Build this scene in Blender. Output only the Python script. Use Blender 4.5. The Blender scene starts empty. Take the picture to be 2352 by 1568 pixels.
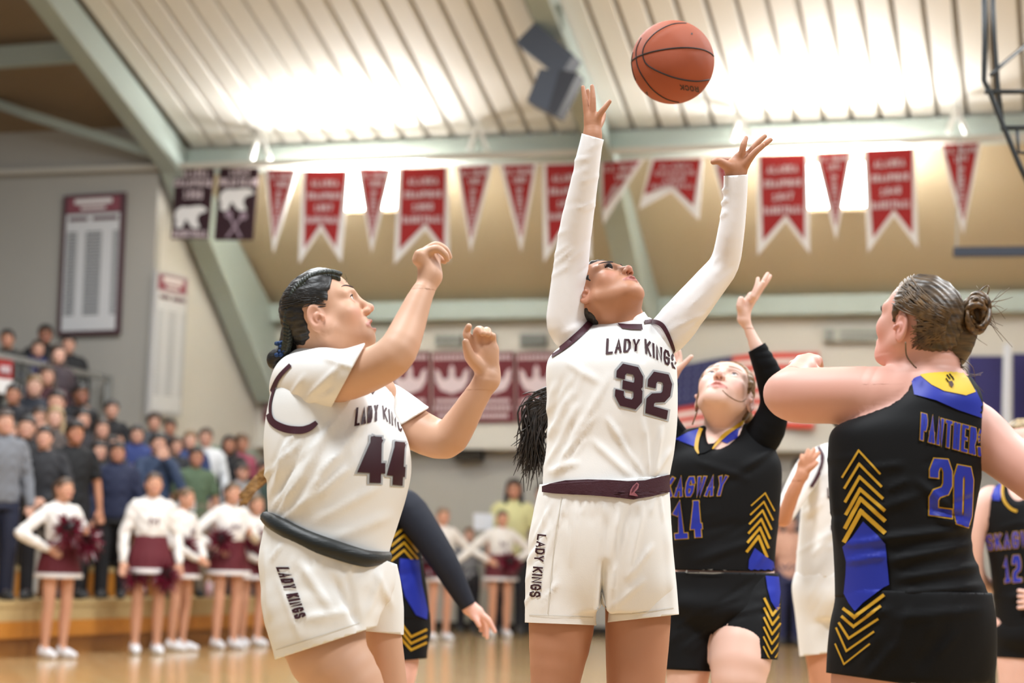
import bpy, bmesh, math, random
import numpy as np
from mathutils import Vector, Matrix
from mathutils.bvhtree import BVHTree
from mathutils.geometry import tessellate_polygon

SC = bpy.context.scene
COL = SC.collection
# ------------------------------------------------------------------ camera
FPX, CX, CY = 4400.0, 1176.0, 784.0
CAM = np.array([0.0, 0.0, 0.88])
TH = math.atan((1310 - 784) / FPX)
RHO = math.radians(1.5)
_F = np.array([0, math.cos(TH), math.sin(TH)])
_R0 = np.array([1.0, 0, 0]); _U0 = np.array([0, -math.sin(TH), math.cos(TH)])
_R = math.cos(RHO) * _R0 + math.sin(RHO) * _U0
_U = -math.sin(RHO) * _R0 + math.cos(RHO) * _U0
cam_data = bpy.data.cameras.new('camera')
cam = bpy.data.objects.new('camera', cam_data); COL.objects.link(cam)
cam_data.sensor_width = 36.0
cam_data.lens = FPX / 2352 * 36.0
cam_data.clip_start = 0.05; cam_data.clip_end = 200
cam_data.dof.use_dof = True
cam_data.dof.focus_distance = 4.65
cam_data.dof.aperture_fstop = 3.0
cam.matrix_world = Matrix(((_R[0], _U[0], -_F[0], CAM[0]), (_R[1], _U[1], -_F[1], CAM[1]),
                           (_R[2], _U[2], -_F[2], CAM[2]), (0, 0, 0, 1)))
SC.camera = cam
# ------------------------------------------------------------------ world, lamps, exposure
world = bpy.data.worlds.new('world'); SC.world = world
world.use_nodes = True
_bg = world.node_tree.nodes['Background']
_bg.inputs[0].default_value = (0.955, 0.975, 1.0, 1); _bg.inputs[1].default_value = 0.36
SC.view_settings.view_transform = 'Standard'; SC.view_settings.look = 'None'
SC.view_settings.gamma = 1.0; SC.view_settings.use_curve_mapping = False
SC.view_settings.exposure = 0.0
ANG = math.radians(17.0)
D1 = np.array([math.sin(ANG), math.cos(ANG), 0.0])    # along the sideline, away from the camera
D2 = np.array([math.cos(ANG), -math.sin(ANG), 0.0])   # along the far wall, to the right
def W(s, t, z): return s * D1 + t * D2 + np.array([0, 0, z])
def area_lamp(name, loc, target, sx, sy, power, color=(1, 1, 1)):
    l = bpy.data.lights.new(name, 'AREA'); l.shape = 'RECTANGLE'; l.size = sx; l.size_y = sy
    l.energy = power; l.color = color
    o = bpy.data.objects.new(name, l); COL.objects.link(o)
    d = Vector(target) - Vector(loc)
    o.rotation_euler = d.to_track_quat('-Z', 'Y').to_euler(); o.location = loc
    return o
# gym floodlights hung under the roof
for i, (s_, t_) in enumerate([(2.5, -3.0), (2.5, 4.0), (8.0, -5.0), (8.0, 3.0), (15.0, -5.5), (15.0, 3.0)]):
    area_lamp('gym_light', W(s_, t_, 7.6), W(s_, t_, 0), 1.6, 1.6, 560, (0.93, 0.97, 1.0))
for s_, t_ in ((14.0, -10.5), (19.5, -10.5)):  # unseen fill lamps added above the stands to brighten the bay wall
    area_lamp('stand_fill', W(s_, t_, 6.4), W(s_, t_ - 1.0, 0), 1.4, 1.4, 130, (0.95, 0.975, 1.0))

# ------------------------------------------------------------------ pixel -> place
def ray(px, py):
    return _F + _R * ((px - CX) / FPX) + _U * ((CY - py) / FPX)
def at(px, py, Y):
    d = ray(px, py); return CAM + d * (Y / d[1])
def at_s(px, py, s):
    d = ray(px, py); return CAM + d * ((s - CAM @ D1) / (d @ D1))
def at_t(px, py, t):
    d = ray(px, py); return CAM + d * ((t - CAM @ D2) / (d @ D2))
def at_z(px, py, z):
    d = ray(px, py); return CAM + d * ((z - CAM[2]) / d[2])
def stz(p): return float(p @ D1), float(p @ D2), float(p[2])
def to_px(V):
    q = V - CAM; w = q @ _F
    return CX + FPX * (q @ _R) / w, CY - FPX * (q @ _U) / w
def mpp(p): return float((p - CAM) @ _F) / FPX       # metres per pixel at a place

# ------------------------------------------------------------------ objects
def tag(o, label=None, cat=None, group=None, kind=None):
    if label: o['label'] = label
    if cat: o['category'] = cat
    if group: o['group'] = group
    if kind: o['kind'] = kind
    return o
def empty(name, loc, rz=0, parent=None):
    o = bpy.data.objects.new(name, None); COL.objects.link(o)
    o.empty_display_size = 0.1
    o.location = loc; o.rotation_euler = (0, 0, rz); o.parent = parent
    return o
def mesh_np(name, V, Q):
    me = bpy.data.meshes.new(name)
    V = np.asarray(V, dtype=np.float32)
    if isinstance(Q, np.ndarray):
        n = Q.shape[1]; m = len(Q)
        me.vertices.add(len(V)); me.vertices.foreach_set('co', V.ravel())
        me.loops.add(m * n); me.loops.foreach_set('vertex_index', Q.astype(np.int32).ravel())
        me.polygons.add(m); me.polygons.foreach_set('loop_start', np.arange(0, m * n, n, dtype=np.int32))
        me.update(calc_edges=True)
    else:
        me.from_pydata([tuple(v) for v in V], [], Q)
    return me
def obj(name, me, mat=None, parent=None, smooth=False, loc=None):
    o = bpy.data.objects.new(name, me); COL.objects.link(o)
    if mat: me.materials.append(mat)
    if smooth: me.polygons.foreach_set('use_smooth', np.ones(len(me.polygons), dtype=bool))
    if parent:
        o.parent = parent
        if parent.type == 'EMPTY' and parent.get('_world'):
            o.location = -Vector(parent.location)
    if loc is not None: o.location = loc
    return o
def wroot(name, loc):
    """an Empty at a thing's base whose parts are modelled in world coordinates"""
    e = empty(name, loc); e['_world'] = 1
    return e
class MB:
    """collects boxes, bars and polygons into one mesh"""
    def __init__(s): s.v = []; s.f = []
    def add(s, V, F):
        b = len(s.v); s.v += [tuple(float(c) for c in v) for v in V]; s.f += [tuple(i + b for i in f) for f in F]; return s
    def hexa(s, P): # 8 points: 0-3 bottom, 4-7 top
        return s.add(P, [(0, 3, 2, 1), (4, 5, 6, 7), (0, 1, 5, 4), (1, 2, 6, 5), (2, 3, 7, 6), (3, 0, 4, 7)])
    def box_stz(s, s0, s1, t0, t1, z0, z1):
        return s.hexa([W(a, b, z) for z in (z0, z1) for a, b in ((s0, t0), (s0, t1), (s1, t1), (s1, t0))])
    def box(s, x0, x1, y0, y1, z0, z1):
        return s.hexa([(a, b, z) for z in (z0, z1) for a, b in ((x0, y0), (x1, y0), (x1, y1), (x0, y1))])
    def bar(s, A, B, w, h, up=(0, 0, 1), w2=None, h2=None):
        A = np.asarray(A, float); B = np.asarray(B, float); d = B - A; d /= np.linalg.norm(d)
        u = np.asarray(up, float); r = np.cross(d, u); r /= np.linalg.norm(r); u = np.cross(r, d)
        w2 = w2 or w; h2 = h2 or h
        P = []
        for C, ww, hh in ((A, w, h), (B, w2, h2)):
            P += [C + r * a * ww / 2 + u * b * hh / 2 for a, b in ((-1, -1), (1, -1), (1, 1), (-1, 1))]
        return s.hexa(P)
    def tube(s, pts, r, n=8, r2=None):
        pts = [np.asarray(p, float) for p in pts]; m = len(pts)
        V = []; prev = None
        for i, p in enumerate(pts):
            d = pts[min(i + 1, m - 1)] - pts[max(i - 1, 0)]; d = d / (np.linalg.norm(d) + 1e-9)
            a = prev if prev is not None else (np.array([0, 0, 1.0]) if abs(d[2]) < .9 else np.array([1.0, 0, 0]))
            u = a - d * (a @ d); u /= np.linalg.norm(u) + 1e-9; prev = u; v = np.cross(d, u)
            rr = r[i] if isinstance(r, (list, tuple, np.ndarray)) else (r if r2 is None else r + (r2 - r) * i / (m - 1))
            V += [p + rr * (u * math.cos(2 * math.pi * k / n) + v * math.sin(2 * math.pi * k / n)) for k in range(n)]
        F = [(i * n + k, i * n + (k + 1) % n, (i + 1) * n + (k + 1) % n, (i + 1) * n + k) for i in range(m - 1) for k in range(n)]
        F += [tuple(range(n - 1, -1, -1)), tuple((m - 1) * n + k for k in range(n))]
        return s.add(V, F)
    def prism(s, P, off):
        """polygon P (3d points) thickened by the vector off"""
        n = len(P); off = np.asarray(off, float)
        V = [np.asarray(p, float) for p in P] + [np.asarray(p, float) + off for p in P]
        F = [tuple(range(n)), tuple(range(2 * n - 1, n - 1, -1))] + [(i, n + i, n + (i + 1) % n, (i + 1) % n) for i in range(n)]
        return s.add(V, F)
    def build(s, name, mat, parent=None, smooth=False, loc=None):
        me = bpy.data.meshes.new(name); me.from_pydata(s.v, [], s.f)
        bm = bmesh.new(); bm.from_mesh(me); bmesh.ops.recalc_face_normals(bm, faces=bm.faces); bm.to_mesh(me); bm.free()
        return obj(name, me, mat, parent, smooth, loc)

# ------------------------------------------------------------------ materials
MATS = {}
def mat(name, col, rough=0.6, noise=None, bump=None, spec=0.4, metal=0.0, emit=None, coat=0, sheen=0, trans=0):
    """noise=(scale, amount[, (sx,sy,sz)]) varies the colour; bump=(scale, strength[, (sx,sy,sz)])"""
    if name in MATS: return MATS[name]
    m = bpy.data.materials.new(name); m.use_nodes = True
    nt = m.node_tree; b = nt.nodes['Principled BSDF']
    b.inputs['Base Color'].default_value = (*col, 1); b.inputs['Roughness'].default_value = rough
    b.inputs['Specular IOR Level'].default_value = spec; b.inputs['Metallic'].default_value = metal
    b.inputs['Coat Weight'].default_value = coat; b.inputs['Sheen Weight'].default_value = sheen
    if emit:
        b.inputs['Emission Color'].default_value = (*emit[0], 1); b.inputs['Emission Strength'].default_value = emit[1]
    tc = nt.nodes.new('ShaderNodeTexCoord')
    def tex(scale, st, det=4):
        mp = nt.nodes.new('ShaderNodeMapping'); mp.inputs['Scale'].default_value = st
        n = nt.nodes.new('ShaderNodeTexNoise'); n.inputs['Scale'].default_value = scale; n.inputs['Detail'].default_value = det
        nt.links.new(tc.outputs['Object'], mp.inputs[0]); nt.links.new(mp.outputs[0], n.inputs['Vector']); return n
    if noise:
        n = tex(noise[0], noise[2] if len(noise) > 2 else (1, 1, 1))
        mx = nt.nodes.new('ShaderNodeMix'); mx.data_type = 'RGBA'
        a = noise[1]
        mx.inputs[6].default_value = (*[max(0, c * (1 - a)) for c in col], 1); mx.inputs[7].default_value = (*[min(1, c * (1 + a)) for c in col], 1)
        nt.links.new(n.outputs['Fac'], mx.inputs[0]); nt.links.new(mx.outputs[2], b.inputs['Base Color'])
    if bump:
        n = tex(bump[0], bump[2] if len(bump) > 2 else (1, 1, 1))
        bp = nt.nodes.new('ShaderNodeBump'); bp.inputs['Strength'].default_value = bump[1]; bp.inputs['Distance'].default_value = 0.004
        nt.links.new(n.outputs['Fac'], bp.inputs['Height']); nt.links.new(bp.outputs[0], b.inputs['Normal'])
    MATS[name] = m
    return m
def srgb(r, g, b):
    f = lambda c: (c / 255 / 12.92) if c / 255 <= 0.04045 else ((c / 255 + 0.055) / 1.055) ** 2.4
    return (f(r), f(g), f(b))

# ------------------------------------------------------------------ signed-distance sculpting
YAX = np.array([0.0, 1.0, 0.0])
def seg(A, B, ra, rb, k=0.02, flat=1.0, flat2=None, n=YAX, op='u'):
    """tapered capsule; its thickness along the direction n is multiplied by flat..flat2"""
    A = np.asarray(A, float); B = np.asarray(B, float); flat2 = flat if flat2 is None else flat2
    m = max(ra, rb) * max(1, flat, flat2) + k + 0.012
    return ('s', A, B, ra, rb, flat, flat2, np.asarray(n, float), k, op, np.minimum(A, B) - m, np.maximum(A, B) + m)
def ell(C, rad, R=None, k=0.02, op='u'):
    C = np.asarray(C, float); rad = np.asarray(rad, float); R = np.eye(3) if R is None else R
    m = np.sqrt(((R * rad) ** 2).sum(1)) + k + 0.012
    return ('e', C, rad, R, k, op, C - m, C + m)
def chain(segs, k=0.02, op='u'):
    """segments of one limb: a plain union inside, blended as a whole with the rest"""
    return ('c', segs, k, op, np.min([q[-2] for q in segs], 0) - k, np.max([q[-1] for q in segs], 0) + k)
def loft(rows, k=0.03, op='u'):
    """stack of horizontal ellipses: rows = (centre, half width x, half depth y)"""
    rows = sorted(rows, key=lambda q: q[0][2]); C = np.array([q[0] for q in rows]); w = np.array([q[1] for q in rows]); h = np.array([q[2] for q in rows])
    lo = np.array([(C[:, 0] - w).min(), (C[:, 1] - h).min(), C[0, 2]]) - k - .012; hi = np.array([(C[:, 0] + w).max(), (C[:, 1] + h).max(), C[-1, 2]]) + k + .012
    return ('l', C, w, h, k, op, lo, hi)
def _ev(p, X, Y, Z):
    if p[0] == 'l':
        _, C, w, h = p[:4]; z = Z[0, 0, :]
        f = lambda v: np.interp(z, C[:, 2], v)[None, None, :]
        W_, H_ = f(w), f(h)
        d = (np.sqrt(((X - f(C[:, 0])) / W_) ** 2 + ((Y - f(C[:, 1])) / H_) ** 2) - 1) * np.minimum(W_, H_)
        return np.maximum(d, np.maximum(Z - C[-1, 2], C[0, 2] - Z))
    if p[0] == 'c':
        T = np.full((X.shape[0], Y.shape[1], Z.shape[2]), 9.0, dtype=np.float32); x, y, z = X[:, 0, 0], Y[0, :, 0], Z[0, 0, :]
        for q in p[1]:
            a, b = q[-2] - p[2], q[-1] + p[2]
            i = [slice(np.searchsorted(v, a[j]), np.searchsorted(v, b[j])) for j, v in enumerate((x, y, z))]
            if any(w.stop <= w.start for w in i): continue
            S = T[i[0], i[1], i[2]]
            np.minimum(S, _ev(q, X[i[0]], Y[:, i[1]], Z[:, :, i[2]]), out=S)
        return T
    if p[0] == 's':
        _, A, B, ra, rb, f1, f2, n = p[:8]
        b = B - A; L2 = max(b @ b, 1e-12)
        x = X - A[0]; y = Y - A[1]; z = Z - A[2]
        t = np.clip((x * b[0] + y * b[1] + z * b[2]) / L2, 0, 1)
        x = x - t * b[0]; y = y - t * b[1]; z = z - t * b[2]
        q = x * x + y * y + z * z
        if f1 != 1 or f2 != 1:
            c = x * n[0] + y * n[1] + z * n[2]; g = f1 + t * (f2 - f1)
            q = q + c * c * (1 / (g * g) - 1)
        return np.sqrt(q) - (ra + t * (rb - ra))
    _, C, rad, R = p[:4]
    x = X - C[0]; y = Y - C[1]; z = Z - C[2]
    q = [(x * R[0, i] + y * R[1, i] + z * R[2, i]) / rad[i] for i in range(3)]
    k0 = np.sqrt(q[0] ** 2 + q[1] ** 2 + q[2] ** 2)
    k1 = np.sqrt((q[0] / rad[0]) ** 2 + (q[1] / rad[1]) ** 2 + (q[2] / rad[2]) ** 2) + 1e-9
    return k0 * (k0 - 1) / k1
def field(prims, lo, hi, h):
    lo = np.asarray(lo, float); n = np.maximum(np.ceil((np.asarray(hi) - lo) / h).astype(int) + 1, 4)
    F = np.full(n, 9.0, dtype=np.float32)
    ax = [lo[i] + h * np.arange(n[i]) for i in range(3)]
    for p in prims:
        k, op, a, b = p[-4], p[-3], p[-2], p[-1]
        i0 = np.maximum(np.floor((a - lo) / h).astype(int) - 2, 0); i1 = np.minimum(np.ceil((b - lo) / h).astype(int) + 3, n)
        if (i1 <= i0).any(): continue
        d = _ev(p, ax[0][i0[0]:i1[0], None, None], ax[1][None, i0[1]:i1[1], None], ax[2][None, None, i0[2]:i1[2]])
        S = F[i0[0]:i1[0], i0[1]:i1[1], i0[2]:i1[2]]
        if k <= 0:
            S[...] = np.minimum(S, d) if op == 'u' else np.maximum(S, -d); continue
        if op == 'u':
            hh = np.maximum(k - np.abs(S - d), 0) / k
            S[...] = np.minimum(S, d) - hh * hh * k * 0.25
        else:
            hh = np.maximum(k - np.abs(S + d), 0) / k
            S[...] = np.maximum(S, -d) + hh * hh * k * 0.25
    return F, lo, n
_CO = [(0, 0, 0), (1, 0, 0), (0, 1, 0), (1, 1, 0), (0, 0, 1), (1, 0, 1), (0, 1, 1), (1, 1, 1)]
_ED = [(0, 1), (2, 3), (4, 5), (6, 7), (0, 2), (1, 3), (4, 6), (5, 7), (0, 4), (1, 5), (2, 6), (3, 7)]
def nets(F, lo, h):
    S = F < 0
    c = np.zeros(tuple(np.array(F.shape) - 1), dtype=np.uint8)
    for o in _CO: c += S[o[0]:F.shape[0] - 1 + o[0], o[1]:F.shape[1] - 1 + o[1], o[2]:F.shape[2] - 1 + o[2]]
    act = np.argwhere((c > 0) & (c < 8))
    if len(act) == 0: return np.zeros((0, 3)), np.zeros((0, 4), int)
    vals = np.stack([F[act[:, 0] + o[0], act[:, 1] + o[1], act[:, 2] + o[2]] for o in _CO], 1)
    acc = np.zeros((len(act), 3)); cnt = np.zeros(len(act))
    co = np.array(_CO, float)
    for a, b in _ED:
        va, vb = vals[:, a], vals[:, b]; m = (va < 0) != (vb < 0)
        t = np.where(m, va / np.where(m, va - vb, 1), 0)
        acc += np.where(m[:, None], co[a] + (co[b] - co[a]) * t[:, None], 0); cnt += m
    V = lo + h * (act + acc / cnt[:, None])
    idx = np.full(c.shape, -1, dtype=np.int64); idx[act[:, 0], act[:, 1], act[:, 2]] = np.arange(len(act))
    Qs = []
    for axis in range(3):
        sl0 = [slice(None)] * 3; sl1 = [slice(None)] * 3
        sl0[axis] = slice(0, -1); sl1[axis] = slice(1, None)
        a, b = S[tuple(sl0)], S[tuple(sl1)]
        e = np.argwhere(a != b)
        u, v = (axis + 1) % 3, (axis + 2) % 3
        e = e[(e[:, u] > 0) & (e[:, v] > 0) & (e[:, u] < F.shape[u] - 1) & (e[:, v] < F.shape[v] - 1)]
        if len(e) == 0: continue
        flip = a[e[:, 0], e[:, 1], e[:, 2]]
        q = []
        for du, dv in ((1, 1), (0, 1), (0, 0), (1, 0)):
            g = e.copy(); g[:, u] -= du; g[:, v] -= dv
            q.append(idx[g[:, 0], g[:, 1], g[:, 2]])
        q = np.stack(q, 1); q[~flip] = q[~flip][:, ::-1]
        Qs.append(q)
    Q = np.concatenate(Qs); Q = Q[(Q >= 0).all(1)]
    return V, Q
def grad_at(F, lo, h, V):
    """unit normals of the field at the points V"""
    p = np.clip((V - lo) / h, 1.001, np.array(F.shape) - 2.001); i = np.floor(p).astype(int); f = p - i
    def samp(d):
        out = 0
        for o in _CO:
            w = np.prod([f[:, a] if o[a] else 1 - f[:, a] for a in range(3)], 0); j = i + np.array(o)
            out = out + w * np.clip(F[np.clip(j[:, 0] + d[0], 0, F.shape[0] - 1), np.clip(j[:, 1] + d[1], 0, F.shape[1] - 1), np.clip(j[:, 2] + d[2], 0, F.shape[2] - 1)], -.05, .05)
        return out
    N = np.stack([samp(d) - samp((-d[0], -d[1], -d[2])) for d in ((1, 0, 0), (0, 1, 0), (0, 0, 1))], 1)
    return N / (np.linalg.norm(N, axis=1, keepdims=True) + 1e-12)
def bounds(prims):
    u = [p for p in prims if p[-3] == 'u']
    return np.min([p[-2] for p in u], 0), np.max([p[-1] for p in u], 0)
def sculpt(prims, h, fine=(), normals=False):
    """mesh of the union; fine = [(lo, hi, h)] boxes that get a denser grid"""
    lo, hi = bounds(prims)
    F, lo, _ = field(prims, lo, hi, h); V, Q = nets(F, lo, h); N = grad_at(F, lo, h, V) if normals else None
    for a, b, hf in fine:
        a = np.asarray(a); b = np.asarray(b)
        ins = ((V > a + 2.4 * h) & (V < b - 2.4 * h)).all(1)
        Q = Q[~ins[Q].all(1)]
        inb = ((V > a + 1.4 * h) & (V < b - 1.4 * h)).all(1)
        if inb.any(): V = np.where(inb[:, None], V - (N if normals else vnormals(V, Q)) * (.10 * h), V)
        F, lo2, _ = field(prims, a, b, hf); V2, Q2 = nets(F, lo2, hf)
        if normals: N = np.concatenate([N, grad_at(F, lo2, hf, V2)])
        Q = np.concatenate([Q, Q2 + len(V)]); V = np.concatenate([V, V2])
    return (V, Q, N) if normals else (V, Q)
def compact(V, Q):
    u, inv = np.unique(Q, return_inverse=True)
    return V[u], inv.reshape(Q.shape)
def vnormals(V, Q):
    n = np.cross(V[Q[:, 2]] - V[Q[:, 0]], V[Q[:, 3]] - V[Q[:, 1]])
    N = np.zeros_like(V)
    for i in range(4): np.add.at(N, Q[:, i], n)
    return N / (np.linalg.norm(N, axis=1, keepdims=True) + 1e-12)
def relax(V, Q, it=2, lam=0.5):
    e = np.concatenate([Q[:, [i, (i + 1) % 4]] for i in range(4)]); e = np.concatenate([e, e[:, ::-1]])
    cnt = np.bincount(e[:, 0], minlength=len(V))[:, None] + 1e-9
    for _ in range(it):
        A = np.stack([np.bincount(e[:, 0], weights=V[e[:, 1], i], minlength=len(V)) for i in range(3)], 1) / cnt
        V = V + lam * (A - V)
    return V
def cut(me, planes):
    """planes: (point, normal[, (centre, radius)]) - removes what lies on the normal's side"""
    bm = bmesh.new(); bm.from_mesh(me)
    for pl in planes:
        co, no = Vector(pl[0]), Vector(pl[1])
        if len(pl) > 2:
            c, r = Vector(pl[2][0]), pl[2][1]
            fs = [f for f in bm.faces if (f.calc_center_median() - c).length < r]
            g = set(fs)
            for f in fs: g.update(f.edges); g.update(f.verts)
            bmesh.ops.bisect_plane(bm, geom=list(g), dist=1e-5, plane_co=co, plane_no=no)
            dead = [f for f in bm.faces if (f.calc_center_median() - c).length < r and (f.calc_center_median() - co).dot(no) > 0]
            bmesh.ops.delete(bm, geom=dead, context='FACES')
        else:
            bmesh.ops.bisect_plane(bm, geom=bm.verts[:] + bm.edges[:] + bm.faces[:], dist=1e-5, plane_co=co, plane_no=no, clear_outer=True)
    bm.to_mesh(me); bm.free(); me.update()
def bvh_of(*objs):
    V = []; F = []
    for o in objs:
        b = len(V); M = o.matrix_world if o.parent is None else Matrix.Translation(o.location + o.parent.location)
        V += [M @ v.co for v in o.data.vertices]; F += [tuple(i + b for i in p.vertices) for p in o.data.polygons]
    return BVHTree.FromPolygons(V, F)

# ------------------------------------------------------------------ flat print laid on a surface
def loops_to_tris(loops, maxlen):
    bm = bmesh.new()
    for poly in loops:              # poly = list of loops (outer, holes...) in 2d
        if poly and not isinstance(poly[0][0], (list, tuple, np.ndarray)): poly = [poly]
        flat = [p for l in poly for p in l]
        tris = tessellate_polygon([[Vector((p[0], p[1], 0)) for p in l] for l in poly])
        vs = [bm.verts.new((p[0], p[1], 0)) for p in flat]
        for t in tris:
            try: bm.faces.new([vs[i] for i in t])
            except ValueError: pass
    for _ in range(7):
        long = [e for e in bm.edges if e.calc_length() > maxlen]
        if not long: break
        bmesh.ops.subdivide_edges(bm, edges=long, cuts=1, use_grid_fill=False)
        bmesh.ops.triangulate(bm, faces=[f for f in bm.faces if len(f.verts) > 3])
    bm.verts.index_update()
    V = [(v.co.x, v.co.y) for v in bm.verts]; F = [tuple(v.index for v in f.verts) for f in bm.faces]
    bm.free()
    return V, F
def decal(name, bvh, loops, m, parent, off=0.0015, maxlen=14, maxd=None, jump=0.06):
    V, F = loops_to_tris(loops, maxlen)
    P = []; ok = []
    o = Vector(CAM)
    for x, y in V:
        d = Vector(ray(x, y)).normalized()
        loc, no, i, dist = bvh.ray_cast(o, d)
        if loc is None or (maxd and dist > maxd): P.append((0, 0, 0)); ok.append(False); continue
        if no.dot(d) > 0: no = -no
        P.append(loc + no * off * 0.6 - d * off); ok.append(True)
    P2 = np.array([tuple(p) for p in P])
    F2 = []
    for f in F:
        if not all(ok[i] for i in f): continue
        q = P2[list(f)]
        dd = np.linalg.norm(q - CAM, axis=1)
        if dd.max() - dd.min() > jump: continue
        F2.append(f)
    if not F2: return None
    me = bpy.data.meshes.new(name); me.from_pydata([tuple(p) for p in P2], [], F2)
    bm = bmesh.new(); bm.from_mesh(me)
    bmesh.ops.delete(bm, geom=[v for v in bm.verts if not v.link_faces], context='VERTS')
    bm.to_mesh(me); bm.free()
    return obj(name, me, m, parent, smooth=True)
GL = {
 'L': [[(0, 1), (0, 0), (1, 0)]], 'A': [[(0, 0), (.5, 1), (1, 0)], [(.2, .33), (.8, .33)]],
 'D': [[(0, 0), (0, 1), (.65, 1), (1, .75), (1, .25), (.65, 0), (-.02, 0)]], 'Y': [[(0, 1), (.5, .45), (1, 1)], [(.5, .5), (.5, 0)]],
 'K': [[(0, 0), (0, 1)], [(1, 1), (0, .4)], [(.3, .55), (1, 0)]], 'I': [[(.5, 0), (.5, 1)]], 'N': [[(0, 0), (0, 1), (1, 0), (1, 1)]],
 'G': [[(1, .75), (.75, 1), (.25, 1), (0, .75), (0, .25), (.25, 0), (.75, 0), (1, .2), (1, .48), (.55, .48)]],
 'S': [[(1, .75), (.75, 1), (.25, 1), (0, .82), (0, .64), (.22, .52), (.78, .48), (1, .36), (1, .18), (.75, 0), (.25, 0), (0, .25)]],
 'P': [[(0, 0), (0, 1), (.75, 1), (1, .82), (1, .6), (.75, .42), (0, .42)]], 'T': [[(0, 1), (1, 1)], [(.5, 1), (.5, 0)]],
 'H': [[(0, 0), (0, 1)], [(1, 0), (1, 1)], [(0, .5), (1, .5)]], 'E': [[(1, 1), (0, 1), (0, 0), (1, 0)], [(0, .5), (.8, .5)]],
 'R': [[(0, 0), (0, 1), (.75, 1), (1, .82), (1, .6), (.75, .42), (0, .42)], [(.5, .42), (1, 0)]],
 'W': [[(0, 1), (.22, 0), (.5, .75), (.78, 0), (1, 1)]], 'M': [[(0, 0), (0, 1), (.5, .35), (1, 1), (1, 0)]],
 'C': [[(1, .75), (.75, 1), (.25, 1), (0, .75), (0, .25), (.25, 0), (.75, 0), (1, .25)]],
 'O': [[(.5, 1), (.25, 1), (0, .78), (0, .22), (.25, 0), (.75, 0), (1, .22), (1, .78), (.75, 1), (.48, 1)]],
 'B': [[(0, 0), (0, 1), (.7, 1), (.95, .82), (.95, .65), (.7, .52), (0, .52)], [(.7, .52), (1, .36), (1, .17), (.75, 0), (-.02, 0)]],
 'U': [[(0, 1), (0, .22), (.25, 0), (.75, 0), (1, .22), (1, 1)]],
 '4': [[(.72, 0), (.72, 1)], [(.72, .98), (.02, .27), (1, .27)]],
 '3': [[(0, .8), (0, .84), (.2, 1), (.8, 1), (1, .84), (1, .62), (.82, .51), (.36, .51)], [(.82, .51), (1, .4), (1, .16), (.8, 0), (.2, 0), (0, .16), (0, .2)]],
 '2': [[(0, .78), (0, .84), (.2, 1), (.8, 1), (1, .84), (1, .58), (.8, .45), (.2, .37), (0, .26), (0, 0), (1.02, 0)]],
 '1': [[(.05, .75), (.5, 1), (.5, 0)], [(.05, 0), (.95, 0)]],
 '0': [[(.5, 1), (.2, 1), (0, .84), (0, .16), (.2, 0), (.8, 0), (1, .16), (1, .84), (.8, 1), (.48, 1)]],
 '5': [[(1, 1), (0, 1), (0, .55), (.75, .58), (1, .42), (1, .18), (.75, 0), (.25, 0), (0, .18)]],
 '6': [[(1, .82), (.75, 1), (.25, 1), (0, .8), (0, .2), (.25, 0), (.75, 0), (1, .2), (1, .4), (.75, .55), (0, .5)]],
 '7': [[(0, 1), (1, 1), (.4, 0)]], '9': [[(0, .18), (.25, 0), (.75, 0), (1, .2), (1, .8), (.75, 1), (.25, 1), (0, .8), (0, .6), (.25, .45), (1, .5)]],
 '8': [[(.5, 1), (.2, 1), (0, .82), (0, .65), (.25, .52), (.75, .48), (1, .36), (1, .15), (.8, 0), (.2, 0), (0, .15), (0, .36), (.25, .48), (.75, .52), (1, .65), (1, .82), (.8, 1), (.48, 1)]],
 '.': [[(.4, 0), (.6, 0)]], "'": [[(.5, 1), (.5, .8)]]}
def stroke(pts, th, asp=1.0):
    """polygon along a polyline, mitred; asp = height/width of the cell so that strokes keep one thickness"""
    p = [np.array([x, y * asp]) for x, y in pts]; n = len(p); L = []; R = []
    for i in range(n):
        d0 = p[i] - p[i - 1] if i else p[1] - p[0]; d1 = p[i + 1] - p[i] if i < n - 1 else p[-1] - p[-2]
        d0 = d0 / (np.linalg.norm(d0) + 1e-9); d1 = d1 / (np.linalg.norm(d1) + 1e-9)
        n0 = np.array([-d0[1], d0[0]]); n1 = np.array([-d1[1], d1[0]]); m = n0 + n1; m /= np.linalg.norm(m) + 1e-9
        l = th / 2 / max(0.62, m @ n0)
        c = p[i].copy()
        if i == 0: c = c - d1 * th / 2 * 0.96
        if i == n - 1: c = c + d0 * th / 2 * 0.96
        L.append(c + m * l); R.append(c - m * l)
    poly = []
    for i in range(n - 1): poly.append([(q[0], q[1] / asp) for q in (L[i], L[i + 1], R[i + 1], R[i])])
    return poly
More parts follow.
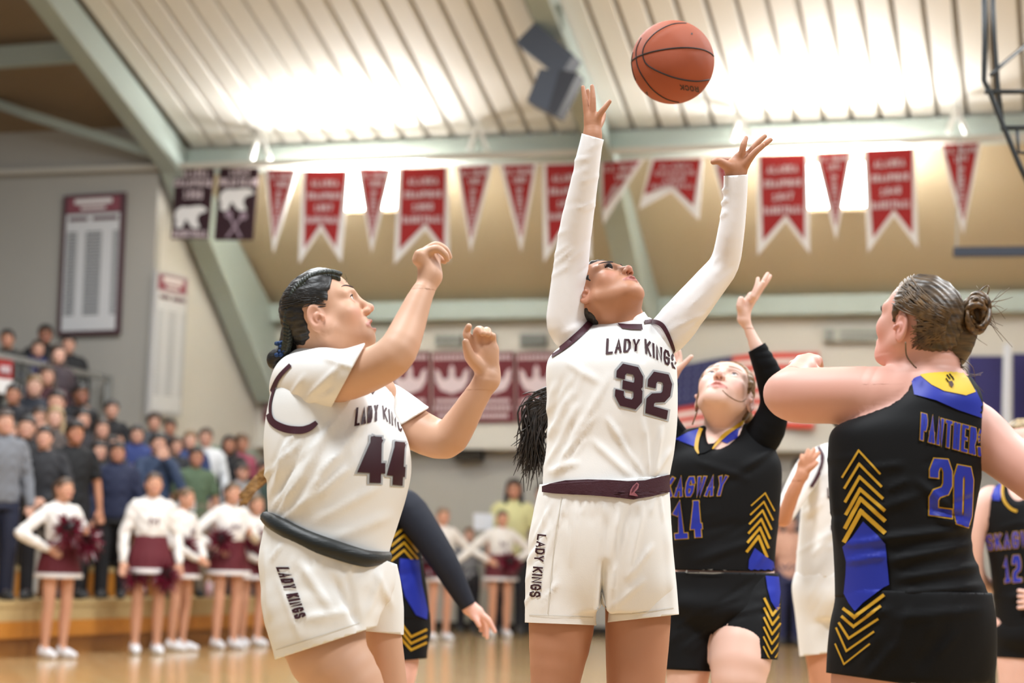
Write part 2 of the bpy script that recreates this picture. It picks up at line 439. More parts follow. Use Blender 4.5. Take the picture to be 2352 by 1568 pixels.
def word(txt, quad, th, gap=0.35, arc=0.0, grow=0.0, space=0.5):
    """loops (px) of a word fitted into the pixel quad [TL, TR, BR, BL]; th is stroke width over letter height"""
    w = math.dist(quad[0], quad[1]); hgt = math.dist(quad[0], quad[3])
    units = sum((space if c == ' ' else (0.35 if c == 'I' else 1)) for c in txt) + gap * (len(txt) - 1)
    cw = 1.0 / units; out = []; x = 0
    Q = [np.array(q, float) for q in quad]
    for c in txt:
        u = space if c == ' ' else (0.35 if c == 'I' else 1)
        if c != ' ':
            cell_px = cw * w * u; asp = hgt / max(cell_px, 1e-6); t_ = th * asp
            ix = 0.0
            for pl in GL[c]:
                ins = t_ / 2
                sx = 1 - ins * 2; sy = 1 - ins * 2 / asp
                pts = [(ins + px_ * sx if c != 'I' else .5, ins / asp + py_ * sy) for px_, py_ in pl]
                for q in stroke(pts, t_ + grow * 2 / cell_px, asp):
                    P = []
                    for a, b in q:
                        g = (x + a * u) * cw; hgt_ = b + arc * (1 - (2 * g - 1) ** 2)
                        P.append(tuple(((Q[3] * (1 - g) + Q[2] * g) * (1 - hgt_) + (Q[0] * (1 - g) + Q[1] * g) * hgt_)))
                    out.append(P)
        x += u + gap
    return out
# ================================================================== the hall
def wood_floor():
    m = bpy.data.materials.new('maple_floor'); m.use_nodes = True; nt = m.node_tree; b = nt.nodes['Principled BSDF']
    tc = nt.nodes.new('ShaderNodeTexCoord'); mp = nt.nodes.new('ShaderNodeMapping')
    mp.inputs['Rotation'].default_value = (0, 0, -ANG + math.pi / 2)
    br = nt.nodes.new('ShaderNodeTexBrick'); br.inputs['Scale'].default_value = 1.0
    br.inputs['Brick Width'].default_value = 1.1; br.inputs['Row Height'].default_value = 0.057; br.inputs['Mortar Size'].default_value = 0.0006
    br.inputs['Color1'].default_value = (*srgb(200, 168, 120), 1); br.inputs['Color2'].default_value = (*srgb(188, 152, 104), 1)
    br.inputs['Mortar'].default_value = (*srgb(150, 104, 56), 1)
    n = nt.nodes.new('ShaderNodeTexNoise'); n.inputs['Scale'].default_value = 0.8
    mx = nt.nodes.new('ShaderNodeMix'); mx.data_type = 'RGBA'; mx.inputs[0].default_value = 0.18; mx.blend_type = 'MULTIPLY'
    nt.links.new(tc.outputs['Object'], mp.inputs[0]); nt.links.new(mp.outputs[0], br.inputs['Vector']); nt.links.new(tc.outputs['Object'], n.inputs['Vector'])
    nt.links.new(br.outputs['Color'], mx.inputs[6]); nt.links.new(n.outputs['Color'], mx.inputs[7]); nt.links.new(mx.outputs[2], b.inputs['Base Color'])
    b.inputs['Roughness'].default_value = 0.13; b.inputs['Specular IOR Level'].default_value = 0.55
    bp = nt.nodes.new('ShaderNodeBump'); bp.inputs['Strength'].default_value = 0.03; n2 = nt.nodes.new('ShaderNodeTexNoise'); n2.inputs['Scale'].default_value = 3.0
    nt.links.new(tc.outputs['Object'], n2.inputs['Vector']); nt.links.new(n2.outputs['Fac'], bp.inputs['Height']); nt.links.new(bp.outputs[0], b.inputs['Normal'])
    return m
M_white = mat('white_paint_wall', srgb(205, 200, 190), 0.8, noise=(1.2, 0.03))
M_graywall = mat('grey_paint_wall', srgb(168, 164, 156), 0.8, noise=(1.0, 0.04))
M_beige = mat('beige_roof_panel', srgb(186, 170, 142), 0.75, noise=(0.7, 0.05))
M_bay = mat('shaded_beige_roof_panel', srgb(134, 114, 90), 0.8, noise=(0.7, 0.06))  # same beige roof, painted darker because no uplights reach the bay
M_mint = mat('mint_steel_paint', srgb(166, 177, 170), 0.5, noise=(2, 0.04))
M_deck = mat('white_steel_deck', srgb(226, 224, 218), 0.55, noise=(0.6, 0.03, (1, 1, 1)))
M_groove = mat('deck_groove', srgb(118, 106, 86), 0.7)
M_maroon = mat('maroon_cloth', srgb(78, 26, 36), 0.8, noise=(6, 0.08))
M_darkmaroon = mat('dark_maroon_cloth', srgb(46, 20, 28), 0.8, noise=(6, 0.1))
M_red = mat('red_banner_cloth', srgb(152, 24, 24), 0.7, noise=(3, 0.15))
M_bwhite = mat('banner_white', srgb(225, 222, 220), 0.8)
M_pale = mat('pale_banner_print', srgb(214, 196, 200), 0.8)
M_steel = mat('galvanised_steel', srgb(150, 150, 146), 0.45, metal=0.5)
M_black = mat('black_steel', srgb(34, 38, 40), 0.5)
M_orangewood = mat('varnished_orange_wood', srgb(186, 122, 48), 0.35, noise=(1.5, 0.15, (1, 1, 8)))
M_palewood = mat('pale_bench_wood', srgb(182, 158, 112), 0.5, noise=(1.5, 0.1, (1, 1, 8)))
M_dark = mat('dark_recess', srgb(40, 34, 28), 0.9)

tag(MB().add([W(-6, -30, 0), W(-6, 22, 0), W(27.5, 22, 0), W(27.5, -30, 0)], [(0, 1, 2, 3)]).build('floor', wood_floor()), kind='structure')
FW = 26.5
tag(MB().box_stz(FW, FW + .3, -12.4, 14, 2.72, 4.95).build('wall_far', M_white), kind='structure')
tag(MB().box_stz(FW + .25, FW + .5, -12.4, 14, 0, 2.75).build('wall_far_lower', M_graywall), kind='structure')
tag(MB().box_stz(FW - .06, FW + .3, -12.3, 14, 2.62, 2.72).build('trim_1', M_white), kind='structure')
tag(MB().box_stz(23.15, FW + .3, -12.4, -12.1, 0, 7.2).build('wall_left', M_white), kind='structure')
tag(MB().box_stz(23.0, 23.15, -27, -12.1, 0, 7.4).build('wall_bay', M_graywall), kind='structure')
tag(MB().box_stz(23.6, FW, -12.1, -12.06, 0, 2.55).build('trim_2', mat('green_wall_pad', srgb(150, 172, 158), .6)), kind='structure')
tag(MB().box_stz(FW + .2, FW + .26, -12.0, 14, 0, .12).build('baseboard_far', M_dark), kind='structure')
# sloped roof: lower beige panels, then the steel deck, panel by panel
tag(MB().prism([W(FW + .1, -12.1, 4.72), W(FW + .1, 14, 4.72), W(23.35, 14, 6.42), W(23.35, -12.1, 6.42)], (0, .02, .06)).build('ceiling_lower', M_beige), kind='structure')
SL = 0.37
def deckz(s): return 6.47 + SL * (23.35 - s)
ceil = tag(MB().prism([W(23.4, -12.0, deckz(23.4) + .07), W(23.4, 5, deckz(23.4) + .07), W(10, 5, deckz(10) + .07), W(10, -12.0, deckz(10) + .07)], (0, 0, .05)).build('ceiling', M_groove), kind='structure')
PIT = 0.345
t0 = -11.75
k = 0
while t0 + k * PIT < 4.6:
    ta = t0 + k * PIT; tb = ta + PIT - 0.075
    P = []
    for z_, e in ((0, .0), (.065, .02)):
        P += [W(23.38, ta - e, deckz(23.38) + z_), W(23.38, tb + e, deckz(23.38) + z_), W(10.1, tb + e, deckz(10.1) + z_), W(10.1, ta - e, deckz(10.1) + z_)]
    if k == 0:
        deck0 = MB().hexa(P).build('deck_panel', M_deck, ceil)
    else:
        o = deck0.copy(); COL.objects.link(o); o.location = Vector(D2 * (k * PIT))
    k += 1
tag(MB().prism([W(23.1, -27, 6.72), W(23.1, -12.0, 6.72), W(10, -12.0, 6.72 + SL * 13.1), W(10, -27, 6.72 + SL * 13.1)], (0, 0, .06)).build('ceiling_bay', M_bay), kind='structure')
# steel frames: rafter and leaning leg in one bent girder
def frame(t, label):
    r = wroot('roof_girder', W(26.3, t, 3.3))
    tag(r, label, 'girder', 'mint steel roof girders')
    w = .13
    def poly(pts, name, wd):
        m = MB().prism([W(s, t - wd, z) for s, z in pts], D2 * (2 * wd)); return m.build(name, M_mint, r)
    poly([(23.2, 6.5), (10, 6.5 + SL * 13.2), (10, 6.02 + SL * 13.2), (23.3, 5.98)], 'rafter_web', .03)
    poly([(23.3, 6.0), (10, 6.04 + SL * 13.2), (10, 5.98 + SL * 13.2), (23.25, 5.93)], 'rafter_flange', w)
    poly([(22.9, 6.15), (23.55, 6.4), (26.55, 4.55), (26.55, 3.35), (26.25, 3.3)], 'leg_web', .03)
    poly([(22.85, 6.1), (22.95, 6.18), (26.35, 3.36), (26.25, 3.28)], 'leg_flange', .16)
    poly([(23.25, 6.45), (23.25, 5.95), (23.33, 5.95), (23.33, 6.45)], 'stiffener', .12)
    return r
frame(-11.85, 'mint steel roof girder rising beside the grey wall with the big record board')
frame(-5.89, 'mint steel roof girder carrying the hung loudspeakers')
bm_ = MB().box_stz(23.2, 23.45, -11.8, 14, 6.16, 6.46)
tag(bm_.build('eave_beam', M_mint), 'long mint steel beam under the lower edge of the white deck', 'beam')
tag(MB().box_stz(26.2, 26.5, -12.0, 14, 4.5, 4.76).build('wall_beam', M_mint), 'mint steel beam along the top of the far wall', 'beam')
tag(MB().bar(W(22.88, -25, 6.22), W(22.88, 9, 6.06), .07, .07).build('conduit', mat('conduit_paint', srgb(190, 184, 172), .5)), 'thin pale pipe above the row of pennants', 'pipe')
for px in (596, 1096, 1700, 2196):
    a = at_s(px, {596: 300, 1096: 285, 1700: 262, 2196: 250}[px], 22.95)
    r = wroot('pipe_hanger', a); tag(r, 'white inverted V hanger on the pipe ' + {596: 'above the dark bear banners', 1096: 'under the hung loudspeakers', 1700: 'above the spread hand', 2196: 'above the last pennant'}[px], 'hanger', 'white V hangers on the pipe')
    for dx in (-18, 24):
        b = at_s(px + dx, {596: 366, 1096: 345, 1700: 322, 2196: 306}[px], 22.98)
        MB().bar(a, b, .05, .05).build('strut', mat('hanger_white', srgb(235, 235, 230), .5), r)
# bay purlins and brace
tag(MB().bar(at_s(-250, 150, 21.0), at_s(195, 118, 21.0), .12, .26).build('purlin', M_mint), 'short mint purlin under the shaded beige roof beside the girder', 'beam')
MBb = MB().bar(at_s(-250, 150, 22.2), at_s(60, 262, 22.2), .1, .12); MBb.bar(at_s(60, 262, 22.2), at_s(345, 350, 22.6), .1, .12)
tag(MBb.build('roof_brace', M_mint), 'slanting mint brace under the shaded beige roof', 'brace')
# indirect floodlights that wash the deck and the sloped panels
M_lens = mat('floodlight_lens', (1, 1, 1), .4, emit=((1, .99, .96), 14))
for px, py in ((856, 436), (1922, 428)):
    c = at_s(px, py, 23.75); s_, t_, z_ = stz(c)
    r = wroot('floodlight', c); tag(r, 'big glowing floodlight shining up behind the pennants ' + ('left of the long white sleeve' if px < 1000 else 'right of the spread hand'), 'floodlight', 'floodlights behind the pennants')
    MB().hexa([W(23.7, t_ - .4, z_ - .32), W(23.7, t_ + .4, z_ - .32), W(23.9, t_ + .4, z_ - .3), W(23.9, t_ - .4, z_ - .3),
               W(23.72, t_ - .4, z_ + .3), W(23.72, t_ + .4, z_ + .3), W(23.9, t_ + .4, z_ + .3), W(23.9, t_ - .4, z_ + .3)]).build('housing', mat('housing_bronze', srgb(120, 100, 70), .5), r)
    MB().hexa([W(23.66, t_ - .36, z_ - .28), W(23.66, t_ + .36, z_ - .28), W(23.72, t_ + .36, z_ - .28), W(23.72, t_ - .36, z_ - .28),
               W(23.68, t_ - .36, z_ + .28), W(23.68, t_ + .36, z_ + .28), W(23.72, t_ + .36, z_ + .28), W(23.72, t_ - .36, z_ + .28)]).build('lens', M_lens, r)
    MB().bar(W(23.8, t_, z_ + .3), W(23.8, t_, z_ + .36), .06, .06, up=(1, 0, 0)).build('bracket', M_steel, r)
    l = area_lamp('floodlight_beam', W(23.5, t_, z_ + .02), W(20.9, t_, 7.6), 1.6, .5, 520, (1, .99, .97))
    l = area_lamp('floodlight_spill', W(23.45, t_, z_ + .05), W(24.3, t_, 6.6), 1.4, .4, 60, (1, .99, .97))
# wall boards
def board(name, label, P, rows, fcol=(78, 52, 58)):
    """P: four corner points TL, TR, BR, BL; rows: list of printed line columns"""
    r = wroot(name, P[3]); tag(r, label, 'board')
    TL, TR, BR, BL = P
    U = TR - TL; V_ = BL - TL; n = np.cross(U, V_); n = n / np.linalg.norm(n)
    if n @ (CAM - TL) < 0: n = -n
    def pt(u, v, o): return TL + U * u + V_ * v + n * o
    def rect(m, u0, u1, v0, v1, o0, o1):
        m.hexa([pt(u, v, o) for o in (o0, o1) for u, v in ((u0, v0), (u1, v0), (u1, v1), (u0, v1))]); return m
    rect(MB(), 0, 1, 0, 1, .005, .05).build('frame', mat('board_frame_%d' % fcol[0], srgb(*fcol), .6), r)
    rect(MB(), .07, .93, .02, .13, .05, .06).build('header', mat('board_header', srgb(132, 72, 82), .6), r)
    rect(MB(), .07, .93, .14, .97, .05, .06).build('sheet', mat('board_sheet', srgb(205, 205, 206), .6), r)
    h = MB(); rect(h, .2, .8, .035, .07, .06, .065); rect(h, .3, .7, .09, .11, .06, .065)
    h.build('header_lettering', M_bwhite, r)
    h = MB(); rect(h, .12, .42, .165, .19, .06, .065); rect(h, .5, .9, .165, .19, .06, .065); h.build('title_strip', M_maroon, r)
    h = MB()
    for i in range(rows):
        v = .27 + .6 * i / rows
        for u0, u1 in ((.1, .26), (.4, .66), (.84, .92)): rect(h, u0, u1, v, v + .6 / rows * .55, .06, .064)
    tag(h.build('printed_rows', mat('board_print_%d' % fcol[0], srgb(84, 86, 88) if fcol[0] < 100 else srgb(168, 170, 174), .7), r), kind='stuff')
board('record_board', 'tall framed record board with maroon header on the grey wall', [at_s(150, 451, 22.96), at_s(292, 443, 22.96), at_s(279, 778, 22.96), at_s(135, 772, 22.96)], 26)
board('record_board', 'narrow pale record board beside the leaning girder leg', [at_t(352, 620, -12.02), at_t(426, 637, -12.02), at_t(412, 972, -12.02), at_t(333, 952, -12.02)], 24, (176, 176, 176))
# maroon championship banners on the far wall
for i in range(8):
    x0 = 605 + i * 97.0; s_ = FW - .03
    if i in (1, 2): continue
    P = [at_s(x0, 809, s_), at_s(x0 + 92, 807, s_), at_s(x0 + 92, 971, s_), at_s(x0, 970, s_)]
    U = P[1] - P[0]; V_ = P[3] - P[0]
    def pt(u, v, o=0): return P[0] + U * u + V_ * v - D1 * o
    r = MB().prism([pt(u, v) for u, v in ((0, 0), (1, 0), (1, 1), (0, 1))], -D1 * .02).build('wall_banner', mat('maroon_wall_banner', srgb(94, 26, 34), .75, noise=(5, .1)))
    tag(r, 'maroon wall banner with a white crest ' + ['behind the bun of the 44 player', '', '', 'under the raised bare elbow', 'right of the raised bare elbow', 'left of the open palm', 'right of the open palm', 'beside the long white sleeve'][i], 'banner', 'crest banners on the far wall')
    c = [(.5, .18), (.56, .24), (.57, .36), (.66, .40), (.74, .38), (.82, .27), (.92, .24), (.9, .42), (.78, .54), (.5, .60), (.22, .54), (.1, .42), (.08, .24), (.18, .27), (.26, .38), (.34, .40), (.43, .36), (.44, .24)]
    MB().prism([pt(u, v, .02) for u, v in c], -D1 * .006).build('crest', M_pale, r)
    m = MB()
    for v0, a in ((.05, .04), (.67, .1), (.77, .06), (.88, .14)):
        n = 9
        for j in range(n):
            u0 = a + (1 - 2 * a) * j / n; m.prism([pt(u0, v0, .02), pt(u0 + (1 - 2 * a) / n * .72, v0, .02), pt(u0 + (1 - 2 * a) / n * .72, v0 + .06, .02), pt(u0, v0 + .06, .02)], -D1 * .006)
    tag(m.build('lettering', M_pale, r), kind='stuff')
# small wall fixtures
def wallbox(name, label, cat, x0, y0, x1, y1, m, s_=FW - .02, th=.06, group=None):
    return tag(MB().prism([at_s(x0, y0, s_), at_s(x1, y0, s_), at_s(x1, y1, s_), at_s(x0, y1, s_)], -D1 * th).build(name, m), label, cat, group)
M_vent = mat('vent_grey', srgb(120, 122, 116), .6)
for j, (x0, x1) in enumerate(((1000, 1062), (1070, 1140), (1196, 1256))):
    o = wallbox('wall_vent', ['pale louvred vent above the crest banners, half hidden by the raised hand', 'pale wide vent above the crest banners', 'dark square vent above the crest banners beside the raised sleeve'][j], 'vent', x0, 768, x1, 796, [mat('vent_pale', srgb(176, 176, 166), .6), mat('vent_pale', (0, 0, 0)), M_vent][j])
    for q in range(4):
        wx = x0 + (x1 - x0) * (q + .5) / 4
        p = MB().prism([at_s(wx - 5, 772, FW - .085), at_s(wx + 5, 772, FW - .085), at_s(wx + 5, 792, FW - .085), at_s(wx - 5, 792, FW - .085)], -D1 * .01).build('louvre', mat('louvre', srgb(96, 98, 94), .7), o)
v = wallbox('wall_heater', 'long grey heater grille high on the white wall', 'heater', 1892, 754, 2060, 786, mat('heater_grey', srgb(170, 170, 160), .5), th=.12)
MB().prism([at_s(1896, 757, FW - .15), at_s(1916, 757, FW - .15), at_s(1916, 783, FW - .15), at_s(1896, 783, FW - .15)], -D1 * .01).build('control_panel', M_vent, v)
for q in range(2):
    MB().prism([at_s(1930, 759 + q * 13, FW - .15), at_s(2056, 759 + q * 13, FW - .15), at_s(2056, 766 + q * 13, FW - .15), at_s(1930, 766 + q * 13, FW - .15)], -D1 * .01).build('slot', M_vent, v)
wallbox('wall_panel', 'white panel on the wall under the steel beam', 'panel', 612, 742, 900, 800, mat('wall_panel', srgb(190, 190, 180), .7), th=.03)
wallbox('wall_speaker', 'small dark loudspeaker under the ledge of the far wall', 'speaker', 1052, 1026, 1112, 1058, M_dark, s_=FW + .2, th=.2)
# american flag on the far wall
def flag():
    s0 = FW - .12
    TL, TR, BR, BL = (1548, 842), (1882, 806), (1868, 996), (1540, 1010)
    r = wroot('wall_flag', at_s(1548, 1010, s0)); tag(r, 'striped flag with a starry blue canton hung on the far wall', 'flag')
    Q = [np.array(q, float) for q in (TL, TR, BR, BL)]
    def fp(u, v, o=0):
        q = (Q[0] * (1 - u) + Q[1] * u) * (1 - v) + (Q[3] * (1 - u) + Q[2] * u) * v
        q[1] += -10 * math.sin(u * 3.4) * 1.0
        return at_s(q[0], q[1], s0 + .05 * math.sin(u * 11) - o)
    def patch(name, u0, u1, v0, v1, m, o, nu=16):
        V = []; F = []
        for i in range(nu + 1):
            u = u0 + (u1 - u0) * i / nu; V += [fp(u, v0, o), fp(u, v1, o), fp(u, v0, o - .015), fp(u, v1, o - .015)]
        for i in range(nu):
            a = 4 * i; b = a + 4; F += [(a, b, b + 1, a + 1), (a + 2, a + 3, b + 3, b + 2), (a, a + 2, b + 2, b), (a + 1, b + 1, b + 3, a + 3)]
        return MB().add(V, F).build(name, m, r, smooth=False)
    mr = mat('flag_red', srgb(190, 62, 48), .8); mw = mat('flag_white', srgb(222, 210, 206), .8); mb = mat('flag_blue', srgb(52, 54, 92), .85)
    for i in range(7): patch('stripe', 0 if i >= 4 else .36, 1, i / 7, (i + .5) / 7, mr, 0); patch('stripe', 0 if i >= 4 else .36, 1, (i + .5) / 7, (i + 1) / 7, mw, 0) if i < 6 else None
    cn = patch('canton', 0, .4, 0, 4 / 7, mb, .01)
    m = MB()
    for i in range(6):
        for j in range(5):
            u = .035 + .062 * i; v = .05 + .1 * j; c = fp(u, v, .028)
            m.prism([c + D2 * (math.cos(a) * r2) + np.array([0, 0, math.sin(a) * r2]) for a, r2 in ((math.pi / 2 + math.pi * q / 5, .022 if q % 2 == 0 else .009) for q in range(10))], -D1 * .004)
    tag(m.build('stars', mat('flag_star', srgb(120, 120, 150), .8), cn), kind='stuff')
flag()
# navy banners and white post on the right
M_navy = mat('navy_banner', srgb(40, 36, 88), .8, noise=(4, .1))
a = wallbox('navy_banner', 'large navy banner on the wall left of the white post', 'banner', 2222, 818, 2306, 968, M_navy, th=.03)
a = wallbox('navy_banner', 'large navy banner on the wall right of the white post', 'banner', 2326, 812, 2450, 968, M_navy, th=.03)
tag(MB().bar(at_s(2303, 1395, 26.0), at_s(2314, 790, 26.0), .1, .1).build('white_post', mat('post_white', srgb(205, 208, 214), .5)), 'white post between the two navy banners', 'post')
wallbox('wall_pad', 'pale grey padded panel at the foot of the far wall', 'pad', 2200, 1130, 2420, 1400, mat('pad_grey', srgb(176, 172, 164), .7), th=.08)
# hoist bar with its cable, top right
r = tag(wroot('hoist_bar', at_s(2190, 585, 19)), 'dark horizontal bar hung on a thin cable', 'bar')
MB().bar(at_s(2190, 579, 19), at_s(2520, 576, 19), .09, .09).build('bar', mat('bar_navy', srgb(44, 50, 62), .5), r)
MB().tube([at_s(2197, 570, 19), at_s(2205, 300, 19.2), at_s(2182, -60, 19.4)], .007, 6).build('cable', M_steel, r)
# backboard frame of black steel tube
r = tag(wroot('backboard_frame', at(2330, 392, 8.6)), 'black steel tube frame of the folding basket support', 'frame')
def tubes(name, pts, rad, Y=8.6): return MB().tube([at(x, y, Y + dy) for x, y, dy in pts], rad, 8).build(name, M_black, r, smooth=True)
tubes('main_tube', [(2260, -40, 0), (2262, 100, 0), (2260, 185, 0), (2275, 215, 0), (2305, 290, 0), (2342, 380, 0), (2370, 440, 0)], .013)
tubes('upright', [(2279, -40, .4), (2284, 90, .4), (2292, 200, .4), (2304, 300, .4)], .012, 8.6)
tubes('cross_tube', [(2262, 211, 0), (2420, 210, 0)], .012)
tubes('cross_tube', [(2300, 294, 0), (2420, 292, 0)], .012)
tubes('strut', [(2336, 296, 0), (2340, 350, 0), (2400, 356, 0)], .009)
tubes('strut', [(2276, 172, .3), (2300, 150, .5), (2370, 92, .9)], .010)
# loudspeakers on the middle girder
r = wroot('loudspeaker_pair', at_s(1262, 150, 21.6)); tag(r, 'pair of dark loudspeaker boxes hung askew from the middle girder', 'speaker')
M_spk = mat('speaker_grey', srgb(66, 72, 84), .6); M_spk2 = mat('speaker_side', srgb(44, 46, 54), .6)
def pbox(name, quad, depth, m, par=r, s_=20.2):
    P = [at_s(x, y, s_) for x, y in quad]
    return MB().prism(P, D1 * depth).build(name, m, par)
pbox('cabinet', [(1183, 98), (1228, 52), (1318, 125), (1290, 168), (1263, 160)], .35, M_spk)
pbox('cabinet', [(1240, 157), (1322, 170), (1272, 262), (1210, 232)], .35, M_spk)
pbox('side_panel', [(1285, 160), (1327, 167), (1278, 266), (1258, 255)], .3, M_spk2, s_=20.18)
MB().bar(at_s(1268, 70, 20.45), at_s(1262, 20, 20.6), .25, .16).build('mount', M_mint, r)
MB().bar(at_s(1282, 120, 20.5), at_s(1300, 180, 20.5), .09, .09).build('yoke', M_spk2, r)

# ================================================================== pennants and banners
SB = 22.95
def hang(name, label, group, pts, inner, text, m_out, m_in, waves=0.0):
    def dep(x, y): return SB + waves * math.sin(x * .09) * min(1, max(0, (y - 330) / 200))
    P = [at_s(x, y, dep(x, y)) for x, y in pts]
    r = MB().prism(P, D1 * .012).build(name, m_out); tag(r, label, 'pennant' if name == 'pennant' else 'banner', group)
    if inner:
        P = [at_s(x, y, dep(x, y) - .012) for x, y in inner]
        MB().prism(P, D1 * .008).build('coloured_field', m_in, r)
    if text:
        m = MB()
        for loops in text:
            for lp in loops: m.prism([at_s(x, y, dep(x, y) - .022) for x, y in lp], D1 * .005)
        tag(m.build('lettering', M_pale, r), kind='stuff')
    return r
def tri(x0, x1, y0, y1, tx, ty, year, vert, label):
    pts = [(x0, y0), (x1, y1), (tx, ty)]
    c = np.mean(pts, 0)
    inner = [(x0 + 8, y0 + 1), (x1 - 8, y1 + 1), (tx, ty - 32)]
    mx = (x0 + x1) / 2
    tx1 = word('S.E. CHAMPS', [(x0 + 12, y0 + 10), (x1 - 12, y1 + 10), (x1 - 13, y1 + 22), (x0 + 13, y0 + 22)], .2)
    tx2 = word(year, [(mx - 15, y0 + 28), (mx + 17, y1 + 28), (mx + 15, y1 + 42), (mx - 12, y0 + 42)], .2)
    # vertical word: quad rotated
    a = np.array([mx + (tx - mx) * .25, y0 + 52]); b = np.array([mx + (tx - mx) * .85, ty - 48])
    tx3 = word(vert, [(a[0] + 7, a[1]), (b[0] + 4, b[1]), (b[0] - 4, b[1]), (a[0] - 7, a[1])], .16, gap=.3)
    hang('pennant', label, 'white edged red pennants', pts, inner, [tx1, tx2, tx3], M_bwhite, M_red)
def swal(x0, x1, y0, y1, bl, br, notch, year, label, squash=False):
    pts = [(x0, y0), (x1, y1), br, notch, bl]
    inner = [(x0 + 8, y0 + 1), (x1 - 6, y1 + 1), (br[0] - 13, br[1] - 34), (notch[0], notch[1] - 16), (bl[0] + 12, bl[1] - 34)]
    hgt = notch[1] - (y0 + y1) / 2
    T = []
    for fy, w_, txt in ((.22, .3, 'ALASKA'), (.43, .36, 'CHAMPIONS'), (.63, .2, year), (.83, .37, 'BASKETBALL')):
        xl = x0 + (bl[0] - x0) * fy * .6; xr = x1 + (br[0] - x1) * fy * .6; c = (xl + xr) / 2; hw = (xr - xl) * w_
        ya = y0 + hgt * fy; yb = y1 + hgt * fy; hh = hgt * (.065 if squash else .055)
        T.append(word(txt, [(c - hw, ya - hh), (c + hw, yb - hh), (c + hw, yb + hh), (c - hw, ya + hh)], .2))
    hang('banner', label, 'white edged red championship banners', pts, inner, T, M_bwhite, M_red)
S_T = 'narrow red pennant with white edge '
tri(607, 684, 388, 388, 628, 580, '1955', 'BASKETBALL', S_T + 'next to the dark bear banners')
swal(694, 801, 390, 390, (686, 605), (784, 602), (737, 528), '1957', 'red swallowtail championship banner left of the glowing floodlight')
tri(820, 901, 386, 386, 853, 582, '1958', 'BASKETBALL', S_T + 'in front of a floodlight between two banners')
swal(915, 1029, 385, 383, (905, 607), (1032, 602), (977, 528), '1960', 'red swallowtail championship banner above the raised curled hand')
tri(1047, 1131, 382, 379, 1081, 580, '1961', 'BASKETBALL', S_T + 'beside the banner above the curled hand')
tri(1148, 1234, 379, 377, 1197, 578, '1962', 'BASKETBALL', S_T + 'beside the banner half behind the white sleeve')
swal(1246, 1355, 378, 375, (1249, 602), (1358, 598), (1303, 520), '1965', 'red swallowtail banner half hidden by the reaching white sleeve')
tri(1376, 1477, 373, 367, 1386, 514, '1966', 'BASKETBALL', S_T + 'pulled askew beside the white sleeve')
swal(1494, 1615, 366, 364, (1468, 480), (1605, 506), (1542, 440), '1968', 'short tilted red banner with arched lower edge between the two raised arms', True)
tri(1634, 1716, 362, 358, 1682, 545, '1970', 'BASKETBALL', S_T + 'behind the spread hand')
swal(1738, 1855, 356, 352, (1740, 587), (1860, 583), (1805, 508), '1947', 'red swallowtail championship banner right of the spread hand')
tri(1870, 1958, 350, 346, 1920, 552, '1971', 'BASKETBALL', S_T + 'in front of a floodlight by the spread hand')
swal(1982, 2101, 343, 338, (1993, 580), (2109, 570), (2053, 496), '1948', 'red swallowtail championship banner nearest the last pennant')
tri(2158, 2254, 331, 327, 2213, 538, '1974', 'BASKETBALL', S_T + 'last of the row, beside the hoist bar')
def bear(x, y, w, h):
    P = [(0, .42), (.06, .18), (.22, .04), (.45, .06), (.62, .02), (.82, 0), (.96, .1), (1, .22), (.92, .3), (.78, .36), (.70, .5), (.70, .7), (.78, .95), (.72, 1), (.55, .98), (.46, .84), (.38, .62), (.33, .62), (.28, .8), (.24, .97), (.1, 1), (.02, .92), (.05, .7)]
    return [(x + a * w, y + b * h) for a, b in P]
r = hang('banner', 'dark maroon banner with a white bear between lines of lettering', 'dark bear banners',
         [(404, 384), (492, 386), (479, 549), (393, 548)], None,
         [word('ALASKA', [(420, 388), (478, 389), (477, 407), (418, 406)], .16), word('CHAMPIONS', [(402, 411), (486, 412), (484, 429), (399, 428)], .16),
          word('1998', [(422, 436), (466, 437), (464, 457), (421, 456)], .16), word('BASKETBALL', [(399, 528), (476, 529), (475, 545), (398, 544)], .16)], M_darkmaroon, M_darkmaroon)
MB().prism([at_s(x, y, SB - .015) for x, y in bear(401, 472, 74, 52)], D1 * .006).build('bear_emblem', M_bwhite, r)
r = hang('banner', 'dark maroon banner with a white bear above crossed sticks', 'dark bear banners',
         [(505, 386), (595, 386), (581, 551), (491, 551)], None,
         [word('1953', [(527, 387), (573, 387), (571, 404), (526, 404)], .16), word('POLAR BEARS', [(505, 409), (591, 409), (589, 427), (503, 427)], .16)], M_darkmaroon, M_darkmaroon)
MB().prism([at_s(x, y, SB - .015) for x, y in bear(504, 432, 79, 52)], D1 * .006).build('bear_emblem', M_bwhite, r)
m = MB()
for (x0, y0), (x1, y1) in (((524, 490), (553, 546)), ((562, 488), (520, 546))):
    m.prism([at_s(x, y, SB - .02) for x, y in ((x0 - 3, y0), (x0 + 4, y0), (x1 + 3, y1), (x1 - 3, y1))], D1 * .005)
for x0, y0 in ((525, 492), (559, 496)):
    m.prism([at_s(x0 + 9 * math.cos(a), y0 + 9 * math.sin(a), SB - .021) for a in np.linspace(0, 6.283, 10)[:-1]], D1 * .005)
m.build('crossed_sticks', mat('bear_grey_print', srgb(150, 130, 142), .8), r)
tag(MB().tube([at_s(x, y - 2, SB + .04) for x, y in ((330, 384), (400, 384), (600, 387), (800, 388), (1000, 382), (1300, 376), (1500, 366), (1740, 354), (2000, 341), (2260, 326), (2480, 312))], .012, 6).build('hanging_rope', M_bwhite), 'thin white cord that carries the row of pennants', 'cord')

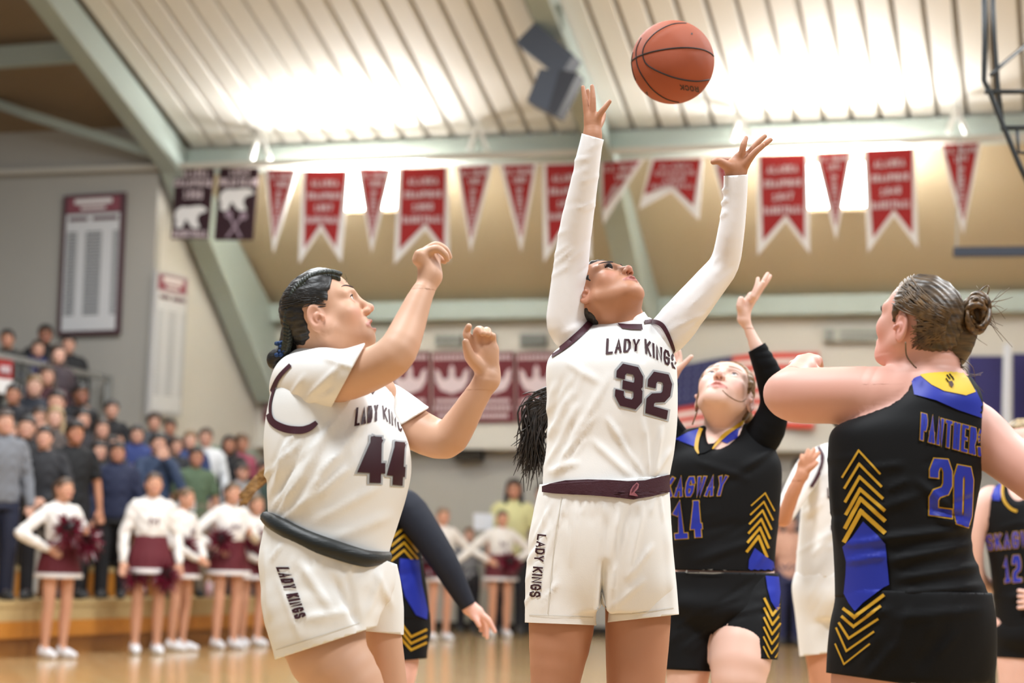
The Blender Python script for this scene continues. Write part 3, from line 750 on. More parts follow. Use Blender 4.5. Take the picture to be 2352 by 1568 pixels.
# ================================================================== bleachers
BT = -9.15
r = wroot('bleachers', W(16, BT, 0)); tag(r, 'wooden bleachers in rows along the side of the court', 'bleachers')
ROW_T = []; ROW_Z = []
for i in range(6):
    tf = BT - .72 * i; z = .5 + .3 * i
    ROW_T.append(tf - .40); ROW_Z.append(z)
    lo = .0 if i == 0 else z - .3
    MB().box_stz(7, 22.95, tf - .72, tf, z - .05, z).build('tread', M_palewood, r)
    if i == 0:
        MB().box_stz(7, 22.95, tf - .1, tf - .06, .0, .17).build('kick_board', mat('kick_wood', srgb(150, 100, 48), .4), r)
        MB().box_stz(7, 22.95, tf - .05, tf, .17, .32).build('fascia_board', M_orangewood, r)
        MB().box_stz(7, 22.95, tf - .04, tf - .01, .32, .46).build('fascia_board', M_palewood, r)
    else:
        MB().box_stz(7, 22.95, tf - .05, tf - .01, lo, z - .05).build('riser', M_orangewood if i % 2 else M_palewood, r)
# upper walkway behind the rows with its railing
UT = BT - .72 * 6
r = wroot('upper_walkway', W(16, UT - 1, 2.2)); tag(r, 'raised seating deck behind the bleachers', 'deck')
MB().box_stz(7, 22.95, UT - 7, UT, 2.25, 2.45).build('slab', M_graywall, r)
for i in range(4):
    MB().box_stz(7, 22.95, UT - 7, UT - .8 - .8 * i, 2.45 + .35 * i, 2.8 + .35 * i).build('step', M_graywall, r)
MB().box_stz(7, 22.95, UT - .12, UT - .02, 0, 2.25).build('front_wall', M_graywall, r)
RT = -12.62
r = wroot('guard_rail', W(20, RT, 2.3)); tag(r, 'grey metal guard rail with thin balusters above the crowd', 'railing')
ztop = stz(at_t(160, 850, RT))[2]
MB().bar(W(12, RT, ztop), W(22.9, RT, ztop), .06, .07).build('top_rail', M_steel, r)
MB().bar(W(12, RT, ztop - .85), W(22.9, RT, ztop - .85), .05, .05).build('bottom_rail', M_steel, r)
b0 = MB().bar(W(14, RT, ztop - .85), W(14, RT, ztop), .02, .02, up=(1, 0, 0)).build('baluster', M_steel, r)
for q in range(1, 58):
    o = b0.copy(); COL.objects.link(o); o.location = b0.location + Vector(D1 * (q * .15))
for s_ in (15.2, 17.8, 20.4, 22.85):
    MB().bar(W(s_, RT, ztop - .95), W(s_, RT, ztop + .02), .07, .07, up=(1, 0, 0)).build('post', M_steel, r)
r = wroot('rail_banner', at_t(0, 900, RT + .06)); tag(r, 'red and white cloth banner tied to the guard rail', 'banner')
MB().prism([at_t(x, y, RT + .13) for x, y in ((-60, 816), (30, 828), (29, 872), (-60, 862))], -D2 * .02).build('red_field', M_red, r)
MB().prism([at_t(x, y, RT + .13) for x, y in ((-60, 862), (29, 872), (27, 905), (-60, 896))], -D2 * .02).build('white_field', M_bwhite, r)
m = MB()
for lp in word('OUR', [(2, 838), (24, 841), (24, 858), (2, 855)], .2): m.prism([at_t(x, y, RT + .15) for x, y in lp], -D2 * .006)
m.build('lettering', M_pale, r)
tag(MB().bar(W(21.2, -12.4, 2.0), W(21.2, -12.4, 3.25), .12, .12, up=(1, 0, 0)).build('tan_post', mat('tan_post', srgb(196, 178, 130), .6)), 'tan wooden post among the crowd below the guard rail', 'post')
# ================================================================== people: tools
def skin_mat(name, col, lip=(188, 120, 112), flush=(214, 140, 126)):
    m = bpy.data.materials.new(name); m.use_nodes = True; nt = m.node_tree; b = nt.nodes['Principled BSDF']
    b.inputs['Roughness'].default_value = 0.5; b.inputs['Specular IOR Level'].default_value = 0.38
    tc = nt.nodes.new('ShaderNodeTexCoord')
    n = nt.nodes.new('ShaderNodeTexNoise'); n.inputs['Scale'].default_value = 14; n.inputs['Detail'].default_value = 5
    nt.links.new(tc.outputs['Object'], n.inputs['Vector'])
    def mix(fac, a, c):
        mx = nt.nodes.new('ShaderNodeMix'); mx.data_type = 'RGBA'
        if isinstance(fac, float): mx.inputs[0].default_value = fac
        else: nt.links.new(fac, mx.inputs[0])
        for i, v in ((6, a), (7, c)):
            if isinstance(v, tuple): mx.inputs[i].default_value = (*v, 1)
            else: nt.links.new(v, mx.inputs[i])
        return mx.outputs[2]
    c0 = srgb(*col); c1 = srgb(*[min(255, int(v * k)) for v, k in zip(col, (1.0, .955, .94))])
    c = mix(n.outputs['Fac'], c0, c1)
    for att, cc in (('flush', flush), ('lip', lip)):
        a = nt.nodes.new('ShaderNodeAttribute'); a.attribute_name = att
        c = mix(a.outputs['Fac'], c, srgb(*cc))
    nt.links.new(c, b.inputs['Base Color'])
    n2 = nt.nodes.new('ShaderNodeTexNoise'); n2.inputs['Scale'].default_value = 260
    nt.links.new(tc.outputs['Object'], n2.inputs['Vector'])
    bp = nt.nodes.new('ShaderNodeBump'); bp.inputs['Strength'].default_value = .05; bp.inputs['Distance'].default_value = .002
    nt.links.new(n2.outputs['Fac'], bp.inputs['Height']); nt.links.new(bp.outputs[0], b.inputs['Normal'])
    return m
def hair_mat(name, c0, c1, scale, rough=.42):
    m = bpy.data.materials.new(name); m.use_nodes = True; nt = m.node_tree; b = nt.nodes['Principled BSDF']
    tc = nt.nodes.new('ShaderNodeTexCoord'); mp = nt.nodes.new('ShaderNodeMapping'); mp.inputs['Scale'].default_value = scale
    n = nt.nodes.new('ShaderNodeTexNoise'); n.inputs['Scale'].default_value = 1; n.inputs['Detail'].default_value = 6
    cr = nt.nodes.new('ShaderNodeValToRGB'); cr.color_ramp.elements[0].position = .32; cr.color_ramp.elements[1].position = .72
    cr.color_ramp.elements[0].color = (*srgb(*c0), 1); cr.color_ramp.elements[1].color = (*srgb(*c1), 1)
    nt.links.new(tc.outputs['Object'], mp.inputs[0]); nt.links.new(mp.outputs[0], n.inputs['Vector']); nt.links.new(n.outputs['Fac'], cr.inputs[0])
    nt.links.new(cr.outputs[0], b.inputs['Base Color']); b.inputs['Roughness'].default_value = rough
    bp = nt.nodes.new('ShaderNodeBump'); bp.inputs['Strength'].default_value = .6; bp.inputs['Distance'].default_value = .003
    nt.links.new(n.outputs['Fac'], bp.inputs['Height']); nt.links.new(bp.outputs[0], b.inputs['Normal'])
    return m
def frame_of(f, u):
    f = np.array(f, float); f /= np.linalg.norm(f); u = np.array(u, float); u -= f * (u @ f); u /= np.linalg.norm(u)
    return np.stack([np.cross(f, u), f, u], 1)
class Head:
    """a head in its own axes: x to its right, y out of the face, z up; origin between the ears at eye height"""
    def __init__(s, c, f, u, sc=1.0, mouth=.004, eye=.0052, chub=0.0, detail=True, sk=1.0):
        s.sk = sk
        s.c = np.asarray(c, float); s.R = frame_of(f, u); s.s = sc; s.mouth = mouth; s.eye = eye; s.chub = chub; s.detail = detail
    def w(s, p): return s.c + s.s * (s.R @ np.asarray(p, float))
    def loc(s, V): return ((V - s.c) @ s.R) / s.s
    def E(s, c, r, k=.02, op='u', tilt=None):
        R = s.R if tilt is None else s.R @ tilt
        return ell(s.w(c), np.asarray(r) * s.s, R, k * s.s, op)
    def S(s, a, b, ra, rb, k=.02, flat=1.0, n=(0, 1, 0), op='u'):
        return seg(s.w(a), s.w(b), ra * s.s, rb * s.s, k * s.s, flat, None, s.R @ np.asarray(n, float), op)
    def skull(s, inf=0.0):
        return [s.E((0, -.008, .018), (.071 + inf, .080 * s.sk + inf, .080 * s.sk + inf)), s.E((0, -.028 * s.sk, -.013), (.057 + inf, .050 * s.sk + inf, .056 + inf), .03)]
    def prims(s):
        h = s.chub; P = s.skull()
        P += [s.E((0, .028, .022), (.066, .058, .068), .03), s.E((0, .03, -.04), (.058 + h, .054, .064), .03)]
        for q in (-1, 1):
            P += [s.S((q * (.056 + h), .005, -.05), (q * .02, .062, -.093), .019 + h, .014, .03),
                  s.E((q * .043, .055, -.028), (.025 + h, .022, .024), .025)]
        P += [s.E((0, .066, -.094), (.026, .02, .019), .025), s.E((0, .064, -.064), (.032, .026, .028), .02),
              s.E((0, .0, -.075), (.045 + h, .05, .03 + h * .6), .03)]
        if not s.detail:
            P += [s.S((0, .082, .004), (0, .106, -.033), .007, .012, .012)]
            for q in (-1, 1): P += [s.E((q * .076, -.006, -.012), (.011, .019, .031), .008), s.E((q * .033, .09, .0), (.016, .009, .009), .012, 'd')]
            return P
        for q in (-1, 1):
            P += [s.S((q * .05, .066, .016), (q * .014, .083, .014), .009, .008, .018), s.E((q * .033, .092, -.001), (.019, .013, .0125), .013, 'd')]
        P += [s.S((0, .081, .01), (0, .104, -.031), .0062, .0088, .014), s.E((0, .1045, -.034), (.0102, .0098, .0088), .008)]
        for q in (-1, 1):
            P += [s.E((q * .0115, .0955, -.038), (.0068, .0098, .0070), .006), s.S((q * .0068, .099, -.044), (q * .0055, .095, -.036), .0045, .003, .002, op='d'),
                  s.E((q * .033, .0705, -.001), (.0145, .0142, .0142), .006),
                  s.E((q * .0335, .0895, -.0015), (.0135, .0125, s.eye), .002, 'd')]
        # lips
        mo = s.mouth
        for q in (-1, 1):
            P += [s.S((q * .024, .082, -.0685), (q * .005, .0945, -.063 + mo * .3), .0036, .0046, .006), s.S((q * .021, .082, -.071), (0, .0918, -.0755 - mo * .8), .004, .0056, .006)]
        P += [s.S((-.017, .0945, -.0695), (.017, .0945, -.0695), .0015 + mo * .55, .0015 + mo * .55, .002, op='d'), s.S((-.010, .097, -.0695 - mo * .25), (.010, .097, -.0695 - mo * .25), .0015 + mo, .0015 + mo, .002, op='d')]
        # ears
        for q in (-1, 1):
            a = q * .30; T = np.array([[math.cos(a), -math.sin(a), 0], [math.sin(a), math.cos(a), 0], [0, 0, 1]])
            b = -.22; T2 = np.array([[1, 0, 0], [0, math.cos(b), -math.sin(b)], [0, math.sin(b), math.cos(b)]])
            T = T @ T2
            P += [s.E((q * .078, -.01, -.012), (.0075, .0195, .033), .006, 'u', T), s.E((q * .0855, -.009, -.008), (.007, .0125, .021), .004, 'd', T),
                  s.E((q * .080, -.006, -.013), (.0045, .009, .012), .004, 'u', T), s.E((q * .083, .0045, -.017), (.005, .005, .007), .004, 'u', T),
                  s.E((q * .0845, -.004, -.0165), (.005, .0055, .007), .003, 'd', T)]
        return P
    def box(s, m=.145):
        return s.c - m * s.s, s.c + m * s.s
    def masks(s, V):
        L = s.loc(V); x, y, z = np.abs(L[:, 0]), L[:, 1], L[:, 2]
        def dseg(a, b):
            a = np.array(a); b = np.array(b); ab = b - a; P = np.stack([x, y, z], 1) - a
            t = np.clip(P @ ab / (ab @ ab), 0, 1); return np.linalg.norm(P - t[:, None] * ab, axis=1)
        mo = s.mouth
        d = np.minimum(dseg((.024, .083, -.0685), (0, .0965, -.063 + mo * .3)), dseg((.021, .083, -.071), (0, .0945, -.0755 - mo * .8)))
        lip = .8 * np.clip((.0078 - d) / .003, 0, 1) * (y > .07)
        fl = np.exp(-(((x - .046) / .02) ** 2 + ((z + .032) / .018) ** 2 + ((y - .06) / .03) ** 2)) * .5 + np.exp(-(((x) / .014) ** 2 + ((z + .034) / .014) ** 2 + ((y - .11) / .016) ** 2)) * .4
        ear = np.exp(-(((x - .085) / .012) ** 2 + ((y + .008) / .025) ** 2 + ((z + .012) / .035) ** 2)) * .35
        return lip, np.clip(fl + ear, 0, .7)
    def inside_mouth(s, parent, teeth=True):
        m = MB(); 
        L = [s.w((x, .078 + .008 * math.cos(x / .02 * 1.3), -.0668 + s.mouth * .25)) for x in np.linspace(-.016, .016, 9)]
        if teeth: m.tube(L, .0028 * s.s, 6).build('teeth', mat('teeth', srgb(232, 222, 206), .3), parent, True)
        sp = sphere_np(s.w((0, .074, -.071)), np.array([.019, .012, .009]) * s.s, s.R, 12, 8)
        obj('mouth_cavity', mesh_np('mouth_cavity', *sp), mat('mouth_dark', srgb(70, 22, 22), .6), parent, True)
def sphere_np(c, rad, R=np.eye(3), nu=16, nv=10):
    V = [np.array([0, 0, 1.0])]
    for j in range(1, nv):
        a = math.pi * j / nv
        V += [np.array([math.sin(a) * math.cos(2 * math.pi * i / nu), math.sin(a) * math.sin(2 * math.pi * i / nu), math.cos(a)]) for i in range(nu)]
    V.append(np.array([0, 0, -1.0])); V = np.array(V)
    F = [(0, 1 + i, 1 + (i + 1) % nu) for i in range(nu)]
    for j in range(nv - 2): F += [(1 + j * nu + i, 1 + (j + 1) * nu + i, 1 + (j + 1) * nu + (i + 1) % nu, 1 + j * nu + (i + 1) % nu) for i in range(nu)]
    e = len(V) - 1; F += [(e, 1 + (nv - 2) * nu + (i + 1) % nu, 1 + (nv - 2) * nu + i) for i in range(nu)]
    return c + (V * rad) @ R.T, F
def eyes(hd, parent, iris=(70, 48, 34), gaze=(0, 1, 0.05), sides=(-1, 1)):
    M = [mat('eye_white', srgb(228, 222, 216), .15), mat('iris_%d_%d_%d' % iris, srgb(*iris), .1), mat('pupil', srgb(12, 10, 10), .05)]
    for q in sides:
        g = hd.R @ np.array(gaze, float); g /= np.linalg.norm(g)
        u = np.array([0, 0, 1.0]) if abs(g[2]) < .9 else np.array([1.0, 0, 0]); a = np.cross(u, g); a /= np.linalg.norm(a); b = np.cross(g, a)
        V, F = sphere_np(hd.w((q * .033, .0705, -.001)), np.ones(3) * .0127 * hd.s, np.stack([a, b, g], 1), 16, 22)
        me = mesh_np('eyeball', V, F)
        for m_ in M: me.materials.append(m_)
        o = obj('eyeball', me, None, parent, True)
        for p in me.polygons:
            c = np.mean([V[i] for i in p.vertices], 0) - hd.w((q * .033, .0705, -.001)); ang = math.degrees(math.acos(np.clip((c @ g) / np.linalg.norm(c), -1, 1)))
            p.material_index = 2 if ang < 12 else (1 if ang < 28 else 0)
def brows_lashes(hd, body, parent, col, lash=.0013, brow=.0026, rise=0.0, sides=(-1, 1), spikes=0):
    bvh = bvh_of(body)
    m_ = mat('brow_%d_%d_%d' % col, srgb(*col), .7)
    def drop(x, z):
        o = Vector(hd.w((x, .2, z))); d = Vector(hd.R @ np.array([0, -1.0, 0]))
        hit = bvh.ray_cast(o, d)[0]
        return np.array(hit) if hit is not None else hd.w((x, .08, z))
    out = hd.R @ np.array([0, 1.0, 0])
    for q in sides:
        pts = []
        for i in range(9):
            t = i / 8; x = q * (.014 + .038 * t); z = .0205 + rise + .0085 * math.sin(t * 2.2)
            pts.append(drop(x, z) + out * .0004)
        MB().tube(pts, [brow * hd.s * (1 - .75 * (i / 8) ** 2) * (.8 if i == 0 else 1) for i in range(9)], 6).build('eyebrow', m_, parent, True)
        m = MB(); pts = []
        c = hd.w((q * .033, .0705, -.001))
        for i in range(9):
            t = i / 8; a = -1 + 2 * t
            dx = .0138 * a; dz = hd.eye * math.sqrt(max(0, 1 - (a * .98) ** 2)) + .0006
            dy = math.sqrt(max(1e-6, .0150 ** 2 - dx * dx - dz * dz))
            pts.append(hd.w((q * (.0335) + dx, .0705 + dy, -.001 + dz)))
        m.tube(pts, [lash * hd.s * (.5 + .5 * math.sin(math.pi * (i + .5) / 9)) for i in range(9)], 5)
        for i in range(spikes):
            t = (i + .5) / spikes * 8; k = int(t); p = pts[k] * (1 - t + k) + pts[min(8, k + 1)] * (t - k)
            l = .0115 * hd.s; d = hd.R @ np.array([(t / 8 - .5) * .7, .8, .75]); d /= np.linalg.norm(d)
            m.tube([p, p + d * l * .6, p + d * l * .9 + hd.R @ np.array([0, 0, .35]) * l], [.0011, .0008, .0003], 4)
        m.build('eyelash', mat('lash_black', srgb(26, 20, 20), .7), parent, True)
HAIRLINE = [(.1, .070), (.080, .063), (.068, .053), (.05, .034), (.041, .014), (.034, -.006), (.024, .002), (.013, .018), (-.006, .028), (-.026, .02), (-.034, -.02), (-.046, -.06), (-.06, -.095), (-.2, -.12), (-.2, .3), (.1, .3)]
def poly_sd(P, x, y):
    P = np.array(P); d = np.full(x.shape, 1e9); ins = np.zeros(x.shape, bool)
    for i in range(len(P)):
        a, b = P[i], P[(i + 1) % len(P)]; e = b - a
        t = np.clip(((x - a[0]) * e[0] + (y - a[1]) * e[1]) / (e @ e), 0, 1)
        d = np.minimum(d, np.hypot(x - a[0] - t * e[0], y - a[1] - t * e[1]))
        if a[1] != b[1]:
            c = ((a[1] > y) != (b[1] > y)) & (x < (b[0] - a[0]) * (y - a[1]) / (b[1] - a[1]) + a[0]); ins ^= c
    return np.where(ins, -d, d)
def hair_cap(hd, m, parent, inf=.007, line=HAIRLINE, extra=(), h=.0034, rough=.0015, name='hair', soft=.008, rl=.028):
    P = hd.skull(inf) + [hd.E((0, .026, .024), (.066 + inf, .058 + inf, .068 + inf), .03)]
    V, Q = sculpt(P, h * hd.s)
    L = hd.loc(V); sd = poly_sd(line, L[:, 1], L[:, 2])
    sd = sd + .0012 * np.sin(L[:, 2] * 260 + 2 * np.sin(L[:, 1] * 150))
    mask = np.clip(.5 - sd / soft, 0, 1); mask = mask * mask * (3 - 2 * mask)
    N = vnormals(V, Q)
    rn = np.random.RandomState(3).rand(3) * 6
    st = np.sin(L[:, 2] * 260 + L[:, 0] * 90 + 3 * np.sin(L[:, 1] * 40)) * np.sin(L[:, 0] * 210 + L[:, 2] * 60 + rn[0])
    ramp = np.clip(-sd / rl, 0, 1); ramp = ramp * (2 - ramp)
    V = V - N * (((1 - mask) * .012 + (1 - ramp) * inf * .9) * hd.s)[:, None] + N * (st * rough * mask)[:, None]
    dead = mask < .02
    Q = Q[~dead[Q].all(1)]; V, Q = compact(V, Q)
    if extra:
        V2, Q2 = sculpt(list(extra), h * hd.s); Q = np.concatenate([Q, Q2 + len(V)]); V = np.concatenate([V, V2])
    return obj(name, mesh_np(name, V, Q), m, parent, True)
class Fig:
    """a figure whose joints are read from the photo: (px, py, depth offset, half-width in px)"""
    def __init__(s, Y): s.Y = Y
    def p(s, x, y, dy=0.0): return at(x, y, s.Y + dy)
    def ch(s, pts, k=.03, inf=0.0, flat=1.0, op='u', n=3):
        q = [tuple(a) + ((flat,) if len(a) < 5 else ()) for a in pts]
        if len(q) > 2 and n > 1: q = spline(q, n)
        out = []
        for a, b in zip(q[:-1], q[1:]):
            A = s.p(*a[:3]); B = s.p(*b[:3])
            out.append(seg(A, B, (a[3] + inf) * mpp(A), (b[3] + inf) * mpp(B), .001, a[4], b[4]))
        return [chain(out, k, op)]
    def sec(s, rows, inf=0.0, k=.03):
        """torso rows: (left px, right px, py, dy, half depth in metres)"""
        out = []
        for l, r, y, dy, hd in (spline(rows, 4) if len(rows) > 2 else rows):
            c = s.p((l + r) / 2, y, dy); m = mpp(c); out.append((c, max(.005, ((r - l) / 2 + inf) * m), max(.005, hd + inf * m)))
        return [loft(out, k)]
    def plane(s, a, b, keep, dy=0.0):
        """cutting plane through the pixel line a-b, running in depth; keep = a pixel on the side that stays"""
        A, B = s.p(*a, dy), s.p(*b, dy); n = np.cross(B - A, s.p(*a, dy + 1) - A); n /= np.linalg.norm(n)
        if (s.p(*keep, dy) - A) @ n > 0: n = -n
        return (A, n)
    def box(s, x0, y0, x1, y1, d0, d1):
        P = np.array([s.p(x, y, d) for x in (x0, x1) for y in (y0, y1) for d in (d0, d1)]); return P.min(0), P.max(0)
FOLD = 1.3
def fold(V, N, folds):
    """folds: (x1, y1, x2, y2, width px, height m) ridges drawn on the cloth as seen in the photo"""
    x, y = to_px(V); D = np.zeros(len(V))
    for x1, y1, x2, y2, w, a in folds:
        ex, ey = x2 - x1, y2 - y1; L2 = ex * ex + ey * ey
        t = ((x - x1) * ex + (y - y1) * ey) / L2; tc = np.clip(t, 0, 1)
        d = np.hypot(x - x1 - tc * ex, y - y1 - tc * ey)
        D += FOLD * a * np.exp(-(d / w) ** 2) * np.clip(np.sin(np.clip(t * .9 + .05, 0, 1) * math.pi) * 1.4, 0, 1)
    return V + N * D[:, None]
def cloth(name, parts, h, m, parent, folds=(), rel=1, thick=.003, seed=1):
    """parts: [(prims, planes)] each cut on its own, then joined into one garment"""
    Vs = []; Fs = []; b = 0
    for prims, planes in parts:
        V, Q = sculpt(prims, h)
        V = relax(V, Q, rel)
        if len(folds): V = fold(V, vnormals(V, Q), folds)
        me = mesh_np(name, V, Q)
        if planes: cut(me, planes)
        n = len(me.vertices); co = np.empty(n * 3, np.float32); me.vertices.foreach_get('co', co)
        Vs.append(co.reshape(-1, 3)); Fs += [tuple(i + b for i in p.vertices) for p in me.polygons]; b += n
        bpy.data.meshes.remove(me)
    me = mesh_np(name, np.concatenate(Vs), Fs)
    o = obj(name, me, m, parent, True)
    if thick:
        md = o.modifiers.new('thickness', 'SOLIDIFY'); md.thickness = thick; md.offset = -1
    return o
def rfolds(n, x0, y0, x1, y1, ang, length, w, a, seed=0):
    r = random.Random(seed); out = []
    for _ in range(n):
        x = r.uniform(x0, x1); y = r.uniform(y0, y1); t = math.radians(ang + r.uniform(-14, 14)); l = length * r.uniform(.6, 1.3) / 2
        out.append((x - math.cos(t) * l, y + math.sin(t) * l, x + math.cos(t) * l, y - math.sin(t) * l, w * r.uniform(.7, 1.4), a * r.uniform(.4, 1.1) * r.choice((1, 1, -.7))))
    return out
def body_obj(prims, h, fine, m, parent, heads=()):
    V, Q, N = sculpt(prims, h, fine, True); u = np.unique(Q); N = N[u]; V, Q = compact(V, Q)
    me = mesh_np('body', V, Q)
    lip = np.zeros(len(V), np.float32); fl = np.zeros(len(V), np.float32)
    for hd in heads:
        near = np.linalg.norm(V - hd.c, axis=1) < .15 * hd.s
        a, b = hd.masks(V[near]); lip[near] = a; fl[near] = b
    for nme, arr in (('lip', lip), ('flush', fl)):
        at_ = me.attributes.new(nme, 'FLOAT', 'POINT'); at_.data.foreach_set('value', arr)
    o = obj('body', me, m, parent, True)
    me.normals_split_custom_set_from_vertices([tuple(n) for n in N])
    return o
def px_tube(fig, pts, n=8):
    """tube through (px, py, dy, r px)"""
    P = [fig.p(*q[:3]) for q in pts]
    return MB().tube(P, [q[3] * mpp(p) for q, p in zip(pts, P)], n)
def spline(pts, n):
    """Catmull-Rom through tuples"""
    P = np.array(pts, float); out = []
    for i in range(len(P) - 1):
        p0, p1, p2, p3 = P[max(i - 1, 0)], P[i], P[i + 1], P[min(i + 2, len(P) - 1)]
        for k in range(n):
            t = k / n; out.append(.5 * ((2 * p1) + (-p0 + p2) * t + (2 * p0 - 5 * p1 + 4 * p2 - p3) * t * t + (-p0 + 3 * p1 - 3 * p2 + p3) * t ** 3))
    out.append(P[-1]); return out
def band(pts, w):
    """strip polygon quads along a pixel polyline; w = width px (number or list)"""
    P = np.array(spline(pts, 5)); n = len(P); out = []
    d = np.gradient(P, axis=0); d /= np.linalg.norm(d, axis=1, keepdims=True) + 1e-9; nn = np.stack([-d[:, 1], d[:, 0]], 1)
    ws = np.interp(np.linspace(0, 1, n), np.linspace(0, 1, len(w)), w) if isinstance(w, (list, tuple)) else np.full(n, w)
    for i in range(n - 1):
        out.append([tuple(P[i] + nn[i] * ws[i] / 2), tuple(P[i + 1] + nn[i + 1] * ws[i + 1] / 2), tuple(P[i + 1] - nn[i + 1] * ws[i + 1] / 2), tuple(P[i] - nn[i] * ws[i] / 2)])
    return out
def leg_down(fig, pts, foot, r_foot=.045):
    """continue a leg to the floor: pts = (px,py,dy,r px) thigh points, then knee/ankle placed above the foot (x, y metres)"""
    return fig.ch(pts)
def shoe(name, loc, ang, m, parent, s=1.0, sole=None):
    """low sneaker standing on z = loc[2], toe along the angle"""
    c, sn = math.cos(ang), math.sin(ang); R = np.array([[c, -sn, 0], [sn, c, 0], [0, 0, 1]])
    L = lambda x, y, z: np.asarray(loc) + R @ (np.array([x, y, z]) * s)
    P = [seg(L(-.07, 0, .045), L(.06, 0, .04), .043 * s, .040 * s, .02), seg(L(.06, 0, .036), L(.14, 0, .03), .04 * s, .03 * s, .03), seg(L(-.055, 0, .06), L(-.045, 0, .1), .038 * s, .036 * s, .03)]
    V, Q = sculpt(P, .011 * s)
    V[:, 2] = np.maximum(V[:, 2], loc[2] + .004)
    o = obj(name, mesh_np(name, V, Q), m, parent, True)
    return o
# ================================================================== player 44
M_jersey = mat('white_jersey_knit', srgb(238, 238, 236), .55, bump=(420, .06))
M_under = mat('white_undershirt', srgb(238, 236, 233), .7, bump=(300, .05))
M_trim = mat('maroon_trim', srgb(64, 22, 36), .6)
M_num = mat('maroon_print', srgb(54, 15, 27), .55)
M_grey = mat('silver_print', srgb(176, 180, 184), .5)
def lettered(bvh, parent, items, m, name='lettering', off=.0016):
    loops = []
    for txt, quad, th in items: loops += word(txt, quad, th, gap=.22)
    return decal(name, bvh, loops, m, parent, off)
def p44():
    F = Fig(4.24)
    base = F.p(800, 1350); r = wroot('person', (base[0], base[1] + .05, 0))
    tag(r, 'player in white 44 jersey and black rolled waist belt, both arms up, looking upward', 'person', 'players in white')
    hd = Head(F.p(738.1, 723.5), (.889, -.021, .457), (-.457, -.009, .889), .988, mouth=.0062, eye=.0064, chub=.006, sk=.93)
    sk = skin_mat('skin_tan', (208, 168, 141))
    tors = [(700, 790, 838, .03, .05), (658, 835, 862, .02, .10), (622, 885, 915, .0, .135), (607, 934, 1000, -.01, .15), (608, 945, 1070, -.02, .155), (614, 935, 1130, -.02, .155), (618, 914, 1200, -.02, .15), (632, 895, 1260, -.02, .15), (650, 890, 1310, -.02, .14)]
    armR = [(740, 875, -.10, 50), (800, 866, -.16, 53), (872, 838, -.20, 49), (912, 806, -.21, 46), (940, 745, -.18, 38), (962, 690, -.16, 30), (988, 640, -.14, 21)]
    armL = [(905, 945, .10, 45), (960, 988, .06, 48), (1022, 1010, .02, 44), (1054, 976, .0, 39), (1084, 926, -.02, 32), (1119, 872, -.03, 26)]
    P = F.sec(tors[:-1], -16) + F.ch([(735, 890, .02, 58), (860, 905, .06, 52)], .03)
    P += F.ch([(748, 790, .01, 58), (728, 850, .03, 56)], .04)                     # neck
    P += F.ch(armR, .02) + F.ch(armL, .02)
    P += F.ch([(735, 1290, -.02, 105), (738, 1400, -.06, 104), (752, 1500, -.09, 92), (805, 1570, -.10, 74), (850, 1680, -.1, 60), (850, 1740, -.1, 56), (800, 1880, 0, 52), (770, 2110, .1, 34)], .03)
    P += F.ch([(835, 1330, .06, 46), (866, 1400, .07, 46), (878, 1470, .08, 46), (890, 1580, .1, 46), (900, 1720, .12, 52), (890, 1860, .2, 50), (880, 2060, .25, 32)], .03)
    # near hand, wrist dropped and fingers curled
    hp = F.ch([(988, 634, -.14, 20), (970, 592, -.15, 16)], .02) + F.ch([(986, 632, -.14, 17), (984, 585, -.13, 17)], .02) + F.ch([(992, 630, -.14, 15), (998, 592, -.12, 13)], .02)
    hp += F.ch([(958, 597, -.155, 11), (961, 583, -.16, 9)], .012) + F.ch([(980, 580, -.15, 11), (1004, 571, -.16, 9.5), (1022, 584, -.16, 8), (1027, 596, -.155, 6.5)], .008)
    hp += F.ch([(976, 578, -.13, 10), (1000, 563, -.135, 9), (1022, 572, -.135, 8), (1033, 590, -.13, 6)], .007)
    hp += F.ch([(968, 580, -.11, 10), (998, 574, -.11, 8.5), (1012, 590, -.11, 8), (1020, 600, -.115, 7)], .007)
    hp += F.ch([(972, 586, -.09, 9), (996, 580, -.085, 8), (1006, 592, -.09, 7)], .007)
    hp += F.ch([(996, 622, -.12, 11), (1000, 600, -.10, 9), (1006, 586, -.10, 7.5)], .01)
    P += hp
    # far hand, open palm to the camera
    hq = F.ch([(1120, 868, -.03, 25), (1122, 845, -.035, 26, .55), (1114, 820, -.04, 26, .42)], .02) + F.ch([(1116, 812, -.04, 22, .6), (1090, 795, -.04, 12, .9)], .02) + F.ch([(1118, 815, -.04, 20, .6), (1130, 800, -.04, 12, .9)], .02)
    hq += F.ch([(1102, 842, -.045, 17), (1082, 822, -.06, 14), (1074, 803, -.07, 11), (1070, 786, -.075, 8.5)], .01)
    hq += F.ch([(1086, 792, -.04, 11), (1074, 772, -.045, 10), (1072, 762, -.045, 8.5), (1077, 749, -.055, 7)], .004)
    hq += F.ch([(1096, 795, -.04, 11.5), (1097, 762, -.045, 10.5), (1105, 758, -.065, 9), (1109, 765, -.075, 7.5)], .003)
    hq += F.ch([(1113, 795, -.04, 11), (1116, 763, -.045, 9.5), (1120, 760, -.06, 8.5), (1121, 767, -.07, 7.5)], .003)
    hq += F.ch([(1130, 800, -.04, 10), (1132, 778, -.045, 8.5), (1132, 771, -.055, 7.5)], .006)
    P += hq
    P += hd.prims()
    fine = [(*hd.box(), .0021), (*F.box(935, 540, 1050, 652, -.24, -.02), .0024), (*F.box(1050, 730, 1165, 885, -.14, .06), .0024)]
    body = body_obj(P, .0085, fine, sk, r, [hd])
    eyes(hd, r, (62, 42, 30), (-.0, 1, .05)); brows_lashes(hd, body, r, (58, 42, 42), lash=.0016, brow=.0024, rise=.003); hd.inside_mouth(r)
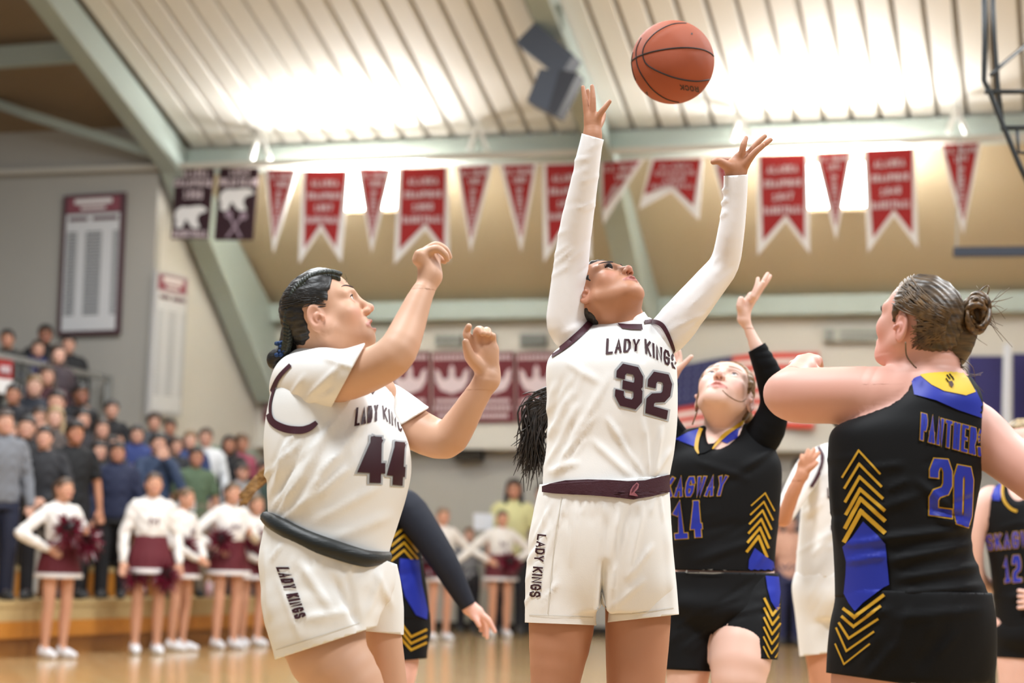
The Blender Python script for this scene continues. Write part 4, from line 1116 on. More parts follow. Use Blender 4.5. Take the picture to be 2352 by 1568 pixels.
    # clothes
    jt = F.sec(tors, 0) + F.ch([(700, 865, .0, 58), (760, 880, -.05, 60)], .05) + F.ch([(730, 870, .0, 60), (865, 905, .06, 45)], .05)
    fo = [(690, 1160, 860, 930, 10, .006), (640, 1180, 760, 980, 9, .005), (635, 1140, 700, 1010, 7, -.004), (720, 1200, 880, 1110, 12, .004), (660, 1190, 820, 1060, 9, .004), (640, 1100, 655, 1010, 6, .004),
          (760, 1240, 900, 1180, 14, .004), (830, 950, 800, 1060, 9, .003), (625, 1170, 690, 1080, 6, .004), (870, 900, 905, 960, 5, .004), (850, 905, 875, 970, 5, -.003)]
    fo += rfolds(16, 630, 1000, 760, 1190, 55, 120, 6, .0035, 4)
    top = cloth('jersey', [(jt, [F.plane((620, 1192), (890, 1300), (750, 1000))])], .0075, M_jersey, r, fo, 1)
    sl = F.ch([(690, 872, -.02, 64), (745, 870, -.10, 70), (800, 866, -.16, 66), (860, 845, -.19, 62)], .03) + F.ch([(668, 900, .02, 46), (745, 880, -.08, 60)], .04) + F.ch([(765, 822, -.02, 26), (690, 850, .05, 26)], .04)
    un = cloth('undershirt_sleeve', [(sl, [F.plane((832, 798), (766, 926), (720, 870), -.12)])], .006, M_under, r,
               [(690, 930, 790, 830, 7, .004), (700, 945, 770, 880, 6, -.003), (660, 950, 760, 900, 7, .004), (740, 820, 830, 850, 6, .003), (650, 940, 700, 860, 6, .003)], 1)
    sl2 = F.ch([(840, 908, .04, 42), (880, 922, .08, 48), (915, 945, .09, 50), (960, 985, .06, 56), (1000, 1000, .04, 56)], .03)
    cloth('undershirt_sleeve', [(sl2, [F.plane((970, 944), (930, 969), (900, 930), .08), F.plane((905, 1010), (960, 1010), (920, 940), .08)])], .006, M_under, r, [], 1)
    bv = bvh_of(top, un)
    decal('armhole_trim', bv, band([(668, 838), (640, 868), (624, 905), (618, 940), (626, 968), (655, 984), (690, 988), (712, 982), (728, 970)], [9, 10, 11, 14, 18, 18, 16, 10]), M_trim, r, .0025, 10, None, .2)
    decal('collar_trim', bv, [[(848, 893), (861, 880), (868, 890), (856, 906)]], M_trim, r, .002)
    bj = bvh_of(top)
    decal('number_outline', bj, word('4', [(823, 997), (890, 999), (888, 1114), (819, 1112)], .30) + word('4', [(890, 1008), (938, 1012), (932, 1120), (885, 1116)], .30), M_grey, r, .0014, 10)
    decal('number', bj, word('4', [(827, 1001), (886, 1003), (884, 1110), (823, 1108)], .23) + word('4', [(894, 1012), (934, 1016), (928, 1116), (889, 1112)], .23), M_num, r, .0026, 10)
    lettered(bj, r, [('LADY', [(818, 936), (869, 929), (869, 966), (814, 979)], .12), ('KINGS', [(877, 930), (936, 964), (937, 1003), (880, 962)], .12)], M_num)
    pel = F.sec([(614, 890, 1180, -.02, .15), (604, 900, 1240, -.02, .16), (598, 908, 1300, -.02, .16), (620, 905, 1350, -.02, .15), (660, 880, 1390, -.02, .12)])
    near = pel + F.ch([(720, 1240, -.02, 92), (732, 1290, -.03, 122), (738, 1370, -.06, 138), (738, 1450, -.09, 118), (738, 1530, -.09, 98)], .03)
    far = F.ch([(830, 1270, .02, 68), (850, 1320, .05, 66), (868, 1400, .07, 60), (874, 1500, .08, 52)], .03)
    fs = [(612, 1260, 620, 1420, 8, .004), (690, 1290, 760, 1400, 10, .005), (760, 1320, 828, 1440, 9, -.006), (640, 1330, 690, 1470, 8, .003), (790, 1300, 825, 1440, 8, -.004), (880, 1300, 840, 1420, 8, .004), (700, 1420, 820, 1400, 9, .003), (860, 1310, 905, 1400, 8, .003)]
    wl = F.plane((612, 1190), (890, 1288), (750, 1400))
    sh = cloth('shorts', [(near, [F.plane((635, 1513), (829, 1450), (730, 1300), -.09), wl]), (far, [F.plane((826, 1448), (922, 1457), (860, 1300), .07), wl])], .0075, M_jersey, r, fs + rfolds(12, 610, 1250, 880, 1330, 70, 60, 5, .003, 8), 1)
    bs = bvh_of(sh)
    lettered(bs, r, [('LADY KINGS', [(664, 1302), (704, 1415), (678, 1423), (634, 1302)], .17)], M_num, 'side_lettering')
    decal('hem_seam', bs, band([(634, 1492), (720, 1465), (826, 1430)], 2), mat('seam_shade', srgb(214, 210, 200), .7), r, .001)
    # rolled waistband
    fr = spline([(611, 1188, -.03, 14), (634, 1202, -.12, 19), (700, 1236, -.165, 21), (770, 1262, -.18, 22), (840, 1282, -.15, 20), (884, 1280, -.06, 14), (889, 1274, .0, 10)], 4)
    bk = spline([(889, 1274, .0, 10), (860, 1255, .1, 15), (760, 1220, .14, 16), (650, 1190, .1, 14), (613, 1188, -.02, 11)], 3)
    px_tube(F, [tuple(q) for q in fr + bk[1:]], 10).build('waist_belt', mat('black_rolled_belt', srgb(28, 32, 32), .45, bump=(60, .3, (1, 1, 6))), r, True)
    # hair: dark, braided back, blue tie and bun
    hm = hair_mat('black_hair', (11, 11, 11), (40, 35, 31), (60, 60, 160))
    nape = F.ch([(690, 760, .03, 44), (672, 800, .05, 34), (650, 818, .05, 24)], .03)
    hair_cap(hd, hm, r, .006, [(.1, .068), (.082, .061), (.0706, .0585), (.0623, .0486), (.0459, .0296), (.0375, .0175), (.0345, -.004), (.026, .010), (.0122, .0195), (-.008, .026), (-.028, .018), (-.034, -.03), (-.022, -.07), (-.02, -.1), (-.2, -.14), (-.2, .3), (.1, .3)], nape, soft=.012, rl=.045)
    br = spline([(776, 634, -.04), (758, 630, -.045), (730, 633, -.05), (703, 647, -.055), (682, 668, -.055), (669, 700, -.05), (662, 740, -.04), (661, 780, -.03), (654, 805, -.02)], 5)
    m = MB()
    for i, q in enumerate(br):
        for sgn in (-1, 1):
            d = np.array(br[min(i + 1, len(br) - 1)]) - np.array(br[max(i - 1, 0)]); d /= np.linalg.norm(d[:2]) + 1e-9
            ox, oy = -d[1] * 5 * sgn, d[0] * 5 * sgn
            c = F.p(q[0] + ox * (.7), q[1] + oy * .7, q[2])
            V, Fc = sphere_np(c, np.array([.0105, .008, .0068]), frame_of((-d[1] * .2, 1, 0), (d[0] * sgn - d[1], 0, -d[1] * sgn - d[0] * 1.0)), 8, 6)
            m.add(V, Fc)
    m.build('braid', hair_mat('braid_hair', (14, 16, 15), (50, 58, 44), (200, 200, 200)), r, True)
    m = MB(); rs = random.Random(12)
    for i in range(130):     # hair combed from the hairline up and back to the braid
        z0 = rs.uniform(-.002, .062); y0 = np.interp(z0, [0, .0175, .0296, .0486, .062], [.031, .036, .044, .060, .07]) - rs.random() ** 1.5 * .07
        if y0 < .02 and z0 < .03: z0 = .03 + rs.random() * .03
        y1, z1 = y0 - rs.uniform(.03, .06), z0 + rs.uniform(.005, .04); pts = []
        for t in np.linspace(0, 1, 7):
            y = y0 * (1 - t) + y1 * t; z = z0 * (1 - t) + z1 * t; q = 1 - ((y + .008) / .0815) ** 2 - ((z - .018) / .0815) ** 2
            if q > .02: pts.append(hd.w((.0785 * math.sqrt(q), y, z)))
        if len(pts) > 3: m.tube(pts, [.0004 + .0012 * math.sin(math.pi * (k + .3) / len(pts)) for k in range(len(pts))], 4)
    tag(m.build('combed_strands', hm, r, True), kind='stuff')
    V, Q = sculpt(F.ch([(650, 812, .0, 20), (632, 822, 0, 19), (630, 832, .0, 16)], .02), .004)
    obj('hair_bun', mesh_np('hair_bun', V, Q), hm, r, True)
    tm = mat('blue_hair_tie', srgb(30, 62, 112), .6, bump=(200, .4))
    mt = MB()
    for a in np.linspace(0, 2 * math.pi, 9)[:-1]:
        mt.tube([F.p(648 + 4 * math.cos(a), 800 + 13 * math.sin(a), -.02 * math.cos(a)), F.p(643 + 9 * math.cos(a * 2), 802 + 15 * math.sin(a + .5), -.025)], .005, 6)
    mt.build('hair_tie', tm, r, True)
    m = MB(); rn = random.Random(2)
    for i in range(70):
        x = rn.uniform(660, 800); y = 640 + abs(x - 765) ** 1.55 * .072 + rn.uniform(-3, 6); l = rn.uniform(14, 34); a = math.radians(rn.uniform(40, 150))
        P0 = [(x, y, -.02, .5), (x + math.cos(a) * l * .5, y - math.sin(a) * l * .4, -.02, .4), (x + math.cos(a + .6) * l, y - math.sin(a + .6) * l * .7, -.02, .2)]
        P1 = [F.p(*q[:3]) for q in P0]; m.tube(P1, [.0004, .0003, .0001], 3)
    tag(m.build('flyaway_hair', hm, r), kind='stuff')
    wsh = mat('white_sneaker', srgb(222, 222, 224), .5)
    a = F.p(775, 2120, .1); shoe('shoe', (a[0], a[1], 0), math.radians(-60), wsh, r)
    a = F.p(882, 2080, .25); shoe('shoe', (a[0], a[1], 0), math.radians(-60), wsh, r)
p44()
# ================================================================== player 32
def p32():
    F = Fig(4.85)
    base = F.p(1390, 1350); r = wroot('person', (base[0], base[1], 0))
    tag(r, 'player in white 32 jersey over long white sleeves, reaching both arms up for the ball', 'person', 'players in white')
    hd = Head(F.p(1388.9, 679.5), (.428, -.388, .816), (-.471, .675, .568), .926, mouth=.0045, eye=.0022, chub=.003)
    sk = skin_mat('skin_bronze', (180, 131, 102), lip=(168, 96, 94))
    tors = [(1394, 1486, 733, .02, .055), (1362, 1506, 752, .01, .08), (1318, 1530, 778, .0, .10), (1272, 1548, 812, .0, .115), (1254, 1555, 850, -.01, .12), (1258, 1556, 950, -.01, .125), (1255, 1549, 1030, -.01, .12), (1247, 1538, 1090, -.01, .125), (1246, 1534, 1140, -.01, .13), (1246, 1534, 1200, -.01, .125)]
    aL = [(1330, 780, .0, 44), (1303, 745, .0, 46), (1306, 690, -.01, 45), (1313, 600, -.03, 39), (1325, 510, -.06, 36), (1340, 430, -.09, 31), (1350, 370, -.11, 28), (1361, 312, -.12, 20)]
    aR = [(1500, 790, .0, 40), (1535, 765, .0, 46), (1580, 712, -.02, 44), (1632, 648, -.04, 37), (1664, 605, -.05, 33), (1678, 540, -.08, 30), (1688, 460, -.1, 27), (1690, 400, -.11, 22)]
    P = F.sec(tors, -13) + F.ch(aL, .03, -6) + F.ch(aR, .03, -6)
    P += F.ch([(1418, 700, .03, 44), (1432, 745, .02, 46), (1440, 800, .0, 60)], .04)
    P += F.ch([(1310, 1180, 0, 72), (1296, 1300, -.01, 78), (1289, 1440, -.02, 75), (1275, 1568, -.03, 57), (1268, 1690, -.03, 50), (1270, 1760, 0, 48), (1275, 1850, .04, 52), (1280, 2050, .05, 30)], .02)
    P += F.ch([(1460, 1180, 0, 70), (1466, 1300, 0, 76), (1465, 1430, 0, 75), (1460, 1568, -.01, 67), (1455, 1690, -.01, 54), (1452, 1760, .02, 50), (1452, 1850, .06, 54), (1450, 2050, .08, 30)], .02)
    # hands
    a = F.ch([(1361, 318, -.12, 20, .8), (1361, 296, -.12, 20, .7), (1361, 276, -.12, 19, .6)], .02)
    a += F.ch([(1354, 280, -.12, 11), (1347, 256, -.12, 7.5), (1344, 231, -.12, 6.6), (1339, 200, -.115, 4.6)], .007)
    a += F.ch([(1362, 275, -.12, 10), (1362, 254, -.125, 7.5), (1362, 226, -.125, 6.6), (1360, 198, -.12, 4.8)], .007)
    a += F.ch([(1368, 282, -.12, 11), (1377, 264, -.13, 7.5), (1388, 249, -.135, 6.5), (1400, 233, -.135, 5)], .007)
    a += F.ch([(1356, 276, -.09, 9), (1353, 252, -.085, 7), (1352, 228, -.08, 6), (1350, 208, -.08, 4.6)], .006)
    a += F.ch([(1372, 292, -.09, 10), (1382, 276, -.07, 7.5), (1386, 262, -.06, 6)], .008)
    b = F.ch([(1690, 404, -.11, 22, .8), (1693, 385, -.115, 24, .6), (1704, 366, -.12, 20, .55)], .02) + F.ch([(1694, 384, -.115, 18), (1672, 381, -.125, 13), (1655, 372, -.135, 9), (1648, 370, -.14, 8), (1638, 372, -.14, 6.2)], .012)
    b += F.ch([(1700, 366, -.12, 11), (1704, 352, -.13, 8.2), (1708, 333, -.135, 7.2), (1714, 317, -.13, 5)], .006)
    b += F.ch([(1708, 366, -.115, 11), (1722, 350, -.12, 7.8), (1740, 328, -.12, 6.8), (1757, 313, -.115, 5)], .006)
    b += F.ch([(1714, 368, -.10, 11), (1732, 352, -.10, 7.5), (1754, 333, -.10, 6.6), (1770, 321, -.095, 5)], .005)
    b += F.ch([(1712, 376, -.125, 11), (1726, 359, -.135, 8), (1740, 344, -.14, 7), (1752, 333, -.14, 5.2)], .006)
    P += a + b + hd.prims()
    fine = [(*hd.box(), .0021), (*F.box(1325, 185, 1415, 335, -.2, -.02), .0022), (*F.box(1625, 300, 1782, 420, -.2, -.02), .0022)]
    body = body_obj(P, .009, fine, sk, r, [hd])
    eyes(hd, r, (50, 34, 26), (0, 1, .3)); brows_lashes(hd, body, r, (44, 34, 36), lash=.0016, brow=.0034, rise=.0, spikes=16); hd.inside_mouth(r)
    # clothes
    fo = [(1275, 1090, 1400, 860, 8, .004), (1262, 1060, 1330, 930, 7, .004), (1258, 1000, 1310, 900, 6, .0035), (1480, 1098, 1395, 960, 6, .006), (1490, 1098, 1478, 960, 6, .005), (1500, 1096, 1520, 980, 6, .005), (1470, 1098, 1430, 1000, 6, -.005),
          (1455, 1100, 1360, 1010, 8, .004), (1500, 1096, 1540, 1030, 6, .004), (1260, 1085, 1330, 1060, 8, .004), (1300, 830, 1380, 880, 9, .003), (1440, 780, 1478, 830, 6, -.004)]
    fo += rfolds(16, 1262, 880, 1340, 1080, 62, 110, 6, .003, 5)
    top = cloth('jersey', [(F.sec(tors, 0) + F.ch([(1345, 775, 0, 24), (1385, 735, .03, 16)], .03) + F.ch([(1520, 775, .0, 22), (1490, 745, .02, 12)], .03), [F.plane((1240, 1121), (1540, 1100), (1390, 900))])], .007, M_jersey, r, fo, 1)
    M_sl = mat('white_compression_sleeve', srgb(240, 239, 240), .5, bump=(500, .05))
    sf = rfolds(26, 1270, 320, 1380, 800, 30, 60, 5, .0018, 11) + rfolds(24, 1500, 420, 1710, 830, 40, 80, 5, .0022, 12) + [(1658, 440, 1672, 432, 4, .004), (1656, 470, 1672, 455, 4, .004), (1655, 500, 1670, 484, 4, .003)]
    sl = cloth('undershirt_sleeve', [(F.ch(aL[:-1] + [(1360, 318, -.12, 25), (1367, 282, -.12, 25)], .02, 1), [F.plane((1335, 306), (1384, 320), (1350, 400), -.12)])], .006, M_sl, r, sf, 1, .002)
    s2 = cloth('undershirt_sleeve', [(F.ch(aR[:-1] + [(1690, 408, -.11, 27), (1691, 370, -.11, 27)], .02, 1), [F.plane((1660, 404), (1720, 401), (1690, 450), -.11)])], .006, M_sl, r, sf, 1, .002)
    nk = cloth('undershirt_collar', [(F.ch([(1430, 735, .02, 47), (1440, 760, .01, 56), (1442, 800, 0, 66)], .03, 2), [F.plane((1412, 748), (1456, 727), (1440, 780), -.03), F.plane((1390, 770), (1500, 770), (1440, 740))])], .006, M_under, r, [], 1, .002)
    bv = bvh_of(top, sl, s2, nk)
    decal('armhole_trim', bv, band([(1377, 712), (1355, 742), (1325, 772), (1290, 800), (1252, 823)], [16, 17, 16, 14, 13]), M_trim, r, .003, 10, None, .3)
    decal('armhole_trim', bv, band([(1480, 740), (1502, 739), (1522, 748), (1538, 778), (1549, 812), (1555, 850)], [9, 10, 11, 9, 7, 5]), M_trim, r, .003, 10, None, .3)
    decal('collar_trim', bv, [[(1418, 743), (1440, 745), (1474, 745), (1476, 758), (1450, 757), (1428, 754)]], M_trim, r, .003, 10, None, .3)
    decal('collar_mark', bv, band([(1389, 731), (1394, 733), (1400, 728)], [2, 3, 2]), M_trim, r, .003, 10, None, .3)
    bj = bvh_of(top)
    decal('number_outline', bj, word('3', [(1413, 827), (1482, 841), (1477, 948), (1407, 932)], .255) + word('2', [(1486, 846), (1551, 858), (1535, 968), (1478, 952)], .255), M_grey, r, .0014, 10)
    decal('number', bj, word('3', [(1418, 832), (1478, 846), (1473, 943), (1411, 928)], .205) + word('2', [(1490, 851), (1546, 862), (1530, 963), (1482, 948)], .205), M_num, r, .0026, 10)
    lettered(bj, r, [('LADY', [(1393, 777), (1470, 779), (1468, 806), (1391, 814)], .15), ('KINGS', [(1480, 777), (1556, 817), (1555, 850), (1482, 812)], .15)], M_num)
    pel = F.sec([(1245, 1536, 1085, -.01, .13), (1243, 1537, 1140, -.01, .138), (1228, 1543, 1220, -.01, .14), (1224, 1544, 1290, -.01, .135), (1222, 1548, 1350, -.015, .12), (1250, 1525, 1405, -.02, .10)])
    lL = pel + F.ch([(1325, 1120, -.01, 76), (1312, 1160, -.01, 80), (1300, 1250, -.01, 84), (1293, 1350, -.02, 86), (1290, 1470, -.02, 85)], .02)
    lR = F.ch([(1460, 1120, -.01, 76), (1462, 1160, -.01, 78), (1464, 1250, -.0, 80), (1470, 1350, -.0, 84), (1476, 1470, -.0, 88)], .02)
    wl = F.plane((1240, 1112), (1540, 1092), (1390, 1300))
    fs = [(1300, 1140, 1250, 1300, 6, .004), (1325, 1145, 1310, 1300, 6, .003), (1420, 1150, 1405, 1420, 6, .005), (1450, 1150, 1400, 1330, 7, -.004), (1480, 1150, 1440, 1330, 7, .004), (1388, 1290, 1382, 1440, 8, -.022), (1384, 1340, 1382, 1440, 5, -.02), (1395, 1180, 1386, 1320, 6, -.004), (1530, 1200, 1545, 1400, 8, .004), (1270, 1150, 1225, 1250, 5, .004), (1480, 1330, 1400, 1400, 8, .004), (1500, 1250, 1440, 1330, 7, .004)]
    fs += rfolds(24, 1245, 1140, 1530, 1190, 84, 60, 3.5, .003, 21) + rfolds(12, 1215, 1200, 1270, 1400, 60, 80, 5, .003, 22)
    sh = cloth('shorts', [(lL, [F.plane((1200, 1429), (1378, 1436), (1300, 1300)), wl]), (lR, [F.plane((1384, 1430), (1566, 1410), (1470, 1300)), wl])], .0072, M_jersey, r, fs, 1)
    bs = bvh_of(sh)
    lettered(bs, r, [('LADY KINGS', [(1255, 1228), (1241, 1372), (1216, 1370), (1235, 1226)], .18)], M_num, 'side_lettering')
    ba = bvh_of(sh, top)
    tb = [(1247, 1117), (1270, 1109), (1300, 1103), (1350, 1101), (1400, 1102), (1440, 1105), (1480, 1103), (1536, 1089)]
    bb = [(1536, 1130), (1500, 1139), (1455, 1147), (1400, 1141), (1350, 1137), (1300, 1135), (1270, 1133), (1247, 1130)]
    wb = decal('waistband', ba, [tb + bb], mat('maroon_waistband', srgb(58, 18, 30), .7, bump=(300, .2)), r, .005, 12, None, .3)
    decal('fish_emblem', ba, [[(1461, 1108), (1466, 1112), (1464, 1121), (1457, 1131), (1463, 1140), (1452, 1138), (1444, 1137), (1446, 1126), (1452, 1116)]], mat('fish_outline', srgb(150, 88, 96), .6), r, .0075, 6, None, .3)
    decal('fish_emblem', ba, [[(1460, 1111), (1463, 1114), (1459, 1122), (1453, 1130), (1449, 1131), (1453, 1120)]], mat('fish_body', srgb(84, 30, 42), .6), r, .009, 6, None, .3)
    for b_ in ([(1206, 1412), (1290, 1415), (1374, 1418)], [(1390, 1412), (1470, 1407), (1558, 1394)]):
        decal('hem_seam', bs, band(b_, 2), mat('seam_shade', (0, 0, 0)), r, .001)
    decal('side_seam', bs, band([(1290, 1142), (1272, 1260), (1258, 1410)], 2), mat('seam_shade', (0, 0, 0)), r, .001)
    # hair
    hm = hair_mat('brown_black_hair', (16, 13, 11), (52, 41, 34), (140, 140, 60))
    hair_cap(hd, hm, r, .006)
    rn = random.Random(5); m = MB()
    for i in range(150):
        a = rn.gauss(0, 1); x0 = 1290 + rn.uniform(-10, 10); y0 = 905 + rn.uniform(-25, 25)
        ex = 1205 + rn.gauss(0, 20) + (i % 5) * 6; ey = 1070 + rn.gauss(0, 26) - max(0, (1200 - ex)) * .9
        mx = 1235 + rn.gauss(0, 14); my = 955 + rn.gauss(0, 24); w = rn.uniform(-12, 12)
        q = spline([(x0, y0, .12), (mx, my, .13), ((mx + ex) / 2 + w, (my + ey) / 2 + 6, .13 + rn.uniform(-.02, .02)), (ex, ey, .13)], 4)
        m.tube([F.p(*v) for v in q], [.0034 * (1 - .8 * (k / (len(q) - 1)) ** 1.5) for k in range(len(q))], 5)
    for x, y, x2, y2, x3, y3 in ((1250, 930, 1215, 908, 1196, 930), (1250, 915, 1225, 900, 1200, 905)):
        q = spline([(x, y, .12), (x2, y2, .12), (x3, y3, .12)], 6); m.tube([F.p(*v) for v in q], .0011, 4)
    q = spline([(1372, 700, .16), (1340, 760, .2), (1310, 840, .2), (1285, 905, .14)], 5)
    m.tube([F.p(*v) for v in q], .022, 8)
    tag(m.build('ponytail', hm, r, True), kind='stuff')
    for x in (1280, 1450):
        a = F.p(x, 2060, .05); shoe('shoe', (a[0], a[1] - .03, 0), math.radians(-80), mat('white_sneaker', (0, 0, 0)), r)
p32()
# ================================================================== the ball
def ball():
    Y = 5.3; c = at(1545, 143, Y); R = 95.5 * mpp(c)
    r = wroot('basketball', c); tag(r, 'orange basketball with black seams in the air above the reaching hands', 'ball')
    V, F_ = sphere_np(c, np.ones(3) * R, np.eye(3), 48, 32)
    mm = mat('orange_pebbled_leather', srgb(160, 76, 44), .55, noise=(9, .1), bump=(900, .5))
    o = obj('cover', mesh_np('cover', V, F_), mm, r, True)
    bv = BVHTree.FromPolygons([tuple(v) for v in V], F_)
    S = [[(1300, 510), (1350, 470), (1420, 440), (1550, 405), (1700, 382), (1850, 376), (1980, 392), (2060, 425), (2096, 458)],
         [(1830, 140), (1700, 150), (1560, 215), (1460, 310), (1415, 400), (1420, 480), (1460, 545), (1560, 605), (1700, 660), (1830, 690), (1950, 700), (2070, 680)],
         [(1400, 280), (1355, 380), (1350, 470), (1370, 570), (1430, 680), (1520, 790), (1640, 870), (1760, 902)],
         [(1318, 420), (1306, 520), (1322, 620), (1345, 690)]]
    for s in S:
        pts = []
        for x, y in spline(s, 5):
            h = bv.ray_cast(Vector(CAM), Vector(ray(1140 + x / 4.2, 20 + y / 4.2)).normalized())[0]
            if h is not None: pts.append(c + (np.array(h) - c) * .997)
        for sg in (1, -1):
            MB().tube([c + sg * (p - c) for p in pts], .0026, 6).build('seam', mat('ball_seam_black', srgb(34, 26, 24), .6), r, True)
    dk = mat('ball_print', srgb(62, 34, 26), .6)
    decal('lettering', bv, word('ROCK', [(1606, 212), (1563, 206), (1561, 194), (1604, 199)], .22, gap=.2), dk, r, .0006, 5)
    decal('mark', bv, word('A', [(1480, 207), (1493, 214), (1489, 222), (1477, 216)], .25), dk, r, .0006, 5)
    decal('valve', bv, [[(1589 + 2.5 * math.cos(a), 77.5 + 2.5 * math.sin(a)) for a in np.linspace(0, 6.28, 9)[:-1]]], dk, r, .0006, 5)
ball()
# ================================================================== visiting players in black
M_blk = mat('black_jersey_knit', srgb(11, 11, 13), .7, bump=(420, .08), spec=.2)
M_blks = mat('black_stretch_sleeve', srgb(9, 10, 13), .75, spec=.15)
M_blue = mat('royal_blue_print', srgb(28, 44, 158), .5)
M_gold = mat('gold_print', srgb(198, 152, 34), .5)
def outlined(bvh, parent, items, th=.2, grow=2.2, name='lettering', gap=.25):
    o = []; i = []
    for txt, q in items: o += word(txt, q, th, gap, grow=grow); i += word(txt, q, th, gap, grow=-.2)
    decal(name + '_outline', bvh, o, M_gold, parent, .0012, 9); return decal(name, bvh, i, M_blue, parent, .0026, 9)
def chevrons(bvh, parent, sets, name='chevron'):
    for pts, w in sets: decal(name, bvh, [q for a, b in zip(pts[:-1], pts[1:]) for q in stroke([a, b], w)], M_gold, parent, .002, 10, None, .15)
def p14():
    F = Fig(5.9)
    base = F.p(1660, 1350); r = wroot('person', (base[0], base[1], 0))
    tag(r, 'player in black 14 jersey with blond hair pulled back, face tipped up, arm raised', 'person', 'players in black')
    hd = Head(F.p(1665.5, 908.8), (-.169, -.66, .732), (.296, .674, .677), 1.056, mouth=.0055, eye=.0056, chub=-.004)
    sk = skin_mat('skin_fair', (226, 190, 174), lip=(200, 124, 118), flush=(226, 150, 146))
    tors = [(1618, 1715, 985, .03, .06), (1590, 1745, 1002, .02, .09), (1558, 1778, 1030, .01, .11), (1538, 1795, 1070, .0, .125), (1536, 1792, 1150, .0, .13), (1540, 1784, 1230, .0, .13), (1542, 1778, 1310, .0, .135), (1545, 1780, 1370, 0, .13)]
    aL = [(1735, 1020, .0, 44), (1762, 985, -.03, 40), (1778, 930, -.06, 31), (1770, 875, -.09, 30), (1752, 828, -.11, 25), (1728, 775, -.11, 17), (1708, 730, -.11, 14)]
    aR = [(1590, 1040, .03, 26), (1545, 995, .06, 26), (1520, 940, .08, 24), (1535, 890, .08, 17), (1548, 862, .08, 12)]
    P = F.sec(tors, -11) + F.ch(aL, .02, -4) + F.ch(aR, .02, -4)
    P += F.ch([(1670, 925, .04, 42), (1663, 965, .03, 44), (1660, 1030, .03, 50)], .03)
    P += F.ch([(1600, 1300, 0, 58), (1590, 1440, -.02, 60), (1580, 1545, -.04, 50), (1575, 1640, -.02, 40), (1575, 1760, .1, 38), (1575, 1920, .1, 24)], .02)
    P += F.ch([(1715, 1300, 0, 62), (1712, 1420, -.05, 72), (1700, 1520, -.12, 70), (1690, 1640, -.14, 46), (1690, 1740, -.05, 42), (1690, 1930, .0, 24)], .02)
    h_ = F.ch([(1708, 732, -.11, 14), (1714, 706, -.115, 14, .7), (1728, 682, -.12, 13, .6)], .015) + F.ch([(1704, 715, -.12, 10), (1699, 702, -.13, 8), (1702, 687, -.13, 7)], .01)
    h_ += F.ch([(1726, 686, -.13, 8), (1734, 668, -.14, 6), (1739, 653, -.14, 5.4), (1741, 640, -.135, 4.6)], .005) + F.ch([(1730, 682, -.115, 8), (1746, 660, -.12, 6.2), (1756, 642, -.12, 5.6), (1763, 629, -.115, 4.6)], .005)
    h_ += F.ch([(1734, 684, -.10, 8), (1748, 664, -.10, 6), (1760, 648, -.10, 5.4), (1769, 634, -.095, 4.4)], .004) + F.ch([(1732, 680, -.14, 7), (1743, 662, -.145, 5.6), (1752, 649, -.145, 5)], .004)
    g_ = F.ch([(1548, 862, .08, 11), (1555, 850, .07, 10), (1566, 840, .06, 7), (1588, 819, .05, 5)], .006) + F.ch([(1552, 852, .08, 8), (1562, 826, .09, 5.5), (1560, 806, .09, 4.6)], .005) + F.ch([(1549, 850, .1, 8), (1552, 822, .11, 5.5), (1550, 800, .11, 4.6)], .005) + F.ch([(1544, 850, .11, 8), (1541, 822, .12, 5.5), (1538, 802, .12, 4.6)], .005) + F.ch([(1540, 855, .1, 7), (1530, 832, .12, 5), (1526, 818, .12, 4.4)], .005)
    P += h_ + g_ + hd.prims()
    fine = [(*hd.box(), .0023), (*F.box(1688, 615, 1780, 745, -.2, -.02), .0023), (*F.box(1515, 790, 1600, 880, 0, .2), .003)]
    body = body_obj(P, .010, fine, sk, r, [hd])
    eyes(hd, r, (110, 126, 140), (0, 1, .25)); brows_lashes(hd, body, r, (150, 112, 90), lash=.001, brow=.002); hd.inside_mouth(r, False)
    top = cloth('jersey', [(F.sec(tors, 0) + F.ch([(1590, 1012, .0, 30), (1735, 1005, .0, 32)], .04) + F.ch([(1662, 955, -.04, 56), (1652, 990, -.08, 38), (1634, 1026, -.12, 12)], .006, op='d'), [F.plane((1530, 1308), (1790, 1312), (1660, 1100))])], .008, M_blk, r,
                [(1600, 1060, 1720, 1100, 9, .004), (1700, 1080, 1790, 1020, 9, .005), (1590, 1290, 1740, 1240, 10, .004), (1740, 1300, 1785, 1200, 7, .004)] + rfolds(10, 1560, 1050, 1780, 1300, 20, 90, 7, .003, 3), 1)
    s1 = cloth('black_sleeve', [(F.ch(aL, .02, 2), [F.plane((1712, 812), (1760, 785), (1770, 880), -.11)])], .006, M_blks, r, rfolds(10, 1720, 790, 1800, 960, 20, 50, 4, .003, 6), 1)
    s2 = cloth('black_sleeve', [(F.ch(aR, .02, 5), [F.plane((1500, 880), (1570, 880), (1530, 950), .08)])], .008, M_blks, r, [], 1)
    bv = bvh_of(top, s1, s2, body)
    nk = decal('black_undershirt', bv, [[(1611, 1000), (1608, 1020), (1606, 1042), (1618, 1040), (1634, 1032), (1655, 1005), (1640, 1018), (1625, 1020)]], M_blks, r, .003, 8, None, .2)
    decal('collar_trim', bv, band([(1610, 984), (1603, 1005), (1600, 1028), (1605, 1042)], [8, 9, 9, 3]), M_gold, r, .004, 8, None, .2)
    decal('collar_trim', bv, band([(1711, 966), (1690, 980), (1660, 1004), (1636, 1032)], [8, 9, 9, 3]), M_gold, r, .004, 8, None, .2)
    decal('shoulder_panel', bv, [[(1551, 1008), (1581, 992), (1604, 985), (1599, 1010), (1597, 1026)]], M_blue, r, .002, 8, None, .2)
